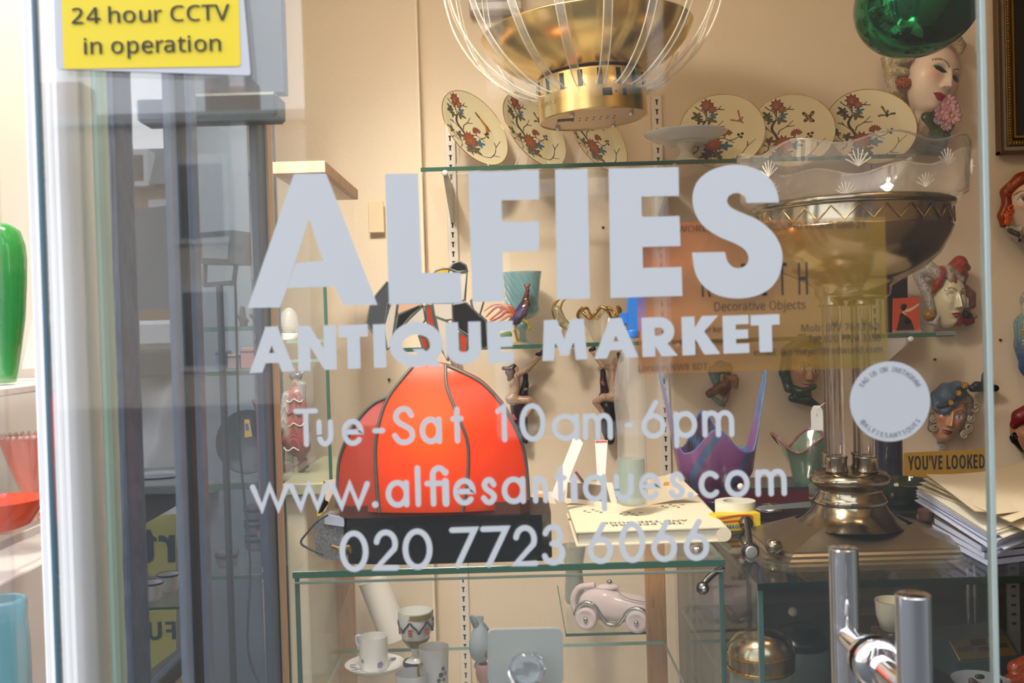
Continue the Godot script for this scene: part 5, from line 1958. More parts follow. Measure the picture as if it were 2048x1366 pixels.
func wall_things() -> void:
	# mirrored green glass ball hung on a cord
	var d := 2.3
	var k := d / F
	var o := at(1836, 2, d)
	var t := thing("green_ball", "large mirrored green glass ball hanging before the blonde lady mask", "ornament", o)
	var g := G.new()
	g.xf = Transform3D(Basis(Vector3(0, 0, 1), 0.42), Vector3.ZERO)
	g.ball(Vector3.ZERO, Vector3(127, 108, 116) * k, 72, 48)
	part(t, "ball", g, mat("green_mirror", "1c7a4c", 0.05, {"metal": 1.0}))
	g = G.new()
	g.lathe([Vector2(0.014, 0.108), Vector2(0.016, 0.126), Vector2(0.016, 0.126), Vector2(0.0, 0.14)], 20)
	part(t, "cap", g, mat("gilt", "c79a44", 0.25, {"metal": 1.0}))
	g = G.new()
	g.tube(PackedVector3Array([Vector3(0, 0.13, 0), Vector3(0, 2.895 - o.y, 0)]), 0.0015, 6)
	part(t, "cord", g, mat("black_plastic", "191a1c", 0.4))
	# framed dark picture
	d = WALL - 0.03
	o = at(1996, 310, d)
	t = thing("framed_picture", "dark picture in a gilt beaded frame at the upper corner", "picture", o)
	k = d / F
	var w := 0.42
	var h := 0.56
	g = G.new()
	g.box(Vector3(w / 2, h / 2, -0.012), Vector3(w - 0.06, h - 0.06, 0.012))
	part(t, "canvas", g, mat("dark_canvas", "2b2a26", 0.5))
	for q in [[0.0, 0.010, 0.03, "frame_brown", "5a3f28"], [0.010, 0.024, 0.022, "frame_lilac", "8f8478"], [0.024, 0.040, 0.027, "frame_dark_gilt", "6f5730"], [0.048, 0.056, 0.016, "frame_gilt", "a47e3c"]]:
		g = G.new()
		var a: float = q[0]
		var b: float = q[1]
		var z: float = q[2]
		g.box(Vector3((a + b) / 2, h / 2, z / 2 - 0.015), Vector3(b - a, h - 2 * a, z), 0.0015)
		g.box(Vector3(w - (a + b) / 2, h / 2, z / 2 - 0.015), Vector3(b - a, h - 2 * a, z), 0.0015)
		g.box(Vector3(w / 2, (a + b) / 2, z / 2 - 0.0152), Vector3(w - 2 * a, b - a, z), 0.0015)
		g.box(Vector3(w / 2, h - (a + b) / 2, z / 2 - 0.0152), Vector3(w - 2 * a, b - a, z), 0.0015)
		part(t, "moulding", g, mat(q[3], q[4], 0.35, {"metal": 0.5 if "gilt" in q[3] else 0.0}))
	g = G.new()
	var y := 0.034
	while y < h - 0.03:
		g.ball(Vector3(0.032, y, 0.012), Vector3(0.004, 0.0034, 0.003), 6, 5)
		y += 0.0085
	var x := 0.034
	while x < w - 0.03:
		g.ball(Vector3(x, 0.032, 0.012), Vector3(0.0034, 0.004, 0.003), 6, 5)
		x += 0.0085
	var bd := part(t, "gilt_beading", g, mat("frame_bead", "b08a44", 0.3, {"metal": 0.8}))
	bd.set_meta("kind", "stuff")


# a turned thing given by picture radii and heights, bottom first
func turned(t: Node3D, called: String, px: float, d: float, prof: Array, m: Material, segs := 48, wave = null, label := "") -> MeshInstance3D:
	var k := d / F
	var mid := at(px, (prof[0][1] + prof[-1][1]) / 2.0, d)
	var pts := []
	for p in prof:
		pts.append(Vector2(p[0] * k, at(px, p[1], d).y - t.position.y))
	var g := G.new()
	g.lathe(pts, segs, wave)
	return part(t, called, g, m, Vector3(mid.x - t.position.x, 0, mid.z - t.position.z), label)


func ground(called: String, label: String, category: String, px: float, py: float, d: float, y: float, group := "") -> Node3D:
	var p := at(px, py, d)
	p.y = y
	return thing(called, label, category, p, group)


func slab(pts: Array, y0: float, y1: float, o: Vector3, bevel := 0.0) -> G:      # plan of world (x, z) points, raised from y0 to y1
	var poly := PackedVector2Array()
	for p in pts:
		poly.append(Vector2(p[0] - o.x, -(p[1] - o.z)))
	var g := G.new()
	g.xf = Transform3D(Basis(Vector3(1, 0, 0), Vector3(0, 0, -1), Vector3(0, 1, 0)), Vector3.ZERO)
	g.prism(poly, y0 - o.y, y1 - o.y, bevel)
	return g


var counter_z := 0.0
var counter_x := 0.0


# ================================================================ glass cases
func showcase() -> void:
	# the wide glass case that carries the lamp
	var xa := at(585, 1145, 1.8).x
	var xb := at(1450, 1122, 1.8).x
	var y := table_y
	var t := thing("glass_case", "waist high glass case carrying the red stained-glass lamp", "display case", Vector3((xa + xb) / 2, 0, -1.8), "")
	var w := xb - xa
	var clear := glass("case_glass", "d6e8e0", 0.03, 0.02, 0.22)
	var edge := mat("green_glass_edge", "39604f", 0.12)
	var g := G.new()
	g.box(Vector3(0, y - 0.006, -0.35), Vector3(w, 0.012, 0.698))
	part(t, "top_pane", g, clear)
	g = G.new()
	g.box(Vector3(0, y - 0.006, -0.0005), Vector3(w, 0.0122, 0.003), 0.0006)
	part(t, "front_edge", g, edge, Vector3.ZERO, "dark green cut edge of the glass top")
	g = G.new()
	g.box(Vector3(w / 2 - 0.0012, y - 0.006, -0.35), Vector3(0.003, 0.0122, 0.7), 0.0006)
	part(t, "side_edge", g, edge)
	g = G.new()
	g.box(Vector3(0, 0.3, -0.01), Vector3(w - 0.02, 2 * (y - 0.32), 0.006))
	part(t, "front_pane", g, clear)
	g = G.new()
	g.box(Vector3(0, y - 0.022, -0.006), Vector3(w - 0.004, 0.0035, 0.008), 0.001)
	part(t, "front_rim", g, mat("grey_green_rim", "7e9288", 0.3))
	for s in [-1.0, 1.0]:
		g = G.new()
		g.box(Vector3(s * (w / 2 - 0.006), y / 2 - 0.006, -0.35), Vector3(0.008, y - 0.014, 0.68))
		part(t, "side_pane", g, clear)
		g = G.new()
		g.box(Vector3(s * (w / 2 - 0.006), y / 2 - 0.006, -0.009), Vector3(0.0085, y - 0.014, 0.004), 0.0008)
		part(t, "side_pane_edge", g, mat("blue_green_edge", "46645f", 0.15))
	# wooden posts at the back
	for q in [[675, 714, 1260], [1291, 1329, 1250]]:
		g = G.new()
		var a := at(q[0], q[2], 2.47).x - t.position.x
		var b := at(q[1], q[2], 2.47).x - t.position.x
		g.box(Vector3((a + b) / 2, y / 2 - 0.008, -0.65), Vector3(b - a, y - 0.018, 0.03), 0.002)
		part(t, "timber_post", g, wood("oak", "b07c42", "c08c50", "9c6c38"))
	# glass shelf inside
	var ys := at(800, 1297, 2.42).y
	g = G.new()
	var sl := at(690, 1304, 2.42).x - t.position.x
	var sr := at(1328, 1281, 2.42).x - t.position.x
	g.box(Vector3((sl + sr) / 2, ys - 0.004, -0.36), Vector3(sr - sl, 0.008, 0.52))
	var inner := part(t, "inner_shelf", g, clear)
	for z in [-0.62, -0.1]:
		g = G.new()
		g.box(Vector3((sl + sr) / 2, ys - 0.004, z), Vector3(sr - sl, 0.0082, 0.002), 0.0005)
		part(inner, "cut_edge", g, mat("pale_green_edge", "8fb3a6", 0.15))
	for x in [sl, sr]:
		g = G.new()
		g.box(Vector3(x, ys - 0.004, -0.36), Vector3(0.002, 0.0082, 0.52), 0.0005)
		part(inner, "cut_edge", g, mat("pale_green_edge", "8fb3a6", 0.15))
	# steel pivot fittings
	var steel := mat("dark_steel", "6c6a66", 0.25, {"metal": 1.0})
	g = G.new()
	var p := at(1405, 1176, 1.79) - t.position
	g.ball(p, Vector3.ONE * 0.012, 18, 12)
	var fit := part(t, "hinge_knob", g, steel)
	g = G.new()
	var p2 := at(1448, 1142, 1.81) - t.position
	g.tube(smooth3([p, p + Vector3(0.01, 0.012, -0.01), p2 + Vector3(-0.01, 0.002, 0), p2]), 0.006, 10)
	part(fit, "hinge_arm", g, steel)
	g = G.new()
	g.ball(p + Vector3(0.001, 0.001, 0.0095), Vector3(0.005, 0.005, 0.004), 12, 8)
	part(fit, "bright_cap", g, mat("chrome", "e6e6ea", 0.07, {"metal": 1.0}))
	g = G.new()
	p = on_level(1394, 1100, y) - t.position
	g.ball(p + Vector3(0, 0.003, 0), Vector3(0.0115, 0.007, 0.0115), 16, 10)
	part(t, "top_bolt", g, mat("chrome", "e6e6ea", 0.07, {"metal": 1.0}))
	# the counter beside it, dark inside
	counter_z = -1.66
	var dd := 1.66
	for k in 40:
		if at(1700, 1161, dd).y < y:
			dd -= 0.01
	counter_z = -dd
	counter_x = at(1515, 1163, dd).x
	var cw := 1.05
	t = thing("glass_counter", "dark glass topped counter under the silver centrepiece", "display case", Vector3(counter_x + cw / 2, 0, counter_z), "")
	g = G.new()
	g.box(Vector3(0, y - 0.006, -0.45), Vector3(cw, 0.012, 0.897))
	part(t, "top_pane", g, glass("smoked_glass", "39443f", 0.12, 0.02, 0.35))
	g = G.new()
	g.box(Vector3(0, y - 0.006, -0.0005), Vector3(cw, 0.0125, 0.003), 0.0006)
	part(t, "front_edge", g, mat("dark_glass_rim", "16231f", 0.15), Vector3.ZERO, "almost black cut edge of the glass top")
	g = G.new()
	g.box(Vector3(-cw / 2 + 0.0015, y - 0.006, -0.45), Vector3(0.004, 0.0125, 0.9), 0.0006)
	part(t, "side_edge", g, mat("dark_glass_rim", "16231f", 0.15))
	g = G.new()
	g.box(Vector3(0, y / 2 - 0.006, -0.012), Vector3(cw - 0.02, y - 0.014, 0.006))
	part(t, "front_pane", g, glass("smoked_pane", "4c5a55", 0.05, 0.02, 0.3))
	g = G.new()
	g.box(Vector3(-cw / 2 + 0.006, y / 2 - 0.006, -0.45), Vector3(0.008, y - 0.014, 0.87))
	part(t, "side_pane", g, glass("smoked_pane", "4c5a55", 0.05, 0.02, 0.3))
	g = G.new()
	g.box(Vector3(-cw / 2 + 0.006, y / 2 - 0.006, -0.01), Vector3(0.009, y - 0.014, 0.008), 0.001)
	part(t, "side_pane_edge", g, mat("blue_green_edge", "46645f", 0.15))
	g = G.new()
	g.box(Vector3(0, y / 2 - 0.01, -0.88), Vector3(cw - 0.02, y - 0.03, 0.02))
	part(t, "back_board", g, mat("dark_board", "3f3a33", 0.6))
	g = G.new()
	g.box(Vector3(0, y - 0.29, -0.45), Vector3(cw - 0.03, 0.014, 0.84))
	part(t, "inner_shelf", g, mat("dark_shelf", "26241f", 0.35))
	g = G.new()
	g.box(Vector3(cw / 2 - 0.01, y / 2 - 0.01, -0.45), Vector3(0.02, y - 0.03, 0.86))
	part(t, "end_board", g, mat("dark_board", "3f3a33", 0.6))
	for q in [[1937, 0.011], [1950, 0.011]]:
		g = G.new()
		p = at(q[0], 1200, 2.1) - t.position
		g.tube(PackedVector3Array([Vector3(p.x, y - 0.28, p.z), Vector3(p.x, y - 0.014, p.z)]), 0.0045, 10)
		part(t, "support_rod", g, mat("chrome", "e6e6ea", 0.07, {"metal": 1.0}))
	g = G.new()
	p = on_level(1495, 1101, y) - t.position
	g.xf = Transform3D(Basis(Vector3.RIGHT, PI / 2), p + Vector3(0, 0.004, 0.02))
	g.lathe([Vector2(0, 0), Vector2(0.016, 0), Vector2(0.016, 0.006), Vector2(0.013, 0.008), Vector2(0.013, 0.0085), Vector2(0, 0.0085)], 24)
	var cl := part(t, "clamp_washer", g, mat("black_plastic", "191a1c", 0.4))
	g = G.new()
	g.xf = Transform3D(Basis(Vector3.RIGHT, PI / 2), p + Vector3(0, 0.004, 0.0285))
	g.lathe([Vector2(0, 0), Vector2(0.0115, 0), Vector2(0.0115, 0.004), Vector2(0.009, 0.005), Vector2(0, 0.005)], 24)
	part(cl, "bolt_head", g, mat("satin_steel", "c9ccc8", 0.35, {"metal": 0.8}))
	g = G.new()
	g.tube(PackedVector3Array([p + Vector3(0, 0.012, 0.02), p + Vector3(0.012, 0.05, -0.05)]), 0.006, 8)
	part(cl, "clamp_arm", g, steel)
	# tall glass cabinet with a timber top by the pier
	var y2 := at(650, 321, 2.1).y
	var x2 := at(650, 330, 2.1).x
	var x1 := at(542, 330, 2.1).x
	var zb := -2.55
	var yb := at(640, 966, 2.1).y
	t = thing("timber_top_cabinet", "glass cabinet with a pale timber top beside the grey bay", "display case", Vector3((x1 + x2) / 2, yb, -2.1), "")
	var h := y2 - yb
	g = G.new()
	g.box(Vector3(0, h - 0.0125, -0.225), Vector3(x2 - x1, 0.025, 0.45), 0.001)
	part(t, "timber_top", g, wood("pale_pine", "d0a98c", "dcb89c", "c0967a", 9))
	for q in [[0.0, -0.012, x2 - x1 - 0.02, 0.006], [(x2 - x1) / 2 - 0.012, -0.225, 0.006, 0.42]]:
		g = G.new()
		g.box(Vector3(q[0], h / 2 - 0.014, q[1]), Vector3(q[2], h - 0.03, q[3]))
		part(t, "pane", g, clear)
	g = G.new()
	g.box(Vector3((x2 - x1) / 2 - 0.010, h / 2 - 0.014, -0.01), Vector3(0.0065, h - 0.03, 0.009), 0.001)
	part(t, "corner_edge", g, mat("green_corner_edge", "3f6a5c", 0.15), Vector3.ZERO, "dark green corner edge of the glass")
	g = G.new()
	g.box(Vector3(0, -0.012, -0.225), Vector3(x2 - x1, 0.024, 0.46), 0.002)
	part(t, "base_board", g, mat("pale_green_base", "a8ab90", 0.5))
	g = G.new()
	g.box(Vector3(-0.032, -yb / 2 - 0.012, -0.23), Vector3(x2 - x1 - 0.07, yb - 0.026, 0.42), 0.004)
	part(t, "plinth", g, mat("cream_plinth", "d9d2b8", 0.6))
	for py in [683, 722]:
		g = G.new()
		var yy := at(600, py, 2.12).y - yb
		g.box(Vector3(0, yy, -0.225), Vector3(x2 - x1 - 0.03, 0.006, 0.4))
		var s2 := part(t, "glass_shelf", g, clear)
		g = G.new()
		g.box(Vector3(0, yy, -0.024), Vector3(x2 - x1 - 0.03, 0.0062, 0.002))
		part(s2, "cut_edge", g, mat("pale_green_edge", "8fb3a6", 0.15))
	# things in that cabinet
	t = ground("crystal_ornament", "clear cut crystal ornament with a faceted dome on the upper cabinet shelf", "ornament", 578, 676, 2.3, at(600, 683, 2.12).y + 0.0035)
	turned(t, "block", 578, 2.3, [[0, 679], [22, 679], [22, 679], [22, 668], [20, 666], [0, 666]], mat("white_block", "e9e9e6", 0.3), 4)
	turned(t, "dome", 578, 2.3, [[0, 665], [17, 664], [20, 652], [19, 638], [14, 624], [6, 616], [0, 615]], mat("crystal", "f4f6f6", 0.05, {"alpha": 0.35}), 9)
	t = ground("piper_figurine", "china bagpiper figurine in red tartan and white ruffles", "figurine", 592, 950, 2.25, yb + 0.0005)
	moulded(t, "body", [[592, 790, 590, 850, 17, 20, 0, 0, "d98a84"], [590, 850, 594, 880, 21, 24, 0, 0, "c9645e"], [584, 880, 600, 892, 21, 22, 2, 2, "a85048"], [592, 765, 592, 766, 9, 9, 0, 0, "e4c4ae"], [586, 752, 596, 752, 8, 9, 0, 0, "8c8f9a"], [602, 748, 610, 742, 3, 2, 0, 0, "d4d6da"], [580, 900, 582, 945, 7, 6, 0, 0, "ddd2bc"], [604, 900, 603, 940, 8, 7, 0, 0, "8a4640"], [606, 770, 604, 795, 8, 8, 4, 6, "c8c8cc"], [574, 790, 570, 850, 8, 12, 6, 8, "e2dedb"], [576, 856, 584, 880, 10, 8, 10, 12, "dcd6d2"], [604, 800, 614, 860, 9, 8, 4, 4, "d9837c"], [600, 905, 612, 930, 8, 7, 0, 0, "7d4848"]], 2.25, 2.6, 0.25)
	turned(t, "base", 592, 2.25, [[0, 962], [26, 962], [28, 958], [26, 946], [0, 944]], mat("mossy_base", "8d9678", 0.4), 20)
	var k := 2.25 / F
	for j in 5:
		g = G.new()
		p = at(592, 800 + j * 24, 2.25) - t.position
		var pa := []
		for q in 9:
			var a := PI * (0.05 + 0.9 * q / 8.0)
			pa.append(p + Vector3(cos(a) * (20.0 + j) * k, 0.004 * sin(q * 2.0), sin(a) * (20.5 + j) * k))
		g.tube(smooth3(pa, 3), 0.0016, 5)
		part(t, "tartan_band", g, mat("tartan_red" if j % 2 else "tartan_white", "b23c3c" if j % 2 else "e8e4e0", 0.4))


# ================================================================ the stained-glass figure lamp
func came(t: Node3D, pts: PackedVector3Array, r: float) -> void:
	var g := G.new()
	g.tube(pts, r, 7)
	part(t, "lead_line", g, mat("lead_came", "646862", 0.5, {"metal": 0.3}))


func stained_lamp() -> void:
	var d := 1.9
	var o := at(880, 1118, 1.93)
	o.y = table_y
	var t := thing("stained_glass_lamp", "glowing red stained-glass figure lamp on a black base", "lamp", o)
	var dome := func(px: float, py: float) -> Vector3:
		var u := clampf((px - 868.0) / 200.0, -1, 1)
		var v := clampf((py - 716.0) / 130.0, 0.0, 1.0)
		return at(px, py, d) - o + Vector3(0, 0, 0.075 * sqrt(maxf(0.0, 1 - u * u)) * sqrt(v))
	var c0 := smooth2(v2([[784, 790], [752, 805], [720, 840], [695, 885], [682, 930], [678, 1012]]), 6)
	var c1 := smooth2(v2([[784, 790], [768, 835], [760, 890], [763, 960], [768, 1012]]), 6)
	var c1b := smooth2(v2([[842, 716], [815, 748], [784, 790], [768, 835], [760, 890], [763, 960], [768, 1012]]), 6)
	var c2 := smooth2(v2([[893, 728], [897, 770], [915, 815], [937, 870], [940, 920], [935, 970], [928, 1010]]), 6)
	var c3 := smooth2(v2([[894, 729], [960, 760], [1000, 800], [1030, 850], [1048, 900], [1055, 960], [1057, 1008]]), 6)
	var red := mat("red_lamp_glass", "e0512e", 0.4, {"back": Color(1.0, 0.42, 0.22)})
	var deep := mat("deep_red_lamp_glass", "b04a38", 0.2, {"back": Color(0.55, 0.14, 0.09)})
	var dark_red := mat("red_orange_lamp_glass", "dc5434", 0.2, {"back": Color(1.0, 0.36, 0.2)})
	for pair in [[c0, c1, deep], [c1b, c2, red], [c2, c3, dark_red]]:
		var n := 36
		var rows := []
		for i in n + 1:
			var s := float(i) / n
			var a: Vector2 = pair[0][mini(int(s * (pair[0].size() - 1) + 0.5), pair[0].size() - 1)]
			var b: Vector2 = pair[1][mini(int(s * (pair[1].size() - 1) + 0.5), pair[1].size() - 1)]
			var row := PackedVector3Array()
			for j in 15:
				var p := a.lerp(b, j / 14.0)
				row.append(dome.call(p.x, p.y))
			rows.append(row)
		var g := G.new()
		g.grid(rows, false, [], false)
		if (g.v[g.ix[60]] - g.v[g.ix[61]]).cross(g.v[g.ix[62]] - g.v[g.ix[61]]).z < 0:
			g.flip(0)
		part(t, "glass_panel", g, pair[2])
	for line in [c0, c1b, c2, c3]:
		var pts := PackedVector3Array()
		for p in line:
			pts.append(dome.call(p.x, p.y) + Vector3(0, 0, 0.001))
		came(t, pts, 0.0034)
	# back shell closes the shade
	var left := smooth2(v2([[842, 716], [815, 748], [784, 790], [752, 806], [720, 840], [695, 885], [682, 930], [678, 1012]]), 6)
	var right := smooth2(v2([[893, 728], [930, 744], [960, 760], [984, 782], [1015, 820], [1042, 880], [1055, 950], [1057, 1008]]), 6)
	var rows := []
	for i in left.size():
		var row := PackedVector3Array()
		for j in 15:
			var p := left[i].lerp(right[i], j / 14.0)
			var q: Vector3 = dome.call(p.x, p.y)
			row.append(Vector3(q.x, q.y, -q.z - 0.002 + 2.0 * (at(868, 900, d).z - o.z)))
		rows.append(row)
	var g2 := G.new()
	g2.grid(rows)
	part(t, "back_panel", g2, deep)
	# bulb inside
	g2 = G.new()
	g2.ball(Vector3.ZERO, Vector3(0.022, 0.03, 0.022), 16, 12)
	var bp := at(868, 850, d) - o
	part(t, "bulb", g2, mat("warm_bulb", "fff0d8", 0.4, {"emit": Color(1.0, 0.72, 0.42), "energy": 1.2}), bp)
	var l := OmniLight3D.new()
	l.name = "bulb_light"
	l.light_color = Color(1.0, 0.7, 0.42)
	l.light_energy = 0.022
	l.light_size = 0.02
	l.omni_range = 6.0
	l.omni_attenuation = 2.0
	l.shadow_enabled = true
	l.position = bp
	t.add_child(l)
	# head and collar pieces
	var black := mat("black_lamp_glass", "1d2022", 0.15)
	var slate := mat("slate_lamp_glass", "4a5156", 0.2)
	var cream := mat("cream_lamp_glass", "d8d0c2", 0.2, {"back": Color(0.5, 0.46, 0.4)})
	var peach := mat("peach_lamp_glass", "e8b898", 0.2, {"back": Color(0.5, 0.36, 0.26)})
	var yellow := mat("yellow_lamp_glass", "dcb81c", 0.2, {"back": Color(0.5, 0.4, 0.05)})
	for q in [
		[slate, [[734, 648], [742, 610], [752, 592], [775, 564], [784, 572], [781, 608], [769, 648], [748, 668]]],
		[cream, [[776, 606], [795, 606], [789, 650], [783, 690], [775, 700], [768, 655]]],
		[peach, [[797, 606], [846, 606], [832, 614], [796, 628]]],
		[black, [[797, 630], [832, 614], [847, 611], [822, 632], [800, 658], [790, 662]]],
		[cream, [[800, 658], [824, 633], [846, 613], [851, 640], [842, 650], [820, 655], [795, 690], [787, 680]]],
		[red, [[851, 611], [861, 611], [872, 662], [856, 646]]],
		[red, [[838, 670], [852, 676], [858, 700], [846, 694]]],
		[cream, [[865, 606], [905, 606], [906, 638], [892, 640], [870, 632]]],
		[cream, [[871, 634], [892, 642], [900, 650], [896, 722], [884, 700]]],
		[black, [[905, 610], [932, 606], [950, 622], [972, 642], [976, 692], [966, 698], [946, 676], [920, 660], [906, 645]]],
		[red, [[918, 664], [936, 676], [932, 712], [922, 712]]],
		[cream, [[942, 600], [968, 600], [958, 634], [946, 616]]],
		[yellow, [[864, 552], [872, 542], [884, 538], [898, 538], [897, 552]]],
		[cream, [[866, 553], [934, 545], [929, 600], [905, 605], [866, 605]]],
		[black, [[899, 538], [907, 528], [919, 524], [931, 531], [935, 542], [916, 544]]]]:
		var poly := flat(q[1], d - 0.03, o)
		var g := G.new()
		g.prism(poly, -0.002, 0.002)
		part(t, "glass_piece", g, q[0], Vector3(0, 0, at(880, 640, d - 0.03).z - o.z))
		var pts := PackedVector3Array()
		for k in poly.size() + 1:
			var p := poly[k % poly.size()]
			pts.append(Vector3(p.x, p.y, at(880, 640, d - 0.03).z - o.z))
		came(t, pts, 0.0028)
	# base
	var zf := -1.825
	var pl := []
	for q in [[692, 0.02], [800, 0.0], [1086, 0.0], [1105, 0.03], [1105, 0.17], [1080, 0.19], [712, 0.19], [692, 0.17]]:
		pl.append([at(q[0], 1100, 1.825).x, zf - q[1]])
	part(t, "black_base", slab(pl, table_y + 0.001, at(890, 1034, 1.83).y, o), mat("black_lacquer", "16181a", 0.2), Vector3.ZERO, "black lacquered base block")
	pl = []
	for q in [[676, 0.01], [700, -0.004], [1040, -0.004], [1060, 0.01], [1060, 0.13], [676, 0.13]]:
		pl.append([at(q[0], 1030, 1.84).x, -1.845 - q[1]])
	part(t, "base_band", slab(pl, at(890, 1034, 1.83).y, at(868, 1008, 1.84).y, o), mat("brown_band", "5c3a32", 0.35), Vector3.ZERO, "dark red brown band")


# ================================================================ on the glass case
func table_things() -> void:
	# grey bag with gilt trim
	var t := ground("evening_bag", "grey brocade evening bag with gilt trim beside the lamp base", "bag", 668, 1112, 1.86, table_y + 0.0005)
	var bg := G.new()
	bg.prism(rounded(flat([[631, 1108], [630, 1044], [652, 1030], [688, 1036], [688, 1122], [650, 1118]], 1.86, t.position), 0.004), -0.05, 0.004, 0.003)
	part(t, "body", bg, mat("grey_brocade", "8b8c90", 0.6, {"tex": noise_tex(128, 0.12, 21, ramp("a8a498", "ffffff")), "tri": 9.0}))
	bg = G.new()
	bg.prism(rounded(flat([[650, 1046], [652, 1027], [690, 1034], [690, 1052]], 1.86, t.position), 0.003), 0.0042, 0.009, 0.001)
	part(t, "flap", bg, mat("bag_flap", "b4bccb", 0.5))
	moulded(t, "gilt_scroll", [[668, 1088, 684, 1094, 4, 5, 20, 20, "9a8030"], [684, 1094, 700, 1090, 5, 4, 20, 18, "b0923a"], [700, 1090, 704, 1100, 4, 4, 18, 16, "9a8030"]], 1.86, 1.6, 0.3)
	var g := G.new()
	var pa := []
	for q in [[646, 1108], [624, 1100], [602, 1086], [614, 1066], [636, 1042], [656, 1030]]:
		pa.append(at(q[0], q[1], 1.84) - t.position)
	g.tube(smooth3(pa, 5), 0.0022, 6)
	part(t, "strap", g, mat("dark_strap", "3a3c3e", 0.5))
	g = G.new()
	var lo := Vector3(at(650, 965, 1.97).x, at(650, 957, 1.97).y, -1.97)
	t = ground("leaflet", "folded leaflet with a yellow edge and red print behind the bag", "leaflet", 655, 1030, 1.97, table_y + 0.0005)
	g.prism(flat([[636, 1028], [648, 962], [684, 955], [684, 968], [664, 990], [650, 1022]], 1.97, t.position), -0.0006, 0.0006)
	part(t, "sheet", g, mat("cream_paper", "e6dcc8", 0.7))
	g = G.new()
	g.prism(flat([[633, 1032], [646, 960], [651, 964], [650, 1000], [658, 1005], [640, 1032]], 1.968, t.position), 0.0, 0.0006)
	part(t, "yellow_edge", g, mat("sign_yellow", "e8cc16", 0.4))
	g = G.new()
	g.prism(flat([[656, 972], [680, 960], [682, 966], [662, 978]], 1.967, t.position), 0.0, 0.0005)
	part(t, "red_print", g, mat("red_print", "b03a40", 0.6))
	g = G.new()
	# cream book lying face up, title towards the wall
	var yb := table_y + 0.029
	var c := []
	for q in [[1132, 1004], [1392, 990], [1450, 1054], [1152, 1064]]:
		c.append(on_level(q[0], q[1], yb))
	var o: Vector3 = (c[0] + c[2]) / 2
	o.y = table_y
	t = thing("book", "thick cream book lying flat with upside-down title", "book", o)
	var pts := []
	for p in c:
		pts.append([p.x, p.z])
	part(t, "cover", slab(pts, yb - 0.0025, yb, o), mat("book_cover", "e8dcc0", 0.6))
	part(t, "cover", slab(pts, table_y + 0.0004, table_y + 0.003, o), mat("book_cover", "e8dcc0", 0.6))
	var inn := []
	for p in c:
		var q: Vector3 = p.lerp(Vector3(o.x, p.y, o.z), 0.03)
		inn.append([q.x, q.z])
	part(t, "pages", slab(inn, table_y + 0.003, yb - 0.0025, o), mat("book_pages", "d8d3bd", 0.75))
	g = G.new()
	var r0: Vector3 = (c[2] - c[1]).normalized()
	g.tube(PackedVector3Array([c[1] - o + Vector3(-0.002, -0.0145, 0), c[2] - o + Vector3(-0.002, -0.0145, 0)]), 0.0143, 12)
	part(t, "spine", g, mat("book_cover", "e8dcc0", 0.6))
	var ux: Vector3 = (c[2] - c[3]).normalized()
	var uz := Vector3(-ux.z, 0, ux.x).normalized()
	var k := 0
	for q in [["THE PEDLAR", 0.05, 0.016], ["AND THE DOGS", 0.075, 0.016]]:
		var tm := words(q[0], q[2], true, "Droid Serif", 0.0003)
		var n := part(t, "title_line", tm, mat("book_ink", "5a5248", 0.7))
		var mid: Vector3 = (c[3] + c[2]) / 2 - o
		n.basis = Basis(-ux, uz * (-1.0 if uz.z < 0 else 1.0), Vector3.UP)
		n.position = mid + Vector3(0, 0.0003, 0) - Vector3(0, 0, q[1])
	for q in [[1190, 1022], [1262, 1028], [1345, 1012]]:
		g = G.new()
		for j in 6:
			g.xf = Transform3D(Basis(), on_level(q[0] - 20 + j * 8, q[1] + 3 * sin(j * 2.1), yb + 0.0004) - o)
			g.box(Vector3.ZERO, Vector3(0.006 + 0.003 * (j % 2), 0.0004, 0.004 + 0.004 * ((j + 1) % 2)))
		part(t, "cover_drawing", g, mat("book_ink", "5a5248", 0.7))
	# spray bottle on the book
	t = ground("spray_bottle", "clear spray bottle with a blue trigger head standing on the book", "bottle", 1262, 1010, 2.1, yb + 0.0005)
	var bot := at(1262, 1010, 2.1)
	turned(t, "bottle", 1262, 2.1, [[0, 1008], [29, 1008], [31, 1004], [31, 990], [29, 920], [28, 860], [33, 810], [32, 770], [24, 725], [15, 700], [13, 672], [13, 660]], mat("bottle_plastic", "e9ece8", 0.12, {"alpha": 0.13}), 40)
	turned(t, "liquid", 1262, 2.1, [[0, 1006], [28, 1006], [29.5, 1002], [28.5, 960], [27.5, 917], [27.5, 917], [0, 917]], mat("bottle_liquid", "aac4ba", 0.1, {"alpha": 0.5}), 40)
	g = G.new()
	g.prism(flat([[1254, 662], [1255, 598], [1262, 588], [1288, 590], [1291, 662]], 2.1, t.position), -0.014, 0.014, 0.003)
	g.prism(flat([[1254, 625], [1254, 647], [1240, 645], [1238, 627]], 2.1, t.position), -0.007, 0.007, 0.002)
	part(t, "trigger_head", g, mat("blue_plastic", "2a6fc4", 0.3), Vector3(0, 0, at(1262, 600, 2.1).z - t.position.z), "bright blue trigger head")
	g = G.new()
	g.tube(smooth3([at(1249, 645, 2.1) - t.position, at(1246, 662, 2.1) - t.position, at(1252, 684, 2.1) - t.position], 4), 0.004, 8)
	part(t, "trigger", g, mat("blue_plastic", "2a6fc4", 0.3))
	turned(t, "collar", 1264, 2.1, [[15, 676], [16, 674], [16, 662], [14, 660]], mat("blue_plastic", "2a6fc4", 0.3), 24)
	# loose cards
	card("postcard", "brown photograph postcard with a white border leaning behind the book", "postcard", [[1128, 1004], [1236, 1016], [1226, 966], [1132, 960]], 2.22, "dcd2c2", [[1134, 996], [1222, 1005], [1214, 972], [1136, 965]], "7a6a58")
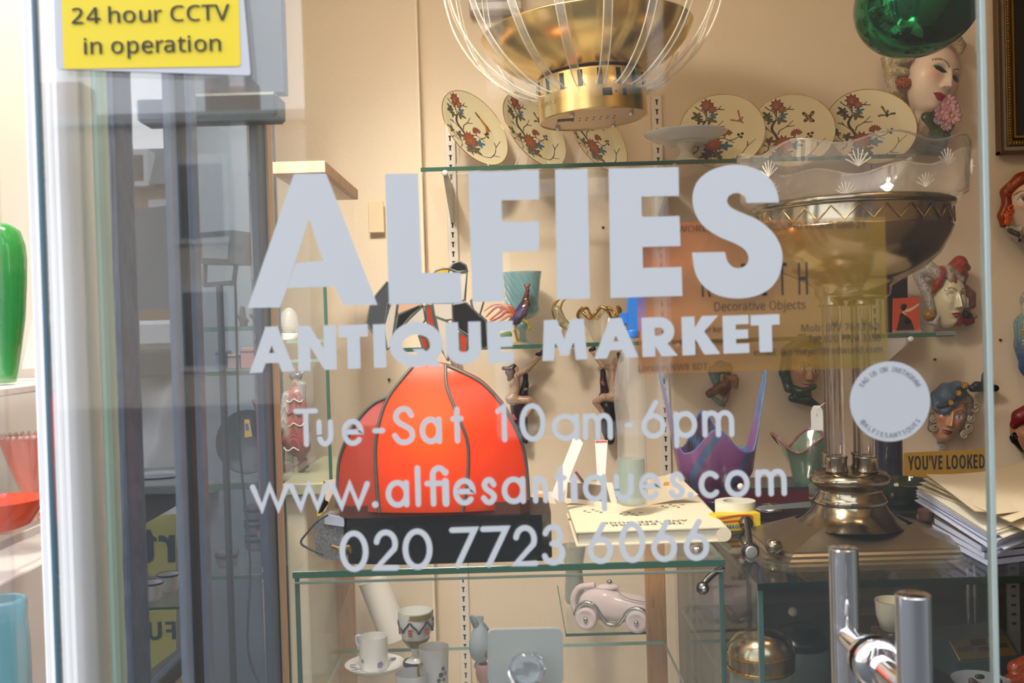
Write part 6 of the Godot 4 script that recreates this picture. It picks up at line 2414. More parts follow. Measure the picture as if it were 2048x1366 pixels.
	card("postcard", "cream invitation card with an orange dot next to the spray bottle", "postcard", [[1290, 1012], [1398, 990], [1352, 946], [1286, 962]], 2.2, "e2d6bc", [[1328, 972], [1340, 971], [1340, 964], [1329, 965]], "d99a34")
	card("price_slip", "long blank white price slip leaning behind the black lamp base", "slip", [[1102, 992], [1120, 1004], [1168, 886], [1152, 866]], 2.15, "eee6e2", [], "")
	card("folded_leaflet", "white folded leaflet with a red heading below the wall figurine", "leaflet", [[1196, 990], [1208, 990], [1218, 880], [1192, 880]], 2.3, "e9e6e4", [[1193, 886], [1217, 885], [1217, 881], [1193, 881]], "b85858")
	card("business_cards", "scattered orange and white business cards at the corner of the black base", "cards", [[1062, 1000], [1112, 1008], [1104, 984], [1066, 980]], 2.2, "e8dccc", [[1070, 994], [1096, 996], [1094, 988], [1072, 988]], "d99a34")
	g = G.new()
	t = ground("red_pen", "dark red pen propped on the postcards", "pen", 1160, 955, 2.26, table_y)
	g.tube(PackedVector3Array([at(1152, 945, 2.26) - t.position, at(1168, 966, 2.2) - t.position, at(1176, 980, 2.18) - t.position]), 0.003, 8)
	part(t, "barrel", g, mat("maroon_plastic", "6a2a34", 0.25))


func card(called: String, label: String, category: String, pts: Array, d: float, hex: String, inner: Array, hex2: String) -> void:
	var mid := Vector2.ZERO
	var low := 0.0
	for p in pts:
		mid += Vector2(p[0], p[1]) / pts.size()
		low = maxf(low, p[1])
	var o := at(mid.x, low, d)
	var t := thing(called, label, category, o)
	var g := G.new()
	g.xf = Transform3D(Basis(Vector3.RIGHT, -0.25), Vector3.ZERO)
	g.prism(flat(pts, d, o), -0.0004, 0.0004)
	part(t, "paper", g, mat("paper_" + hex, hex, 0.65))
	if inner.size():
		g = G.new()
		g.xf = Transform3D(Basis(Vector3.RIGHT, -0.25), Vector3.ZERO)
		g.prism(flat(inner, d, o), 0.0004, 0.0008)
		part(t, "print", g, mat("print_" + hex2, hex2, 0.6))


# ================================================================ inside the glass case and on the wall behind it
func case_things() -> void:
	var ys := at(800, 1297, 2.42).y
	var china := mat("white_china", "e6e8e6", 0.15)
	# paper roll
	var t := ground("paper_roll", "long white paper roll leaning inside the glass case", "paper roll", 790, 1294, 2.4, ys + 0.001)
	var g := G.new()
	g.tube(PackedVector3Array([at(792, 1278, 2.4) - t.position, at(745, 1158, 2.41) - t.position]), 0.036, 28)
	part(t, "roll", g, mat("white_paper", "ebe9e2", 0.7))
	# coffee can on a saucer
	t = ground("cup_and_saucer", "white coffee cup with lilac sprigs standing on its saucer", "cup", 750, 1338, 2.28, ys + 0.0006)
	turned(t, "saucer", 750, 2.28, [[0, 1345], [28, 1345], [30, 1343], [48, 1337], [59, 1327], [60, 1326], [60, 1326], [58, 1326], [46, 1334], [0, 1339]], china, 56)
	turned(t, "cup", 748, 2.28, [[0, 1337], [26, 1337], [28, 1334], [29, 1276], [29, 1272], [29, 1272], [27.5, 1272], [27, 1330], [0, 1331]], china, 48)
	var c := at(720, 1291, 2.28) - t.position
	g = G.new()
	g.tube(smooth3([c + Vector3(0.002, 0.022, 0), c + Vector3(-0.007, 0.022, 0), c + Vector3(-0.008, 0.008, 0), c + Vector3(-0.002, -0.004, 0), c + Vector3(0.004, -0.012, 0)], 6), 0.0032, 8)
	part(t, "handle", g, mat("lilac_china", "c9cdea", 0.2), Vector3.ZERO, "pale lilac handle")
	sprig(t, 764, 1322, 2.28, 29, 748, 8.0, "8a86b0")
	sprig(t, 728, 1315, 2.28, 29, 748, 5.0, "a08aa0")
	g = G.new()
	for q in [[708, 1335], [786, 1316], [706, 1330], [716, 1338]]:
		var w := on_level(q[0], q[1], ys + 0.0105) - t.position
		g.xf = Transform3D(Basis(), w)
		g.ball(Vector3.ZERO, Vector3(0.008, 0.0008, 0.005), 8, 6)
	part(t, "painted_sprig", g, mat("sprig_8a86b0", "8a86b0", 0.4))
	# painted goblet
	t = ground("china_goblet", "footed china goblet painted in gold, navy and red", "goblet", 832, 1328, 2.24, ys + 0.0006)
	turned(t, "foot", 832, 2.24, [[0, 1329], [26, 1329], [26, 1329], [26, 1325], [26, 1325], [18, 1318], [9, 1312], [8, 1296], [14, 1291]], china, 40)
	turned(t, "foot_band", 832, 2.24, [[26.4, 1329], [26.4, 1323], [24, 1320]], mat("navy_gilt", "2a3050", 0.25), 40)
	turned(t, "bowl", 832, 2.24, [[8, 1296], [16, 1292], [26, 1278], [32, 1258], [34, 1238], [34.5, 1221], [34.5, 1221], [33, 1221], [32, 1240], [26, 1272], [0, 1286]], china, 48)
	turned(t, "gilt_band", 832, 2.24, [[34.8, 1233], [34.9, 1223]], mat("gilt_soft", "b89a4c", 0.3, {"metal": 0.7}), 48)
	turned(t, "gilt_foot_band", 832, 2.24, [[16.4, 1292.5], [26.3, 1279], [28, 1275]], mat("dark_gilt", "7d6c3c", 0.3, {"metal": 0.5}), 48)
	for j in 6:
		var a := TAU * (j + 0.25) / 6.0
		g = G.new()
		var pa := []
		var k := 2.24 / F
		var mid := at(832, 1248, 2.24) - t.position
		for q in [[-0.5, 0.013], [-0.35, 0.005], [-0.12, -0.004], [0.0, -0.012], [0.12, -0.004], [0.35, 0.005], [0.5, 0.013]]:
			var aa: float = a + q[0]
			var rr: float = 34.6 * k + minf(0.0, q[1] + 0.004) * 0.16
			pa.append(mid + Vector3(cos(aa) * rr, q[1], sin(aa) * rr))
		g.tube(smooth3(pa, 4), 0.0022, 6)
		part(t, "navy_swag", g, mat("navy_paint", "252b48", 0.25))
		g = G.new()
		for q in 9:
			var aa := a + PI / 6 + 0.09 * (q % 3 - 1)
			g.xf = Transform3D(Basis(), mid + Vector3(cos(aa) * 33.6 * k, -0.004 - 0.006 * (q / 3), sin(aa) * 33.6 * k))
			g.ball(Vector3.ZERO, Vector3(0.0022, 0.0025, 0.0022), 6, 5)
		part(t, "red_flowers", g, mat("red_flower_paint", "b54848", 0.3))
	# floral mug
	t = ground("floral_mug", "white mug with a painted flower bunch and gilt handle", "mug", 870, 1372, 2.12, ys + 0.0006)
	turned(t, "body", 870, 2.12, [[0, 1384], [25, 1384], [27, 1380], [28.5, 1330], [30, 1296], [30, 1292], [30, 1292], [28.5, 1292], [27, 1376], [0, 1378]], china, 44)
	c = at(846, 1336, 2.12) - t.position
	g = G.new()
	g.tube(smooth3([c + Vector3(0.004, 0.014, 0.018), c + Vector3(-0.004, 0.015, 0.022), c + Vector3(-0.008, 0.0, 0.022), c + Vector3(-0.004, -0.015, 0.022), c + Vector3(0.003, -0.016, 0.016)], 6), 0.0028, 8)
	part(t, "handle", g, mat("gilt_soft", "b89a4c", 0.3, {"metal": 0.7}))
	for q in [[888, 1330, 5, "8a5a9a"], [884, 1342, 6, "4a5a3c"], [880, 1352, 5, "6a4a40"], [892, 1340, 5, "9a6ab0"], [889, 1352, 4, "5a6a44"]]:
		sprig(t, q[0], q[1], 2.12, 28.8, 870, q[2], q[3])
	# cup cut by the picture edge
	t = ground("white_cup", "white cup seen from its rim in front of the saucer", "cup", 824, 1400, 2.08, ys + 0.0006)
	turned(t, "body", 824, 2.08, [[0, 1404], [22, 1404], [29, 1390], [32, 1352], [33, 1345], [33, 1345], [31, 1345], [28, 1388], [0, 1398]], china, 44)
	# pale blue jug
	t = ground("blue_jug", "pale blue china jug with a curled lip and gilt handle", "jug", 962, 1334, 2.24, ys + 0.0006)
	turned(t, "body", 960, 2.24, [[8, 1324], [18, 1314], [23, 1298], [22, 1282], [16, 1264], [10, 1250], [8, 1242], [9, 1234]], mat("jug_blue", "b8cad8", 0.2), 32)
	moulded(t, "lip", [[956, 1252, 950, 1240, 10, 9, 0, 2, "b8cad8"], [950, 1240, 943, 1231, 8, 4, 4, 8, "c4d2de"], [964, 1250, 973, 1258, 7, 5, 0, 0, "b8cad8"]], 2.24, 1.8, 0.2)
	turned(t, "foot", 962, 2.24, [[0, 1334], [14, 1334], [15, 1330], [10, 1322], [10, 1316]], mat("jug_foot", "a9bccb", 0.2), 28)
	c = at(977, 1302, 2.24) - t.position
	g = G.new()
	g.tube(smooth3([c + Vector3(0.004, 0.014, 0.01), c + Vector3(-0.004, 0.008, 0.02), c + Vector3(-0.006, -0.004, 0.02), c + Vector3(0, -0.014, 0.015)], 5), 0.0026, 8)
	part(t, "handle", g, mat("gilt_soft", "b89a4c", 0.3, {"metal": 0.7}))
	t = ground("pink_dish", "small pink china dish beside the blue jug", "dish", 968, 1362, 2.18, ys + 0.0006)
	turned(t, "dish", 968, 2.18, [[0, 1364], [10, 1364], [14, 1360], [17, 1345], [15, 1332], [10, 1328]], mat("pink_china", "c79a8e", 0.25), 32)
	# wall shelf with the car
	var yc := at(1190, 1266, 2.5).y
	var sh := glass_shelf("glass_shelf", "small low glass shelf carrying the pink car teapot", at(1132, 1268, 2.5).x, at(1325, 1262, 2.5).x, yc, -2.5, -2.97, 0.007, "glass wall shelves")
	g = G.new()
	var xl := at(1132, 1268, 2.5).x - sh.position.x
	g.box(Vector3(xl, 0.0035, -0.235), Vector3(0.003, 0.0072, 0.47), 0.0006)
	part(sh, "side_edge", g, mat("green_glass_edge", "39604f", 0.12))
	t = thing("shelf_bracket", "pale blue white bracket hanging below the car shelf", "bracket", Vector3(at(1165, 1262, 2.95).x, yc - 0.09, -2.97))
	g = G.new()
	g.box(Vector3(0, 0.04, 0), Vector3(0.028, 0.084, 0.012), 0.003)
	part(t, "plate", g, mat("bracket_pale", "d3d9e2", 0.35))
	g = G.new()
	g.box(Vector3(0, 0.074, 0.15), Vector3(0.008, 0.016, 0.3), 0.002)
	part(t, "arm", g, mat("bracket_pale", "d3d9e2", 0.35))
	rail(1416, 1250, table_y - 0.02, at(1440, 1420, 2.98).y, "white slotted upright low on the wall behind the glass case corner", [])
	car(yc)
	# glittering cut glass vase
	t = ground("cut_glass_vase", "small glittering cut glass vase behind the pink car", "vase", 1153, 1206, 2.8, yc + 0.0005)
	turned(t, "vase", 1150, 2.75, [[0, 1206], [17, 1205], [20, 1196], [19, 1170], [17, 1140], [22, 1112], [26, 1090], [26, 1090], [24, 1090], [15, 1140], [15, 1196], [0, 1198]], mat("glitter_glass", "aab0a4", 0.15, {"alpha": 0.6}), 14)
	# two nudes climbing wine bottles
	climbers()


func sprig(t: Node3D, px: float, py: float, d: float, r_px: float, axis_px: float, size: float, hex: String) -> void:
	var k := d / F
	var off := clampf((px - axis_px) / r_px, -0.95, 0.95)
	var a := asin(off)
	var g := G.new()
	var mid := at(axis_px, py, d) - t.position
	for j in 5:
		var b := j * 1.256
		g.xf = Transform3D(Basis(Vector3.UP, a), mid)
		g.ball(Vector3(cos(b) * size * 0.5 * k, sin(b) * size * 0.5 * k, r_px * k), Vector3(size * 0.42 * k, size * 0.36 * k, 0.0006), 8, 6)
	part(t, "painted_sprig", g, mat("sprig_" + hex, hex, 0.4))


func car(yc: float) -> void:
	var d := 2.56
	var k := d / F
	var t := ground("car_teapot", "pale pink and silver china car teapot on the low glass shelf", "teapot", 1225, 1262, d, yc + 0.0005)
	var turn := 0.32
	var pink := "dccdd0"
	var o := at(1225, 1246, d) - t.position
	var put := func(x: float, y: float, z: float) -> Vector3:    # car axes in pixels: along, up, out
		return o + Basis(Vector3.UP, -turn) * Vector3(x * k, y * k, z * k)
	var rows := []
	for st in [[-68, 22, 40, 6], [-62, 14, 54, 18], [-46, 8, 66, 26], [-14, 6, 73, 30], [8, 6, 66, 30], [30, 6, 61, 30], [56, 6, 57, 28], [76, 8, 50, 23], [88, 12, 42, 14], [95, 20, 32, 4]]:
		var row := PackedVector3Array()
		for j in 28:
			var a := TAU * j / 28.0
			var cc := signf(cos(a)) * pow(absf(cos(a)), 0.7)
			var ss := signf(sin(a)) * pow(absf(sin(a)), 0.8)
			row.append(put.call(float(st[0]), lerpf(st[1], st[2], ss * 0.5 + 0.5), cc * st[3]))
		rows.append(row)
	var fine := []
	for j in 28:
		var col := []
		for r in rows:
			col.append(r[j])
		fine.append(smooth3(col, 4))
	rows = []
	for i in fine[0].size():
		var row := PackedVector3Array()
		for j in 28:
			row.append(fine[j][i])
		rows.append(row)
	var g := G.new()
	g.grid(rows, true)
	part(t, "body", g, mat("pink_glaze", pink, 0.12))
	g = G.new()
	g.tube(smooth3([put.call(-52, 12, 0), put.call(-74, 18, 0), put.call(-80, 44, 0), put.call(-66, 68, 0), put.call(-34, 74, 0)], 6), 6.5 * k, 10)
	part(t, "handle", g, mat("pink_glaze", pink, 0.12))
	g = G.new()
	var q := put.call(-8, 72, 0)
	g.ball(q, Vector3(24, 7, 15) * k, 20, 10)
	var lid := part(t, "lid", g, mat("pink_glaze", pink, 0.12))
	g = G.new()
	g.ball(put.call(-4, 82, 0), Vector3.ONE * 6.0 * k, 14, 10)
	part(lid, "knob", g, mat("silver_glaze", "cfd0cc", 0.12, {"metal": 1.0}))
	g = G.new()
	g.tube(smooth3([put.call(16, 76, 24), put.call(26, 66, 28), put.call(44, 58, 28), put.call(80, 52, 22)], 5), 0.9 * k, 5)
	part(t, "drawn_line", g, mat("grey_glaze", "8a8486", 0.3))
	for side in [1.0, -1.0]:
		g = G.new()
		var pa := []
		for w in [[-70, 20], [-62, 38], [-46, 46], [-28, 40], [-14, 18], [-2, 6], [14, 6], [26, 16], [38, 34], [56, 40], [74, 34], [86, 16]]:
			pa.append(put.call(w[0], w[1], 29 * side))
		g.tube(smooth3(pa, 4), 5.0 * k, 8)
		part(t, "silver_mudguard", g, mat("silver_glaze", "cfd0cc", 0.12, {"metal": 1.0}))
		for x in [-46.0, 56.0]:
			g = G.new()
			g.xf = Transform3D(Basis(Vector3.UP, -turn) * Basis(Vector3.RIGHT, PI / 2), put.call(x, 15, 31 * side))
			g.lathe([Vector2(0, -7 * k), Vector2(20 * k, -7 * k), Vector2(22 * k, -4 * k), Vector2(22 * k, 3 * k), Vector2(20 * k, 6 * k), Vector2(15 * k, 6.5 * k), Vector2(13 * k, 4.5 * k), Vector2(0, 4.5 * k)], 32)
			var wh := part(t, "wheel", g, mat("pink_glaze", pink, 0.12))
			g = G.new()
			g.ball(put.call(x, 15, 31 * side + 6 * side), Vector3.ONE * 5 * k, 12, 8)
			part(wh, "hub", g, mat("silver_glaze", "cfd0cc", 0.12, {"metal": 1.0}))


func climbers() -> void:
	var d := WALL - 0.055
	var p := at(1040, 800, WALL - 0.01)
	var t := thing("wall_figurine", "china nude with one arm raised climbing a dark wine bottle", "figurine", p)
	var s := "efc6a6"
	var s2 := "e6b896"
	moulded(t, "figure", [[1030, 752, 1031, 775, 10, 9, 6, 8, s], [1031, 775, 1026, 794, 8.5, 12, 8, 8, s], [1024, 796, 1028, 800, 12, 11, 8, 8, s], [1020, 798, 1020, 800, 10, 8, 12, 12, s], [1030, 800, 1056, 799, 9, 8, 8, 12, s], [1056, 799, 1068, 806, 8, 6, 12, 10, s2], [1068, 808, 1053, 830, 6, 4, 10, 12, s2],
		[1038, 748, 1056, 738, 6, 5, 8, 10, s], [1056, 738, 1068, 726, 5, 4, 10, 12, s], [1068, 726, 1080, 714, 4, 3, 12, 12, s], [1080, 714, 1084, 708, 3.5, 2.5, 12, 12, s], [1026, 756, 1022, 768, 5, 4, 12, 14, s], [1030, 738, 1031, 744, 8, 6, 8, 8, s], [1050, 778, 1053, 777, 3, 2.5, 14, 14, s2]], d, 1.5, 0.16)
	moulded(t, "hair", [[1016, 744, 1022, 752, 6, 6, 14, 14, "7a5238"], [1022, 752, 1018, 758, 6, 4, 14, 14, "8a6042"], [1026, 742, 1020, 748, 6, 6, 12, 14, "6a4630"]], d, 1.5, 0.3)
	moulded(t, "hat", [[1007, 736, 1024, 738, 4, 5, 12, 14, "5a3038"], [1022, 736, 1028, 732, 6, 5, 12, 12, "4e2a32"]], d, 1.4, 0.25, "small dark maroon hat")
	moulded(t, "bottle", [[1051, 750, 1051, 768, 5.5, 5.5, 2, 2, "2f1a1e"], [1051, 768, 1047, 786, 7, 10, 2, 0, "331c20"], [1046, 790, 1036, 812, 11, 13, -2, 0, "3a2026"], [1036, 812, 1040, 845, 16, 16, 0, 0, "42262e"], [1040, 845, 1050, 878, 15, 8, 0, 0, "3a2028"], [1050, 878, 1052, 884, 7, 4, 0, 0, "3a2028"]], d, 1.6, 0.12)
	moulded(t, "glass", [[1080, 709, 1086, 704, 4, 6, 12, 12, "5a2430"], [1073, 708, 1078, 708, 3, 4, 14, 14, "4e2030"]], d, 1.4, 0.2, "dark red wine glass")
	var n := part(t, "painted_letter", words("A", 0.016, true, "Droid Serif", 0.0006), mat("pink_paint", "d45a78", 0.4), at(1027, 833, d) - p + Vector3(0, 0, 0.0262))
	n.rotation = Vector3(0, -0.25, 0.1)
	p = at(1212, 800, WALL - 0.01)
	t = thing("wall_figurine", "china nude facing the wall hugging a dark wine bottle", "figurine", p)
	moulded(t, "figure", [[1226, 738, 1226, 765, 11, 9, 6, 8, s], [1226, 765, 1228, 792, 9, 12, 8, 8, s], [1228, 794, 1206, 794, 11, 8, 8, 14, s], [1206, 794, 1190, 803, 8, 6, 14, 12, s2], [1190, 804, 1202, 820, 6, 5, 12, 14, s2], [1202, 820, 1208, 829, 4.5, 3.5, 14, 16, s2], [1208, 829, 1214, 831, 3, 3, 16, 16, s2],
		[1218, 736, 1204, 730, 6, 5, 8, 12, s], [1204, 730, 1192, 716, 5, 4, 12, 12, s], [1192, 716, 1182, 702, 4, 3, 12, 12, s], [1231, 726, 1232, 722, 8, 8, 10, 10, s], [1228, 732, 1226, 738, 5, 8, 8, 6, s], [1203, 764, 1206, 768, 3.5, 3.5, 16, 16, "c4665c"]], d, 1.5, 0.16)
	moulded(t, "hair", [[1234, 722, 1240, 718, 7, 6, 10, 10, "6a4630"], [1240, 716, 1236, 708, 5, 4, 10, 8, "5a3a28"]], d, 1.5, 0.3)
	moulded(t, "bottle", [[1205, 742, 1206, 762, 5.5, 6.5, 8, 8, "3a1c22"], [1206, 762, 1210, 790, 7, 10, 8, 6, "42222a"], [1211, 794, 1216, 815, 14, 16, 0, 0, "2c1a1c"], [1216, 815, 1218, 860, 17, 15, 0, 0, "2a181a"], [1218, 860, 1220, 880, 15, 10, 0, 0, "2a181a"]], d, 1.6, 0.12)
	moulded(t, "glass", [[1180, 700, 1186, 697, 4, 5, 12, 12, "3a2030"]], d, 1.4, 0.2)


# ================================================================ on the middle wall shelf
func shelf_things() -> void:
	var y := shelf_mid_y + 0.0004
	var t := ground("blue_goblet", "tall pale blue ribbed glass goblet behind the rooster", "goblet", 1045, 690, 2.88, y)
	turned(t, "bowl", 1046, 2.88, [[6, 640], [20, 636], [33, 626], [35, 618], [32, 610], [33, 596], [37, 560], [40, 544], [40, 544], [38.5, 544], [31, 600], [30, 622], [0, 632]], mat("blue_glass", "7fb4bc", 0.12, {"alpha": 0.5}), 64)
	turned(t, "stem", 1045, 2.88, [[24, 692], [23, 688], [12, 684], [7, 676], [7, 670], [6, 664], [11, 658], [13, 651], [11, 644], [6, 640]], mat("blue_glass", "7fb4bc", 0.12, {"alpha": 0.5}), 40)
	var k := 2.88 / F
	for j in 22:
		var g := G.new()
		var pa := []
		for q in 9:
			var v := q / 8.0
			var a := TAU * j / 22.0 + v * 1.1
			var r := lerpf(33.3, 39.6, v) * k
			pa.append(Vector3(cos(a) * r, at(1046, lerpf(612, 547, v), 2.88).y - t.position.y, sin(a) * r))
		g.tube(PackedVector3Array(pa), 0.0012, 5)
		part(t, "twisted_rib", g, mat("blue_rib", "a3ccd0", 0.15, {"alpha": 0.5}))
	# glass rooster
	t = ground("glass_rooster", "multicoloured blown glass rooster with an orange tail", "ornament", 1035, 692, 2.8, y)
	moulded(t, "body", [[1032, 638, 1046, 616, 12, 11, 0, 0, "5a4a78"], [1046, 616, 1053, 592, 10, 5, 0, 0, "6a3a3c"], [1053, 592, 1055, 580, 5, 4, 0, 0, "8a4a3c"], [1048, 628, 1054, 604, 7, 4, 6, 6, "8a6a3c"], [1038, 632, 1046, 622, 8, 7, 8, 8, "7a6a9a"], [1030, 640, 1022, 644, 9, 7, 0, 0, "a8622c"], [1056, 600, 1058, 610, 3.5, 3, 4, 4, "7a2430"]], 2.8, 1.6, 0.1)
	moulded(t, "comb", [[1052, 573, 1050, 570, 3, 2.5, 0, 0, "a86a5a"], [1056, 572, 1058, 569, 3.5, 3, 0, 0, "b0705c"], [1054, 578, 1057, 580, 3.5, 3, 0, 0, "a0604e"]], 2.8, 1.2, 0.1, "dusty red comb")
	for q in [[1012, 616, 1000, 624, 980, 640, "c0622c"], [1016, 622, 1000, 634, 976, 646, "a84a34"], [1020, 630, 1004, 640, 984, 652, "c87a34"], [1010, 612, 990, 608, 968, 622, "d8a890"], [1014, 618, 994, 614, 972, 634, "b86a54"], [1024, 618, 1012, 612, 1000, 618, "c8642c"]]:
		var g := G.new()
		g.tint(q[6])
		var pa := smooth3([at(1030, 640, 2.8) - t.position, at(q[0], q[1], 2.79) - t.position, at(q[2], q[3], 2.79) - t.position, at(q[4], q[5], 2.8) - t.position], 5)
		var rad := PackedFloat32Array()
		for j in pa.size():
			rad.append(0.0065 * (1.0 - 0.85 * j / pa.size()) + 0.0008)
		g.tube(pa, rad, 8)
		part(t, "tail_feather", g, mat("painted_clay_10", "ffffff", 0.1, {"vc": true}))
	moulded(t, "legs", [[1032, 646, 1030, 662, 3, 2, 0, 0, "b59a2a"], [1046, 640, 1056, 646, 3, 2, 6, 8, "cdb83a"], [1056, 646, 1058, 658, 2.2, 2, 8, 8, "cdb83a"], [1058, 658, 1062, 652, 2, 1.6, 8, 8, "cdb83a"], [1030, 662, 1036, 684, 2.4, 3, 0, 0, "b59a2a"]], 2.8, 1.2, 0.1)
	turned(t, "glass_base", 1034, 2.8, [[0, 694], [26, 694], [26, 691], [10, 684], [0, 683]], mat("amber_glass", "c9b184", 0.08, {"alpha": 0.5}), 24)
	# green glass scrap
	t = ground("green_glass_fish", "tiny green and yellow glass ornament low on the shelf", "ornament", 1011, 690, 2.78, y)
	moulded(t, "body", [[1003, 670, 1018, 668, 4, 6, 0, 0, "6aa03c"], [1004, 672, 1006, 690, 3, 3, 0, 0, "b9a850"], [1016, 668, 1022, 672, 4, 2, 2, 2, "4a8a4a"]], 2.78, 1.4, 0.1)
	# gold and clear dish lying on edge
	t = ground("gilt_glass_bowl", "clear glass bowl with a gold rim tilted on its side", "bowl", 1130, 690, 2.85, y)
	for q in [[0, "gold_rim"], [1, "gold_rim"]]:
		var g := G.new()
		var pa := []
		for j in 21:
			var a := deg_to_rad(lerpf(95, 290, j / 20.0))
			pa.append(at(1140 + (34 - 14 * q[0]) * cos(a), 622 - (32 - 4 * q[0]) * sin(a), 2.85) - t.position + Vector3(0, 0, 0.02 * q[0]))
		g.tube(PackedVector3Array(pa), 0.0042 - 0.0012 * q[0], 8)
		part(t, q[1], g, mat("warm_gold", "c9a052", 0.15, {"metal": 1.0}))
	moulded(t, "bowl", [[1114, 620, 1122, 642, 9, 10, 10, 10, "cdbd96"], [1122, 642, 1144, 660, 9, 9, 10, 10, "d0c09c"], [1130, 664, 1134, 682, 8, 10, 6, 6, "cdbd96"]], 2.85, 2.2, 0.1)
	# clam shaped vase with gilt lip
	t = ground("clam_vase", "clear fluted clam shaped glass vase with a wavy gold lip", "vase", 1200, 690, 2.84, y)
	var k2 := 2.84 / F
	var wave := func(a: float, p: Vector2) -> Vector2:
		var f := clampf((p.y) / 0.075, 0, 1.4)
		return Vector2(p.x * (1.0 + 0.07 * f * cos(a * 10.0)), p.y * (1.0 + 0.17 * f * f * sin(a * 5.0 + 0.3)))
	turned(t, "vase", 1200, 2.84, [[0, 690], [9, 690], [14, 682], [24, 660], [33, 640], [38, 630], [40, 626]], mat("clam_glass", "d9cfb4", 0.08, {"alpha": 0.5}), 112, wave)
	var g3 := G.new()
	var ring := PackedVector3Array()
	var hgt := at(1200, 626, 2.84).y - t.position.y
	for j in 113:
		var a := TAU * j / 112.0
		var w: Vector2 = wave.call(a, Vector2(40 * k2, hgt))
		ring.append(Vector3(cos(a) * w.x, w.y, sin(a) * w.x))
	g3.tube(ring, 0.0045, 8, false)
	part(t, "gold_lip", g3, mat("warm_gold", "c9a052", 0.15, {"metal": 1.0}))
	# black book and red card at the other end
	t = ground("black_book", "black upright book with a red band behind the red card", "book", 1792, 665, 2.9, y)
	g3 = G.new()
	var a1 := at(1774, 672, 2.9) - t.position
	var b1 := at(1811, 543, 2.9) - t.position
	g3.box(Vector3((a1.x + b1.x) / 2, b1.y / 2, 0), Vector3(b1.x - a1.x, b1.y, 0.03), 0.002)
	part(t, "cover", g3, mat("black_cloth", "16171c", 0.4))
	g3 = G.new()
	g3.box(Vector3((a1.x + b1.x) / 2, b1.y - 0.011, 0.001), Vector3(b1.x - a1.x + 0.001, 0.022, 0.031), 0.001)
	part(t, "red_band", g3, mat("red_cloth", "8c2a24", 0.5))
	var d := 2.78
	t = ground("red_card", "orange red picture card of a figure pointing aside", "card", 1812, 664, d, y)
	g3 = G.new()
	g3.prism(flat([[1786, 664], [1838, 662], [1838, 594], [1787, 597]], d, t.position), -0.006, 0.0)
	part(t, "card", g3, mat("card_red", "c44a24", 0.4))
	for q in [["figure_coat", "2a1e1c", [[1792, 662], [1798, 640], [1800, 626], [1808, 628], [1822, 640], [1830, 662]]], ["figure_head", "241c1a", [[1801, 618], [1802, 610], [1808, 607], [1814, 610], [1812, 618], [1806, 622]]],
		["figure_face", "d8b898", [[1807, 618], [1808, 611], [1813, 612], [1812, 619]]], ["figure_arm", "d8b898", [[1808, 626], [1810, 620], [1824, 615], [1838, 606], [1838, 610], [1822, 622]]], ["figure_scarf", "d8c8a0", [[1803, 636], [1806, 622], [1811, 624], [1812, 634], [1806, 630]]], ["figure_jacket", "8c3018", [[1808, 644], [1814, 634], [1824, 642], [1816, 650]]]]:
		g3 = G.new()
		g3.prism(flat(q[2], d, t.position), 0.0, 0.0005)
		part(t, q[0], g3, mat("print_" + q[1], q[1], 0.5))
	g3 = G.new()
	g3.box(Vector3(0, 0.004, 0.006), Vector3(0.075, 0.008, 0.02), 0.001)
	part(t, "stand", g3, mat("clear_acrylic", "dfe4e4", 0.05, {"alpha": 0.2}))


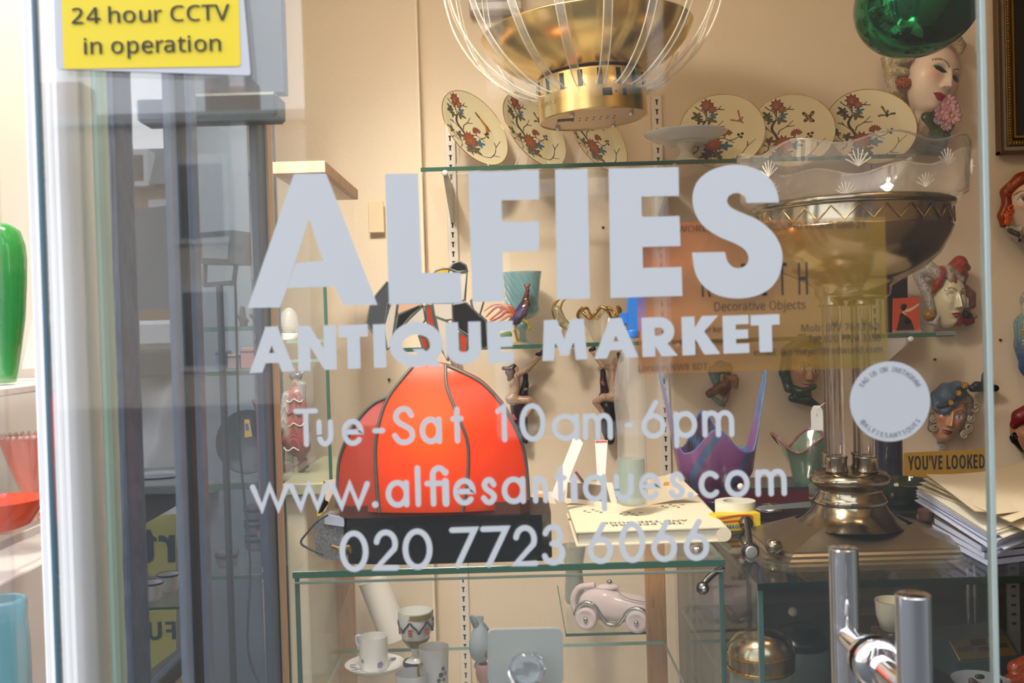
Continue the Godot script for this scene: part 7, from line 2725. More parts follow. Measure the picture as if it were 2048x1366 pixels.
# ================================================================ on and in the dark counter
func counter_things() -> void:
	var y := table_y + 0.0004
	var d := 1.93
	var k := d / F
	# silver and crystal centrepiece
	var t := ground("silver_centrepiece", "tall silver centrepiece with glass columns and a cut glass dish", "centrepiece", 1700, 1100, d, y)
	var silver := mat("old_silver", "9a907c", 0.15, {"metal": 1.0})
	var bx := at(1706, 1080, d).x - t.position.x
	var rows := []
	for q in [[1.0, 1106], [1.012, 1102], [1.012, 1096], [1.012, 1096], [0.985, 1092], [0.985, 1088], [0.985, 1088], [0.955, 1084], [0.955, 1079], [0.955, 1079], [0.925, 1075], [0.925, 1071], [0.925, 1071], [0.86, 1066], [0.5, 1040]]:
		var row := PackedVector3Array()
		for c in [[-206, -96], [-168, -140], [168, -140], [206, -96], [206, 96], [168, 140], [-168, 140], [-206, 96]]:
			row.append(Vector3(bx + c[0] * q[0] * k, at(1706, q[1], d).y - t.position.y, c[1] * q[0] * k))
		rows.append(row)
	var bg := G.new()
	bg.grid(rows, true)
	part(t, "base_plate", bg.facet(), mat("satin_silver", "a89c86", 0.32, {"metal": 1.0}))
	for q in [[-1, -1], [1, -1], [1, 1], [-1, 1]]:
		var g := G.new()
		g.ball(Vector3(q[0] * 188 * k, 0.0155, q[1] * 112 * k), Vector3.ONE * 0.0155, 18, 12)
		part(t, "ball_foot", g, silver, Vector3(bx, -0.0, 0))
	turned(t, "baluster", 1700, d, [[112, 1046], [92, 1036], [76, 1020], [68, 1006], [68, 1006], [72, 1000], [68, 993], [68, 993], [61, 982], [62, 974], [70, 968], [77, 960], [77, 952], [70, 944], [60, 940], [0, 940]], silver, 56)
	var cx := at(1695, 760, d).x - t.position.x
	var yy := func(py: float) -> float: return at(1695, py, d).y - t.position.y
	for j in 4:
		var a := TAU * (j + 0.62) / 4.0
		var p := Vector3(cx + cos(a) * 40 * k, 0, sin(a) * 40 * k)
		var g := G.new()
		g.lathe([Vector2(0, yy.call(916)), Vector2(16 * k, yy.call(916)), Vector2(16 * k, yy.call(600)), Vector2(0, yy.call(600))], 28)
		part(t, "glass_column", g, mat("column_glass", "f0ece6", 0.03, {"solid": 0.05, "alpha": 0.0}), p)
		for q in [[940, 908], [612, 574]]:
			g = G.new()
			g.lathe([Vector2(0, yy.call(q[0])), Vector2(22 * k, yy.call(q[0])), Vector2(22 * k, yy.call(q[0] - 4.0)), Vector2(20 * k, yy.call(q[0] - 8.0)), Vector2(20 * k, yy.call(q[1] + 6.0)), Vector2(22 * k, yy.call(q[1] + 3.0)), Vector2(21 * k, yy.call(q[1])), Vector2(0, yy.call(q[1]))], 28)
			part(t, "collar", g, silver, p)
	turned(t, "bowl_mount", 1704, d, [[0, 602], [62, 600], [72, 590], [74, 574], [96, 560], [132, 544], [166, 512], [184, 478], [190, 462], [190, 462], [187, 458], [186, 424], [186, 424], [194, 420], [195, 412], [188, 408], [150, 424], [0, 470]], silver, 72)
	var g := G.new()
	var ring := PackedVector3Array()
	for j in 97:
		var a := TAU * j / 96.0
		var up := 1.0 if j % 4 == 0 else (-1.0 if j % 4 == 2 else 0.0)
		ring.append(Vector3(cos(a) * 188 * k, at(1704, 441 - up * 13, d).y - t.position.y, sin(a) * 188 * k))
	g.tube(ring, 0.0018, 5, false)
	part(t, "engraved_band", g, mat("worn_gilt", "b89a5c", 0.3, {"metal": 1.0}), Vector3(at(1704, 441, d).x - t.position.x, 0, 0))
	var rim := func(a: float, p: Vector2) -> Vector2:
		return Vector2(p.x * (1.0 + 0.012 * cos(a * 8.0)), p.y + (0.008 * cos(a * 8.0) if p.y > 0.74 else 0.0))
	turned(t, "glass_dish", 1703, d, [[0, 424], [150, 420], [196, 412], [217, 398], [220, 340], [221, 312], [221, 312], [216, 312], [213, 396], [150, 414]], mat("dish_glass", "d8cfc2", 0.04, {"alpha": 0.07}), 96, rim)
	g = G.new()
	ring = PackedVector3Array()
	for j in 97:
		var a := TAU * j / 96.0
		var w: Vector2 = rim.call(a, Vector2(219 * k, at(1703, 312, d).y - t.position.y))
		ring.append(Vector3(cos(a) * w.x, w.y, sin(a) * w.x))
	g.tube(ring, 0.0022, 6, false)
	part(t, "dish_rim_light_line", g, mat("rim_glass", "9a8a76", 0.1, {"alpha": 0.45}), Vector3(at(1703, 352, d).x - t.position.x, 0, 0))  # thin tube draws the light line along the glass rim
	for j in 8:
		var a := TAU * (j + 0.35) / 8.0
		g = G.new()
		for s in 7:
			var b := lerpf(-1.1, 1.1, s / 6.0)
			var pa := []
			for q in 4:
				var l := q / 3.0
				var aa := a + sin(b) * 0.11 * l
				pa.append(Vector3(cos(aa) * 221.5 * k, at(1703, 352, d).y - t.position.y + cos(b) * 0.03 * l - 0.012, sin(aa) * 221.5 * k))
			g.tube(PackedVector3Array(pa), 0.0011, 5)
		part(t, "cut_leaf", g, mat("cut_glass", "e8e2d8", 0.2, {"alpha": 0.55}), Vector3(at(1703, 352, d).x - t.position.x, 0, 0))
	price_tag(1634, 836, 1.86, 24, 50, "white paper tag tied to a crystal column of the centrepiece", ["£"], [1650, 806])
	# purple winged vase
	t = ground("purple_vase", "purple and blue glass vase with two tall curling wings", "vase", 1432, 1004, 2.42, y)
	var kk := 2.42 / F
	rows = []
	var tones := []
	var nr := 26
	for side in 2:
		for ii in nr + 1:
			var i := ii if side == 0 else nr - ii
			var s := float(i) / nr
			var row := PackedVector3Array()
			var tr := PackedColorArray()
			for j in 96:
				var a := TAU * j / 96.0
				var l := absf(wrapf(a - PI, -PI, PI))
				var r := absf(wrapf(a, -PI, PI))
				var front := absf(wrapf(a - PI / 2 - 0.1, -PI, PI))
				var back := absf(wrapf(a + PI / 2 + 0.1, -PI, PI))
				var h := 96.0 + 160.0 * exp(-pow(minf(l, r) / 0.33, 3)) + 50.0 * exp(-pow(front / 0.42, 2)) + 74.0 * exp(-pow(back / 0.36, 2))
				var yv := h * s
				var rad := 44.0 + 22.0 * smoothstep(0.0, 60.0, yv) + yv * 0.165
				rad -= 2.5 * side
				row.append(Vector3(cos(a) * rad * kk, (yv - 0.5 * side) * kk + 0.001, sin(a) * rad * 0.8 * kk))
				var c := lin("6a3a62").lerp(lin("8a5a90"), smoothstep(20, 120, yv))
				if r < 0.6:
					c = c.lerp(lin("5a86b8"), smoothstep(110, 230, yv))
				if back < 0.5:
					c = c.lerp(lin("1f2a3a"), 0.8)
				var stripe := sin(a * 5.0 + yv * 0.045)
				if stripe > 0.86:
					c = lin("4a6a96")
				if s > 0.975:
					c = lin("4f86c0")
				tr.append(c)
			rows.append(row)
			tones.append(tr)
	g = G.new()
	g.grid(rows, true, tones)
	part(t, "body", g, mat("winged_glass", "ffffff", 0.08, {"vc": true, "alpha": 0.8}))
	turned(t, "foot", 1432, 2.42, [[0, 1004], [40, 1004], [46, 999], [46, 994], [0, 992]], mat("dark_purple_glass", "3c2440", 0.1), 40)
	# green and pink glass vase with pulled lips
	t = ground("lipped_vase", "green and pink clear glass vase with pulled pointed lips", "vase", 1612, 990, 2.4, y)
	var pull := func(a: float, p: Vector2) -> Vector2:
		var f := clampf(p.y / 0.12, 0, 1)
		return Vector2(p.x * (1.0 + 0.13 * f * f * cos(a * 3.0 + 3.14)), p.y * (1.0 + 0.16 * f * cos(a * 3.0 + 3.14)))
	turned(t, "body", 1614, 2.4, [[0, 990], [26, 990], [28, 984], [26, 960], [34, 930], [48, 900], [58, 882], [58, 882], [55, 884], [32, 930], [23, 960], [0, 968]], mat("green_pink_glass", "5c7a66", 0.06, {"alpha": 0.5}), 72, pull)
	g = G.new()
	ring = PackedVector3Array()
	var hh := at(1614, 882, 2.4).y - t.position.y
	for j in 73:
		var w: Vector2 = pull.call(TAU * j / 72.0, Vector2(58 * 2.4 / F, hh))
		ring.append(Vector3(cos(TAU * j / 72.0) * w.x, w.y, sin(TAU * j / 72.0) * w.x))
	g.tube(ring, 0.0035, 7, false)
	part(t, "lip", g, mat("pink_lip", "7a4a48", 0.08, {"alpha": 0.75}))
	# maroon lacquer box
	var box_pts := []
	for q in [[1440, 990], [1618, 985], [1600, 962], [1452, 966]]:
		var p := on_level(q[0], q[1] + 20, y)
		box_pts.append([p.x, p.z])
	t = ground("lacquer_box", "flat maroon lacquer box with a small pearl knob", "box", 1530, 995, 2.2, y)
	part(t, "body", slab(box_pts, y, y + 0.03, t.position), mat("maroon_lacquer", "4c1f28", 0.15))
	part(t, "rim", slab(box_pts, y + 0.0302, y + 0.037, t.position), mat("dark_teal_rim", "22303a", 0.2))
	g = G.new()
	g.ball(at(1481, 973, 2.12) - t.position, Vector3.ONE * 0.007, 14, 10)
	part(t, "knob", g, mat("pearl", "d8cfd0", 0.15))
	t = thing("paper_knife", "pale silver paper knife lying on the maroon box", "knife", Vector3(at(1570, 977, 2.1).x, y + 0.038, at(1570, 977, 2.1).z))
	g = G.new()
	g.xf = Transform3D(Basis(Vector3.UP, 0.25), Vector3(0, 0.002, 0.02))
	g.prism(PackedVector2Array([Vector2(-0.06, -0.004), Vector2(0.05, -0.006), Vector2(0.055, 0.0), Vector2(0.05, 0.006), Vector2(-0.06, 0.004), Vector2(-0.072, 0)]), -0.001, 0.001)
	part(t, "blade", g, mat("pale_blade", "b9c4bc", 0.25, {"metal": 0.6}))
	# tape roll, magnet box, silver lid
	t = ground("tape_roll", "roll of white sticky tape behind the yellow magnet box", "tape", 1471, 1034, 2.1, y)
	turned(t, "roll", 1471, 2.1, [[24, 1034], [40, 1034], [40, 1034], [40, 1001], [40, 1001], [24, 1001], [24, 1001], [24, 1034]], mat("tape_white", "dcdbc8", 0.4), 48)
	var mo := on_level(1478, 1062, y)
	t = thing("magnet_box", "small yellow card box printed with a red horseshoe magnet", "box", Vector3(mo.x, y, mo.z))
	t.rotation.y = 0.2
	g = G.new()
	g.box(Vector3(0, 0.017, -0.02), Vector3(0.098, 0.034, 0.036), 0.001)
	part(t, "box", g, mat("box_yellow", "d9c01e", 0.45))
	g = G.new()
	var mg := [Vector2(-0.044, 0.027), Vector2(0.0, 0.031), Vector2(0.026, 0.029), Vector2(0.031, 0.0235), Vector2(0.024, 0.0195), Vector2(0.0, 0.0205), Vector2(-0.044, 0.0195)]
	g.stroke(smooth2(mg, 5), 0.0042, 0.0, false)
	part(t, "red_magnet_print", g, mat("magnet_red", "c4402a", 0.5), Vector3(0, 0, -0.0015))
	part(t, "lettering", words("MAGNET", 0.0085, true), mat("magnet_blue", "2a5a9a", 0.5), Vector3(-0.002, 0.009, -0.0014))
	t = ground("silver_dish", "small round silver dish lying beside the tape", "dish", 1540, 1020, 2.2, y)
	turned(t, "lid", 1540, 2.2, [[0, 1022], [28, 1022], [30, 1018], [28, 1012], [18, 1008], [0, 1006]], mat("chrome", "e6e6ea", 0.07, {"metal": 1.0}), 40)
	# dark glass by the sticker, green bowl, cork
	t = ground("dark_glass_vase", "straight dark blue and brown glass vase below the round sticker", "vase", 1778, 965, 2.5, y)
	turned(t, "body", 1778, 2.5, [[0, 968], [27, 968], [27, 960], [27, 860], [27, 860], [24, 860], [24, 955], [0, 960]], mat("dark_blue_glass", "2c2e3c", 0.06, {"alpha": 0.75}), 32)
	t = ground("green_bowl", "dark green glossy glass bowl full of glints", "bowl", 1800, 1010, 2.3, y)
	turned(t, "bowl", 1800, 2.3, [[0, 1014], [42, 1014], [60, 1000], [70, 975], [72, 962], [72, 962], [69, 962], [56, 996], [0, 1006]], mat("dark_green_glass", "1f2c22", 0.06), 14)
	t = ground("cork", "brown cork stopper lying on the counter", "cork", 1852, 1040, 2.0, y)
	turned(t, "stopper", 1852, 2.0, [[0, 1042], [13, 1042], [14, 1036], [16, 1022], [15, 1018], [0, 1018]], mat("cork_brown", "6a4836", 0.8), 20)
	t = ground("silver_tray", "oval silver tray edge behind the centrepiece base", "tray", 1830, 1062, 1.98, y)
	turned(t, "tray", 1820, 2.05, [[0, 1052], [74, 1052], [84, 1046], [86, 1044], [80, 1046], [0, 1050]], silver, 48)
	# pile of papers on magazines
	paper_pile(y)
	# yellow enamel sign against the wall
	t = ground("yellow_sign", "yellow YOU'VE LOOKED sign leaning on the wall behind the papers", "sign", 1893, 985, 2.9, y)
	g = G.new()
	g.prism(rounded(flat([[1808, 985], [1808, 906], [1975, 898], [1978, 985]], 2.9, t.position), 0.006), -0.004, 0.0)
	part(t, "plate", g, mat("sign_ochre", "b58a26", 0.5))
	lay_words(t, "lettering", "YOU'VE LOOKED", 1893, 925, 2.899, 28, mat("sign_black", "1a1d22", 0.6), t.position, 154, true)
	# black hat ornament on the wall
	var p := at(1962, 765, WALL - 0.006)
	t = thing("hat_ornament", "small black hat shaped ornament hung on the wall", "ornament", p)
	moulded(t, "brim", [[1942, 776, 1988, 776, 8, 7, 6, 6, "1c1d20"], [1950, 770, 1976, 772, 8, 8, 6, 6, "1c1d20"]], WALL - 0.03, 1.8, 0.35)
	moulded(t, "crown", [[1966, 766, 1966, 750, 8, 6, 8, 8, "202126"], [1966, 750, 1966, 744, 5, 3, 8, 8, "202126"]], WALL - 0.03, 1.6, 0.35)
	inside_counter()


func paper_pile(y: float) -> void:
	var o := on_level(1985, 1085, y)
	var t := thing("magazines", "stack of magazines with pale blue page edges under the papers", "magazines", o)
	var k := 0
	var base := [[1862, 1056], [2150, 1010], [2200, 1090], [1968, 1118]]
	var pts := []
	for q in base:
		var p := on_level(q[0], q[1] + 14, y)
		pts.append(Vector2(p.x, p.z))
	var mid: Vector2 = (pts[0] + pts[2]) / 2
	for j in 3:
		var out := []
		for p in pts:
			var r: Vector2 = mid + (p - mid).rotated(0.03 * (j - 1)) * (1.0 - 0.02 * j)
			out.append([r.x, r.y])
		var m := part(t, "magazine", slab(out, y + 0.001 + 0.011 * j, y + 0.0105 + 0.011 * j, o), mat("page_blue", "b9c2dc", 0.6))
		part(m, "cover", slab(out, y + 0.0105 + 0.011 * j, y + 0.0114 + 0.011 * j, o), mat("cover_dark_%d" % j, ["4a4438", "3a3c40", "6a5a48"][j], 0.3))
	var y1 := y + 0.036
	o.y = y1
	t = thing("paper_stack", "untidy thick stack of white and cream papers on the magazines", "paper", o)
	var st := [[1838, 990], [2120, 985], [2160, 1062], [2048, 1118]]
	pts = []
	for q in [[1836, 1006], [2090, 968], [2190, 1030], [1996, 1108]]:
		var p := on_level(q[0], q[1], y1)
		pts.append(Vector2(p.x, p.z))
	mid = (pts[0] + pts[2]) / 2
	var n := FastNoiseLite.new()
	n.seed = 4
	n.frequency = 4.0
	for j in 16:
		var out := []
		for p in pts:
			var r: Vector2 = mid + (p - mid).rotated(0.05 * n.get_noise_2d(j * 0.31, 1.0)) + Vector2(0.012 * n.get_noise_2d(j * 0.7, 5.0), 0.012 * n.get_noise_2d(j * 0.7, 9.0))
			out.append([r.x, r.y])
		part(t, "sheet", slab(out, y1 + 0.0022 * j, y1 + 0.0022 * j + 0.0017, o), mat("sheet_blue", "ccd2e6", 0.7) if j < 12 else mat("sheet_white", "e6e2d2", 0.7))
	# curled cream sheets on top
	for j in 4:
		var rows := []
		for a in 13:
			var row := PackedVector3Array()
			for b in 13:
				var u := a / 12.0
				var w := b / 12.0
				var e: Vector2 = pts[0].lerp(pts[1], u).lerp(pts[3].lerp(pts[2], u), w)
				e = mid + (e - mid).rotated(0.07 * j - 0.12) * (1.0 - 0.03 * j)
				var lift := 0.037 + 0.004 * j + 0.012 * pow(u, 2.0) * (1 - w) + 0.008 * sin(u * 3.0 + j) * w + 0.012 * pow(1 - u, 4.0) * j * 0.3
				row.append(Vector3(e.x - o.x, lift, e.y - o.z))
			rows.append(row)
		var under := []
		for r in rows:
			var row := PackedVector3Array()
			for q in r:
				row.append(q - Vector3(0, 0.0006, 0))
			under.append(row)
		under.reverse()
		var g := G.new()
		g.grid(rows + under)
		part(t, "curled_sheet", g, mat("sheet_cream", "e6d9bc", 0.7))


func inside_counter() -> void:
	var yf := table_y - 0.283 + 0.0005
	var t := ground("lidded_jar", "glass jar with a silver and brass lid inside the counter", "jar", 1522, 1362, 1.78, yf)
	turned(t, "jar", 1522, 1.78, [[0, 1398], [56, 1398], [62, 1390], [62, 1340], [58, 1332]], mat("jar_glass", "8fa096", 0.08, {"alpha": 0.3}), 40)
	turned(t, "lid", 1522, 1.78, [[60, 1340], [66, 1334], [66, 1300], [66, 1300], [62, 1286], [48, 1270], [28, 1262], [0, 1258]], mat("worn_lid", "a79c80", 0.2, {"metal": 1.0}), 48)
	turned(t, "brass_ring", 1522, 1.78, [[66.5, 1336], [68, 1333], [66.5, 1330]], mat("warm_gold", "c9a052", 0.15, {"metal": 1.0}), 48)
	turned(t, "brass_ring", 1522, 1.78, [[66.5, 1306], [68, 1303], [66.5, 1300]], mat("warm_gold", "c9a052", 0.15, {"metal": 1.0}), 48)
	t = ground("black_lidded_jar", "ribbed glass jar under a wide black lid with a cream knob", "jar", 1602, 1356, 1.98, yf)
	turned(t, "jar", 1602, 1.98, [[0, 1366], [48, 1366], [54, 1360], [54, 1290], [50, 1282]], mat("jar_glass", "8fa096", 0.08, {"alpha": 0.3}), 24)
	turned(t, "lid", 1602, 1.98, [[52, 1292], [58, 1288], [58, 1276], [58, 1276], [48, 1262], [24, 1250], [0, 1246]], mat("black_lacquer", "16181a", 0.2), 48)
	var g := G.new()
	g.ball(at(1586, 1224, 1.98) - t.position, Vector3.ONE * 0.0095, 16, 12)
	part(t, "knob", g, mat("cream_knob", "b8b08c", 0.2))
	# dark green instrument with a brass face
	var o := ground("adding_machine", "small dark green metal machine with a sloping brass face", "machine", 1945, 1330, 1.88, yf)
	o.rotation.y = 0.18
	g = G.new()
	g.xf = Transform3D(Basis(Vector3.UP, -PI / 2), Vector3.ZERO)
	g.prism(PackedVector2Array([Vector2(-0.05, 0.0), Vector2(0.05, 0.0), Vector2(0.05, 0.03), Vector2(0.012, 0.062), Vector2(-0.05, 0.066)]), -0.066, 0.066)
	part(o, "case", g, mat("machine_green", "2c3a38", 0.35), Vector3(0, 0.045, 0))
	g = G.new()
	g.box(Vector3(0, 0.0225, -0.01), Vector3(0.12, 0.044, 0.11), 0.003)
	part(o, "base_box", g, mat("black_cloth", "16171c", 0.4))
	var tilt := Basis(Vector3.RIGHT, 0.7)
	g = G.new()
	g.xf = Transform3D(tilt, Vector3(0, 0.0925, 0.0315))
	g.box(Vector3.ZERO, Vector3(0.118, 0.0015, 0.042), 0.0004)
	var fp := part(o, "brass_face", g, mat("aged_brass", "b89c5e", 0.4, {"metal": 1.0}))
	for q in [[-0.036, 0.0, 0.03], [0.0, 0.004, 0.024], [0.038, 0.0, 0.026]]:
		g = G.new()
		g.xf = Transform3D(tilt, Vector3(0, 0.0925, 0.0315))
		g.box(Vector3(q[0], 0.001, q[1]), Vector3(q[2], 0.0008, 0.009))
		part(fp, "number_window", g, mat("slot_dark", "2a2318", 0.6))
	g = G.new()
	g.xf = Transform3D(tilt, Vector3(0, 0.0925, 0.0315))
	g.box(Vector3(-0.004, 0.0012, -0.011), Vector3(0.034, 0.001, 0.015))
	part(fp, "bright_plate", g, mat("warm_gold", "c9a052", 0.15, {"metal": 1.0}))
	# orange and white dishes at the corner
	t = ground("orange_dish", "deep orange painted dish at the corner of the counter shelf", "dish", 2040, 1376, 1.74, yf)
	moulded(t, "dish", [[2020, 1365, 2060, 1358, 16, 22, 0, 0, "a8442c"], [2036, 1340, 2064, 1330, 16, 18, -10, -10, "b04a2e"]], 1.74, 3.0, 0.2)
	t = ground("patterned_dish", "grey white dish with rust and black markings before the machine", "dish", 1960, 1366, 1.72, yf)
	turned(t, "dish", 1960, 1.72, [[0, 1384], [30, 1384], [48, 1372], [54, 1358], [54, 1358], [51, 1358], [30, 1376], [0, 1378]], mat("grey_dish", "7c8486", 0.2), 40)
	moulded(t, "painted_leaves", [[1930, 1352, 1944, 1362, 7, 7, 30, 34, "5a2a20"], [1968, 1362, 1984, 1352, 8, 6, 34, 30, "6a3024"], [1950, 1350, 1960, 1350, 5, 5, 10, 10, "222426"]], 1.72, 2.4, 0.3)
	t = ground("white_bowl", "cream painted bowl behind the chrome door handle", "bowl", 1790, 1352, 2.2, yf)
	turned(t, "bowl", 1788, 2.2, [[0, 1260], [26, 1258], [34, 1230], [36, 1200], [36, 1200], [33, 1200], [30, 1228], [0, 1250]], mat("cream_china", "e9e2cc", 0.2), 40)
	turned(t, "pot", 1788, 2.2, [[0, 1330], [30, 1328], [34, 1296], [30, 1262], [0, 1260]], mat("brown_pot", "3a2c22", 0.3), 32)
	t = ground("brass_clock", "dark boxed brass clock between the door handle bars", "clock", 1745, 1300, 2.25, yf)
	g = G.new()
	var pp := at(1748, 1255, 2.25) - t.position
	g.box(Vector3(pp.x, pp.y / 2 + 0.02, 0), Vector3(0.09, pp.y + 0.04, 0.05), 0.004)
	part(t, "case", g, mat("brown_pot", "3a2c22", 0.3))
	g = G.new()
	g.box(Vector3(pp.x, pp.y, 0.026), Vector3(0.03, 0.022, 0.003), 0.001)
	part(t, "brass_plate", g, mat("aged_brass", "b89c5e", 0.4, {"metal": 1.0}))
	# grey perforated upright in the counter
	var p := at(2027, 1240, 2.0)
	t = thing("grey_upright", "grey slotted metal upright standing in the counter", "shelf upright", Vector3(p.x, yf, p.z))
	var h := table_y - 0.014 - yf
	g = G.new()
	g.box(Vector3(0, h / 2, 0), Vector3(0.022, h, 0.012), 0.001)
	part(t, "rail", g, mat("grey_metal", "8c8c8e", 0.4, {"metal": 0.4}))
	for j in 9:
		g = G.new()
		g.box(Vector3(-0.002, h - 0.03 - j * 0.0185, 0.0062), Vector3(0.009, 0.005, 0.001))
		part(t, "slot", g, mat("slot_black", "1d1a18", 0.8))


# ================================================================ display window beside the door
func window_display() -> void:
	var g := G.new()
	g.box(Vector3(-0.845, 1.4, -1.82), Vector3(0.2, 2.8, 0.03))
	struct("wall_display", "cream back panel of the display window", g, mat("display_cream", "eee9e4", 0.6))
	g = G.new()
	g.box(Vector3(-0.73, 1.15, -1.005), Vector3(0.44, 2.26, 0.008))
	struct("window_1", "clear pane of the display window beside the door", g, glass("door_glass", "dfeae6", 0.03))
	# white plinth with a glass plate on it
	var hp := at(0, 1170, 1.3)
	var x0 := hp.x
	g = G.new()
	g.box(Vector3((x0 - 0.95) / 2.0, hp.y / 2, -1.46), Vector3(x0 + 0.95 - 0.002, hp.y, 0.68), 0.002)
	one("display_plinth", "white plinth box in the display window", "plinth", g, mat("plinth_white", "f0e9e4", 0.55))
	var hg := at(0, 1088, 1.3).y
	var t := thing("glass_plate_shelf", "thick glass plate raised over the white display plinth", "shelf", Vector3((x0 - 0.95) / 2.0, hp.y + 0.0005, -1.46))
	g = G.new()
	g.box(Vector3(0, hg - hp.y - 0.006, 0), Vector3(x0 + 0.94, 0.012, 0.64))
	part(t, "plate", g, glass("case_glass", "d6e8e0", 0.03, 0.02, 0.22))
	g = G.new()
	g.box(Vector3((x0 + 0.94) / 2 - 0.001, hg - hp.y - 0.006, 0), Vector3(0.003, 0.0122, 0.64), 0.0006)
	part(t, "polished_edge", g, mat("white_glass_edge", "f4f2ee", 0.2))
	for z in [-0.28, 0.28]:
		g = G.new()
		g.tube(PackedVector3Array([Vector3(0.1, 0, z), Vector3(0.1, hg - hp.y - 0.0125, z)]), 0.012, 12)
		part(t, "spacer", g, mat("clear_acrylic", "dfe4e4", 0.05, {"alpha": 0.2}))
	# green vase on a white shelf
	var ys := at(20, 770, 1.5).y
	g = G.new()
	g.box(Vector3(-0.83, ys - 0.006, -1.5), Vector3(0.22, 0.012, 0.5), 0.002)
	one("white_shelf", "white shelf under the tall green vase in the window", "shelf", g, mat("plinth_white", "f0e9e4", 0.55))
	t = ground("green_vase", "tall bright green glass vase in the display window", "vase", 6, 768, 1.5, ys + 0.0005)
	var rows := []
	turned(t, "body", 6, 1.5, [[0, 766], [24, 766], [26, 760], [36, 700], [45, 640], [50, 570], [52, 520], [50, 490], [42, 462], [26, 450], [20, 447], [20, 447], [17, 447], [40, 470], [46, 520], [40, 640], [20, 750], [0, 756]], mat("bright_green_glass", "3fae52", 0.06, {"alpha": 0.62}), 48)
	turned(t, "inner_colour", 6, 1.5, [[0, 700], [30, 690], [40, 620], [44, 560], [44, 540]], mat("teal_glass", "2aa07e", 0.1, {"alpha": 0.55}), 40)
	card("patterned_card", "pale card with a green leaf pattern behind the green vase", "card", [[44, 738], [84, 736], [88, 580], [58, 582]], 1.62, "e6eae2", [[60, 640], [80, 620], [82, 604], [66, 612]], "8fc4a4")
	# red cut glass on the plate
	t = ground("red_goblet", "pale red cut glass goblet with a beaded rim", "goblet", 62, 1010, 1.5, hg + 0.0006)
	var k := 1.5 / F
	turned(t, "bowl", 66, 1.5, [[10, 1030], [12, 1000], [20, 984], [34, 950], [50, 905], [61, 872], [61, 872], [58, 872], [30, 950], [10, 990]], mat("pale_red_glass", "e8836e", 0.05, {"alpha": 0.42}), 40)
	turned(t, "foot", 66, 1.5, [[0, 1038], [34, 1036], [34, 1032], [12, 1026], [10, 1016]], mat("pale_red_glass", "e8836e", 0.05, {"alpha": 0.42}), 40)
	for j in 30:
		g = G.new()
		var a := TAU * j / 30.0
		g.ball(Vector3(cos(a) * 60.5 * k, at(66, 870, 1.5).y - t.position.y, sin(a) * 60.5 * k), Vector3.ONE * 0.0032, 8, 6)
		part(t, "rim_bead", g, mat("bead_glass", "f4d8d0", 0.05, {"alpha": 0.5}), Vector3(at(66, 950, 1.5).x - t.position.x, 0, 0))
	t = ground("red_dish", "wide red orange glass dish at the front of the glass plate", "dish", -6, 1070, 1.32, hg + 0.0006)
	turned(t, "dish", -8, 1.32, [[0, 1064], [40, 1064], [70, 1048], [90, 1012], [94, 1000], [94, 1000], [90, 1000], [66, 1040], [0, 1054]], mat("red_dish_glass", "e2512e", 0.05, {"alpha": 0.66}), 48)
	# teal vase below
	t = thing("window_board", "cream window board under the teal vase", "board", Vector3(-0.64, 0.9, -1.16))
	g = G.new()
	g.box(Vector3(0.0, -0.015, 0.0), Vector3(0.16, 0.03, 0.14), 0.002)
	part(t, "board", g, mat("beige_board", "cfc8b4", 0.6))
	t.position.y = at(85, 1410, 1.2).y
	t = ground("teal_vase", "teal glass vase with thick clear walls low in the window", "vase", 14, 1400, 1.16, t.position.y + 0.0005)
	turned(t, "outer", 8, 1.16, [[0, 1420], [44, 1420], [50, 1400], [50, 1290], [46, 1240], [47, 1205], [44, 1198], [40, 1197], [40, 1200], [40, 1240]], mat("pale_teal_glass", "7fb4bc", 0.06, {"alpha": 0.5}), 40)
	turned(t, "core", 4, 1.16, [[0, 1410], [22, 1410], [26, 1390], [26, 1250], [22, 1238], [18, 1236]], mat("deep_teal_glass", "2f93a4", 0.08, {"alpha": 0.8}), 40)


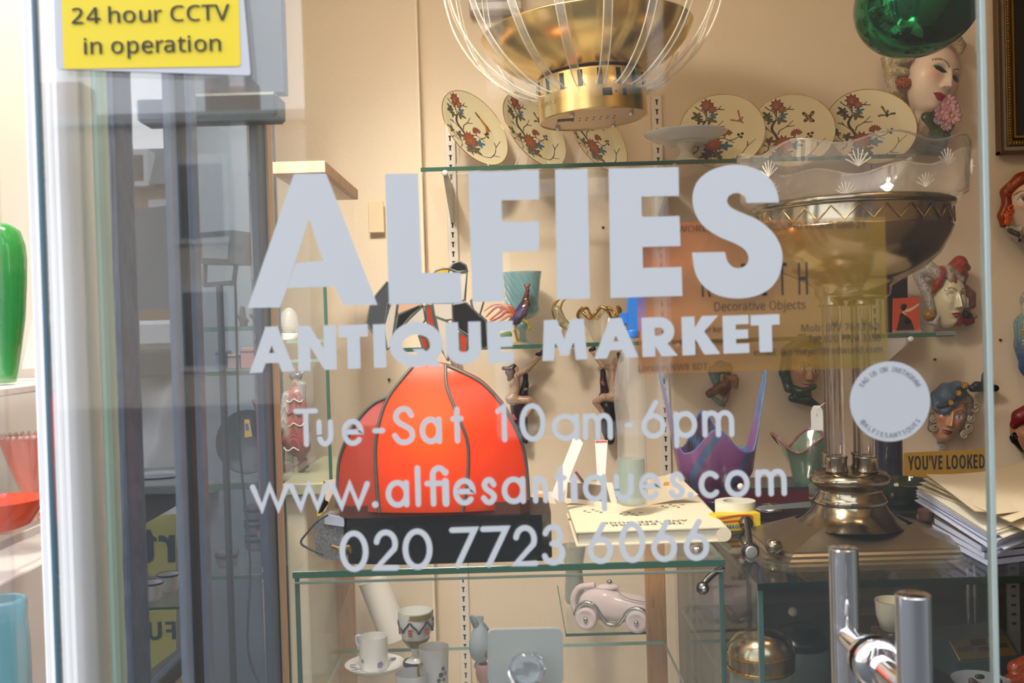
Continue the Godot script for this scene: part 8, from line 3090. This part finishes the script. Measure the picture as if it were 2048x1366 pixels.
# ================================================================ the glazed bay and the side window
func side_cabinet() -> void:
	var black := mat("black_plastic", "191a1c", 0.4)
	var grey := mat("dull_black", "3a3d42", 0.5)
	# glass shelves across the bay
	var n := 0
	var lines := [[655, "bay shelf carrying two dark figurines"], [744, "bay shelf carrying a row of small boxes"], [968, "bay shelf under the black round dish"], [1152, "bay shelf carrying dark coffee cups"]]
	var ys := []
	for q in lines:
		var a := at(400, q[0], 1.85)
		var b := at(548, q[0], 1.85)
		ys.append(a.y)
		var s := glass_shelf("glass_shelf", "grey " + q[1], a.x, b.x, a.y, -1.85, -2.25, 0.008 if n != 2 else 0.012, "shelves of the glazed bay")
		n += 1
	# floodlight on a stand
	var d := 1.72
	var t := ground("floodlight", "black floodlight on a tall thin stand inside the grey bay", "floodlight", 445, 1300, d, 0.0)
	var g := G.new()
	g.prism(rounded(flat([[404, 528], [403, 468], [470, 462], [512, 468], [494, 530]], d, t.position), 0.004), -0.03, 0.02)
	part(t, "head", g, grey)
	g = G.new()
	g.prism(rounded(flat([[412, 518], [412, 478], [466, 474], [462, 520]], d, t.position), 0.003), 0.0202, 0.0215)
	part(t, "lens", g, mat("lens_grey", "6c747e", 0.1))
	for q in [[[411, 520], [409, 572]], [[473, 524], [467, 572]], [[408, 570], [468, 566]]]:
		g = G.new()
		g.tube(PackedVector3Array([at(q[0][0], q[0][1], d) - t.position, at(q[1][0], q[1][1], d) - t.position]), 0.0042, 8)
		part(t, "yoke", g, grey)
	g = G.new()
	var top := at(439, 570, d) - t.position
	g.tube(PackedVector3Array([Vector3(top.x + 0.004, 0.012, 0), Vector3(top.x, top.y, 0)]), 0.006, 10)
	part(t, "pole", g, grey)
	for a in [0.4, 2.5, 4.6]:
		g = G.new()
		g.tube(PackedVector3Array([Vector3(top.x, 0.25, 0), Vector3(top.x + 0.16 * cos(a), 0.008, 0.16 * sin(a))]), 0.006, 8)
		part(t, "stand_leg", g, grey)
	g = G.new()
	var pa := []
	for q in [[470, 530], [474, 700], [480, 900], [500, 1120], [496, 1300], [530, 1390]]:
		pa.append(at(q[0], q[1], d + 0.02) - t.position)
	g.tube(smooth3(pa, 5), 0.0022, 6)
	part(t, "cable", g, grey)
	# dark figurines
	for q in [[485, "dark brown figurine of a standing figure on the bay shelf", 1.0], [513, "dark mottled figurine with spread arms on the bay shelf", 1.15]]:
		t = ground("dark_figurine", q[1], "figurine", q[0], 655, 1.95, ys[0] + 0.0006)
		var x: float = q[0]
		moulded(t, "figure", [[x, 650, x, 630, 6, 7, 0, 0, "4a3f40"], [x, 624, x, 616, 6, 5, 0, 0, "5a4a48"], [x - 4, 636, x - 9 * q[2], 630, 4, 3, 4, 6, "4e4446"], [x + 4, 636, x + 10 * q[2], 642, 4, 4, 4, 4, "443a3c"], [x + 3, 642, x + 7, 650, 4, 4, 0, 0, "3e3638"]], 1.95, 1.8, 0.35)
	# small boxes
	var bx := 0
	for q in [[432, 452, 704, "5a6a88", "small slate blue box on the bay shelf"], [455, 478, 712, "8a7a80", "small mauve box between the slate blue and rose boxes"], [482, 512, 700, "9a7478", "dusty rose box at the end of the row of small boxes"]]:
		var a := at(q[0], 742, 1.95)
		var b := at(q[1], q[2], 1.95)
		t = thing("small_box", q[4], "box", Vector3((a.x + b.x) / 2, ys[1] + 0.0006, -1.97), "")
		g = G.new()
		g.box(Vector3(0, (b.y - a.y) / 2, 0), Vector3(b.x - a.x, b.y - a.y, 0.04), 0.001)
		part(t, "box", g, mat("box_" + q[3], q[3], 0.5))
		g = G.new()
		g.box(Vector3(0, (b.y - a.y) * 0.8, 0.0), Vector3(b.x - a.x + 0.001, 0.004, 0.041))
		part(t, "lid_line", g, grey)
	# black round dish on edge with a yellow sticker
	t = ground("round_black_dish", "large round black dish standing on edge in the bay", "dish", 500, 962, 1.98, ys[2] + 0.0006)
	g = G.new()
	var k := 1.98 / F
	g.xf = Transform3D(Basis(Vector3.RIGHT, PI / 2 - 0.15), Vector3(0, 62 * k, 0))
	g.lathe([Vector2(0, -0.006), Vector2(46 * k, -0.006), Vector2(62 * k, 0.004), Vector2(64 * k, 0.008), Vector2(62 * k, 0.009), Vector2(44 * k, 0.0), Vector2(0, 0.0)], 56)
	part(t, "dish", g, mat("dish_black", "33363c", 0.2))
	g = G.new()
	g.prism(flat([[487, 876], [486, 840], [496, 840], [502, 874]], 1.95, t.position), 0.03, 0.0306)
	part(t, "sticker", g, mat("dull_yellow", "c4a838", 0.5), Vector3(0, 0, -0.01), "dull yellow sticker")
	g = G.new()
	g.prism(flat([[489, 862], [488, 848], [494, 848], [496, 862]], 1.95, t.position), 0.0307, 0.0311)
	part(t, "sticker_print", g, mat("sticker_blue", "4a5a96", 0.5), Vector3(0, 0, -0.01))
	# dark cups
	for q in [[512, 1110, "stacked grey and blue coffee cups on the bay shelf", 2.06], [455, 1142, "small dark banded coffee cup at the front of the bay shelf", 1.92]]:
		t = ground("dark_cup", q[2], "cup", q[0], q[1], q[3], ys[3] + 0.0006)
		var b: float = at(q[0], 683, q[3]).x
		for j in (3 if q[0] > 500 else 1):
			g = G.new()
			g.lathe([Vector2(0, 0), Vector2(0.016, 0), Vector2(0.02, 0.006), Vector2(0.0225, 0.03), Vector2(0.021, 0.03), Vector2(0.018, 0.006), Vector2(0, 0.004)], 28)
			part(t, "cup", g, mat("cup_grey", "747a86", 0.25), Vector3(0, 0.031 * j, 0))
			g = G.new()
			g.lathe([Vector2(0.0232, 0.024), Vector2(0.0234, 0.021), Vector2(0.0226, 0.018)], 28)
			part(t, "band", g, mat("cup_band", "3c4258", 0.3), Vector3(0, 0.031 * j, 0))
	t = ground("rust_cup", "grey cup with a rust red rim beside the stacked cups", "cup", 540, 1112, 2.06, ys[3] + 0.0006)
	g = G.new()
	g.lathe([Vector2(0, 0), Vector2(0.016, 0), Vector2(0.02, 0.008), Vector2(0.03, 0.05), Vector2(0.028, 0.05), Vector2(0.018, 0.008), Vector2(0, 0.006)], 32)
	part(t, "cup", g, mat("cup_pale", "a8a8aa", 0.25))
	g = G.new()
	g.lathe([Vector2(0.0305, 0.051), Vector2(0.0312, 0.048), Vector2(0.0298, 0.044)], 32)
	part(t, "rust_rim", g, mat("rust_paint", "8a4a3a", 0.3))
	# feathered bird
	t = ground("stuffed_bird", "grey brown bird ornament perched behind the round dish", "ornament", 536, 870, 2.12, ys[2] + 0.0006)
	moulded(t, "bird", [[508, 802, 520, 818, 5, 8, 0, 0, "6a6866"], [520, 818, 530, 836, 9, 10, 0, 0, "716a62"], [534, 828, 540, 840, 7, 5, 4, 4, "8a5a30"], [532, 846, 530, 870, 7, 5, 0, 0, "4a4640"], [530, 870, 530, 960, 5, 6, 0, 0, "5a3430"]], 2.12, 2.4, 0.5)
	# seen on the sill of the narrow window
	var ysill := at(312, 958, 2.3).y
	t = thing("sill_shelf", "grey wall shelf below the narrow side window", "shelf", Vector3(-0.785, 0, -2.36))
	g = G.new()
	g.box(Vector3(-0.02, ysill - 0.012, 0), Vector3(0.27, 0.022, 0.3), 0.003)
	part(t, "board", g, mat("slate_top", "5b646e", 0.3))
	for z in [-0.11, 0.11]:
		g = G.new()
		g.xf = Transform3D(Basis(), Vector3(-0.155, ysill - 0.024, z))
		g.prism(PackedVector2Array([Vector2(0, 0), Vector2(0, -0.12), Vector2(0.02, -0.11), Vector2(0.2, -0.012), Vector2(0.2, 0)]), -0.006, 0.006)
		part(t, "wall_bracket", g, mat("slate_top", "5b646e", 0.3))
	var dsh := ground("pewter_plate", "oval pewter plate on the grey wall shelf", "plate", 318, 958, 2.36, ysill - 0.0005)
	turned(dsh, "plate", 318, 2.36, [[0, 958], [40, 958], [56, 950], [58, 948], [54, 949], [0, 955]], mat("pewter", "8d959e", 0.3, {"metal": 0.6}), 40)
	for q in [[[292, 1152], [292, 1032], [352, 1028], [352, 1150], "tr", 318, 1092, 70, "upper yellow poster showing mirrored letters in the narrow window"], [[300, 1340], [298, 1222], [352, 1218], [352, 1300], "UF", 325, 1262, 36, "lower yellow poster showing mirrored letters in the narrow window"]]:
		var dp := 2.6
		var o := at(q[5], q[6], dp)
		t = thing("yellow_poster", q[8], "poster", o, "")
		g = G.new()
		g.prism(flat(q.slice(0, 4), dp, o), -0.002, 0.0)
		part(t, "sheet", g, mat("poster_yellow", "d9d48a", 0.6))
		var m := part(t, "mirrored_letters", words(q[4].reverse(), q[7] * dp / F, true), mat("poster_blue", "5a6878", 0.6), Vector3(0, 0, 0.0012))
		m.rotation.y = PI
	for q in [[304, 2.42, "white cup nearer the dark post before the yellow posters"], [338, 2.5, "white cup nearer the grey mullion before the yellow posters"]]:
		t = ground("sill_cup", q[2], "cup", q[0], 1190, q[1], at(312, 1195, 2.45).y + 0.0006)
		g = G.new()
		g.lathe([Vector2(0, 0), Vector2(0.018, 0), Vector2(0.024, 0.01), Vector2(0.028, 0.045), Vector2(0.026, 0.045), Vector2(0.021, 0.01), Vector2(0, 0.006)], 28)
		part(t, "bowl", g, mat("pale_cup", "d5d9de", 0.2))
		g = G.new()
		g.lathe([Vector2(0.0285, 0.046), Vector2(0.0295, 0.044), Vector2(0.028, 0.041)], 28)
		part(t, "rim", g, mat("cup_band", "3c4258", 0.3))
	var ysh := at(312, 1195, 2.45).y
	glass_shelf("glass_shelf", "small glass shelf with cups before the yellow posters", at(270, 1195, 2.36).x, at(362, 1195, 2.36).x, ysh, -2.36, -2.56, 0.006, "shelves of the glazed bay")
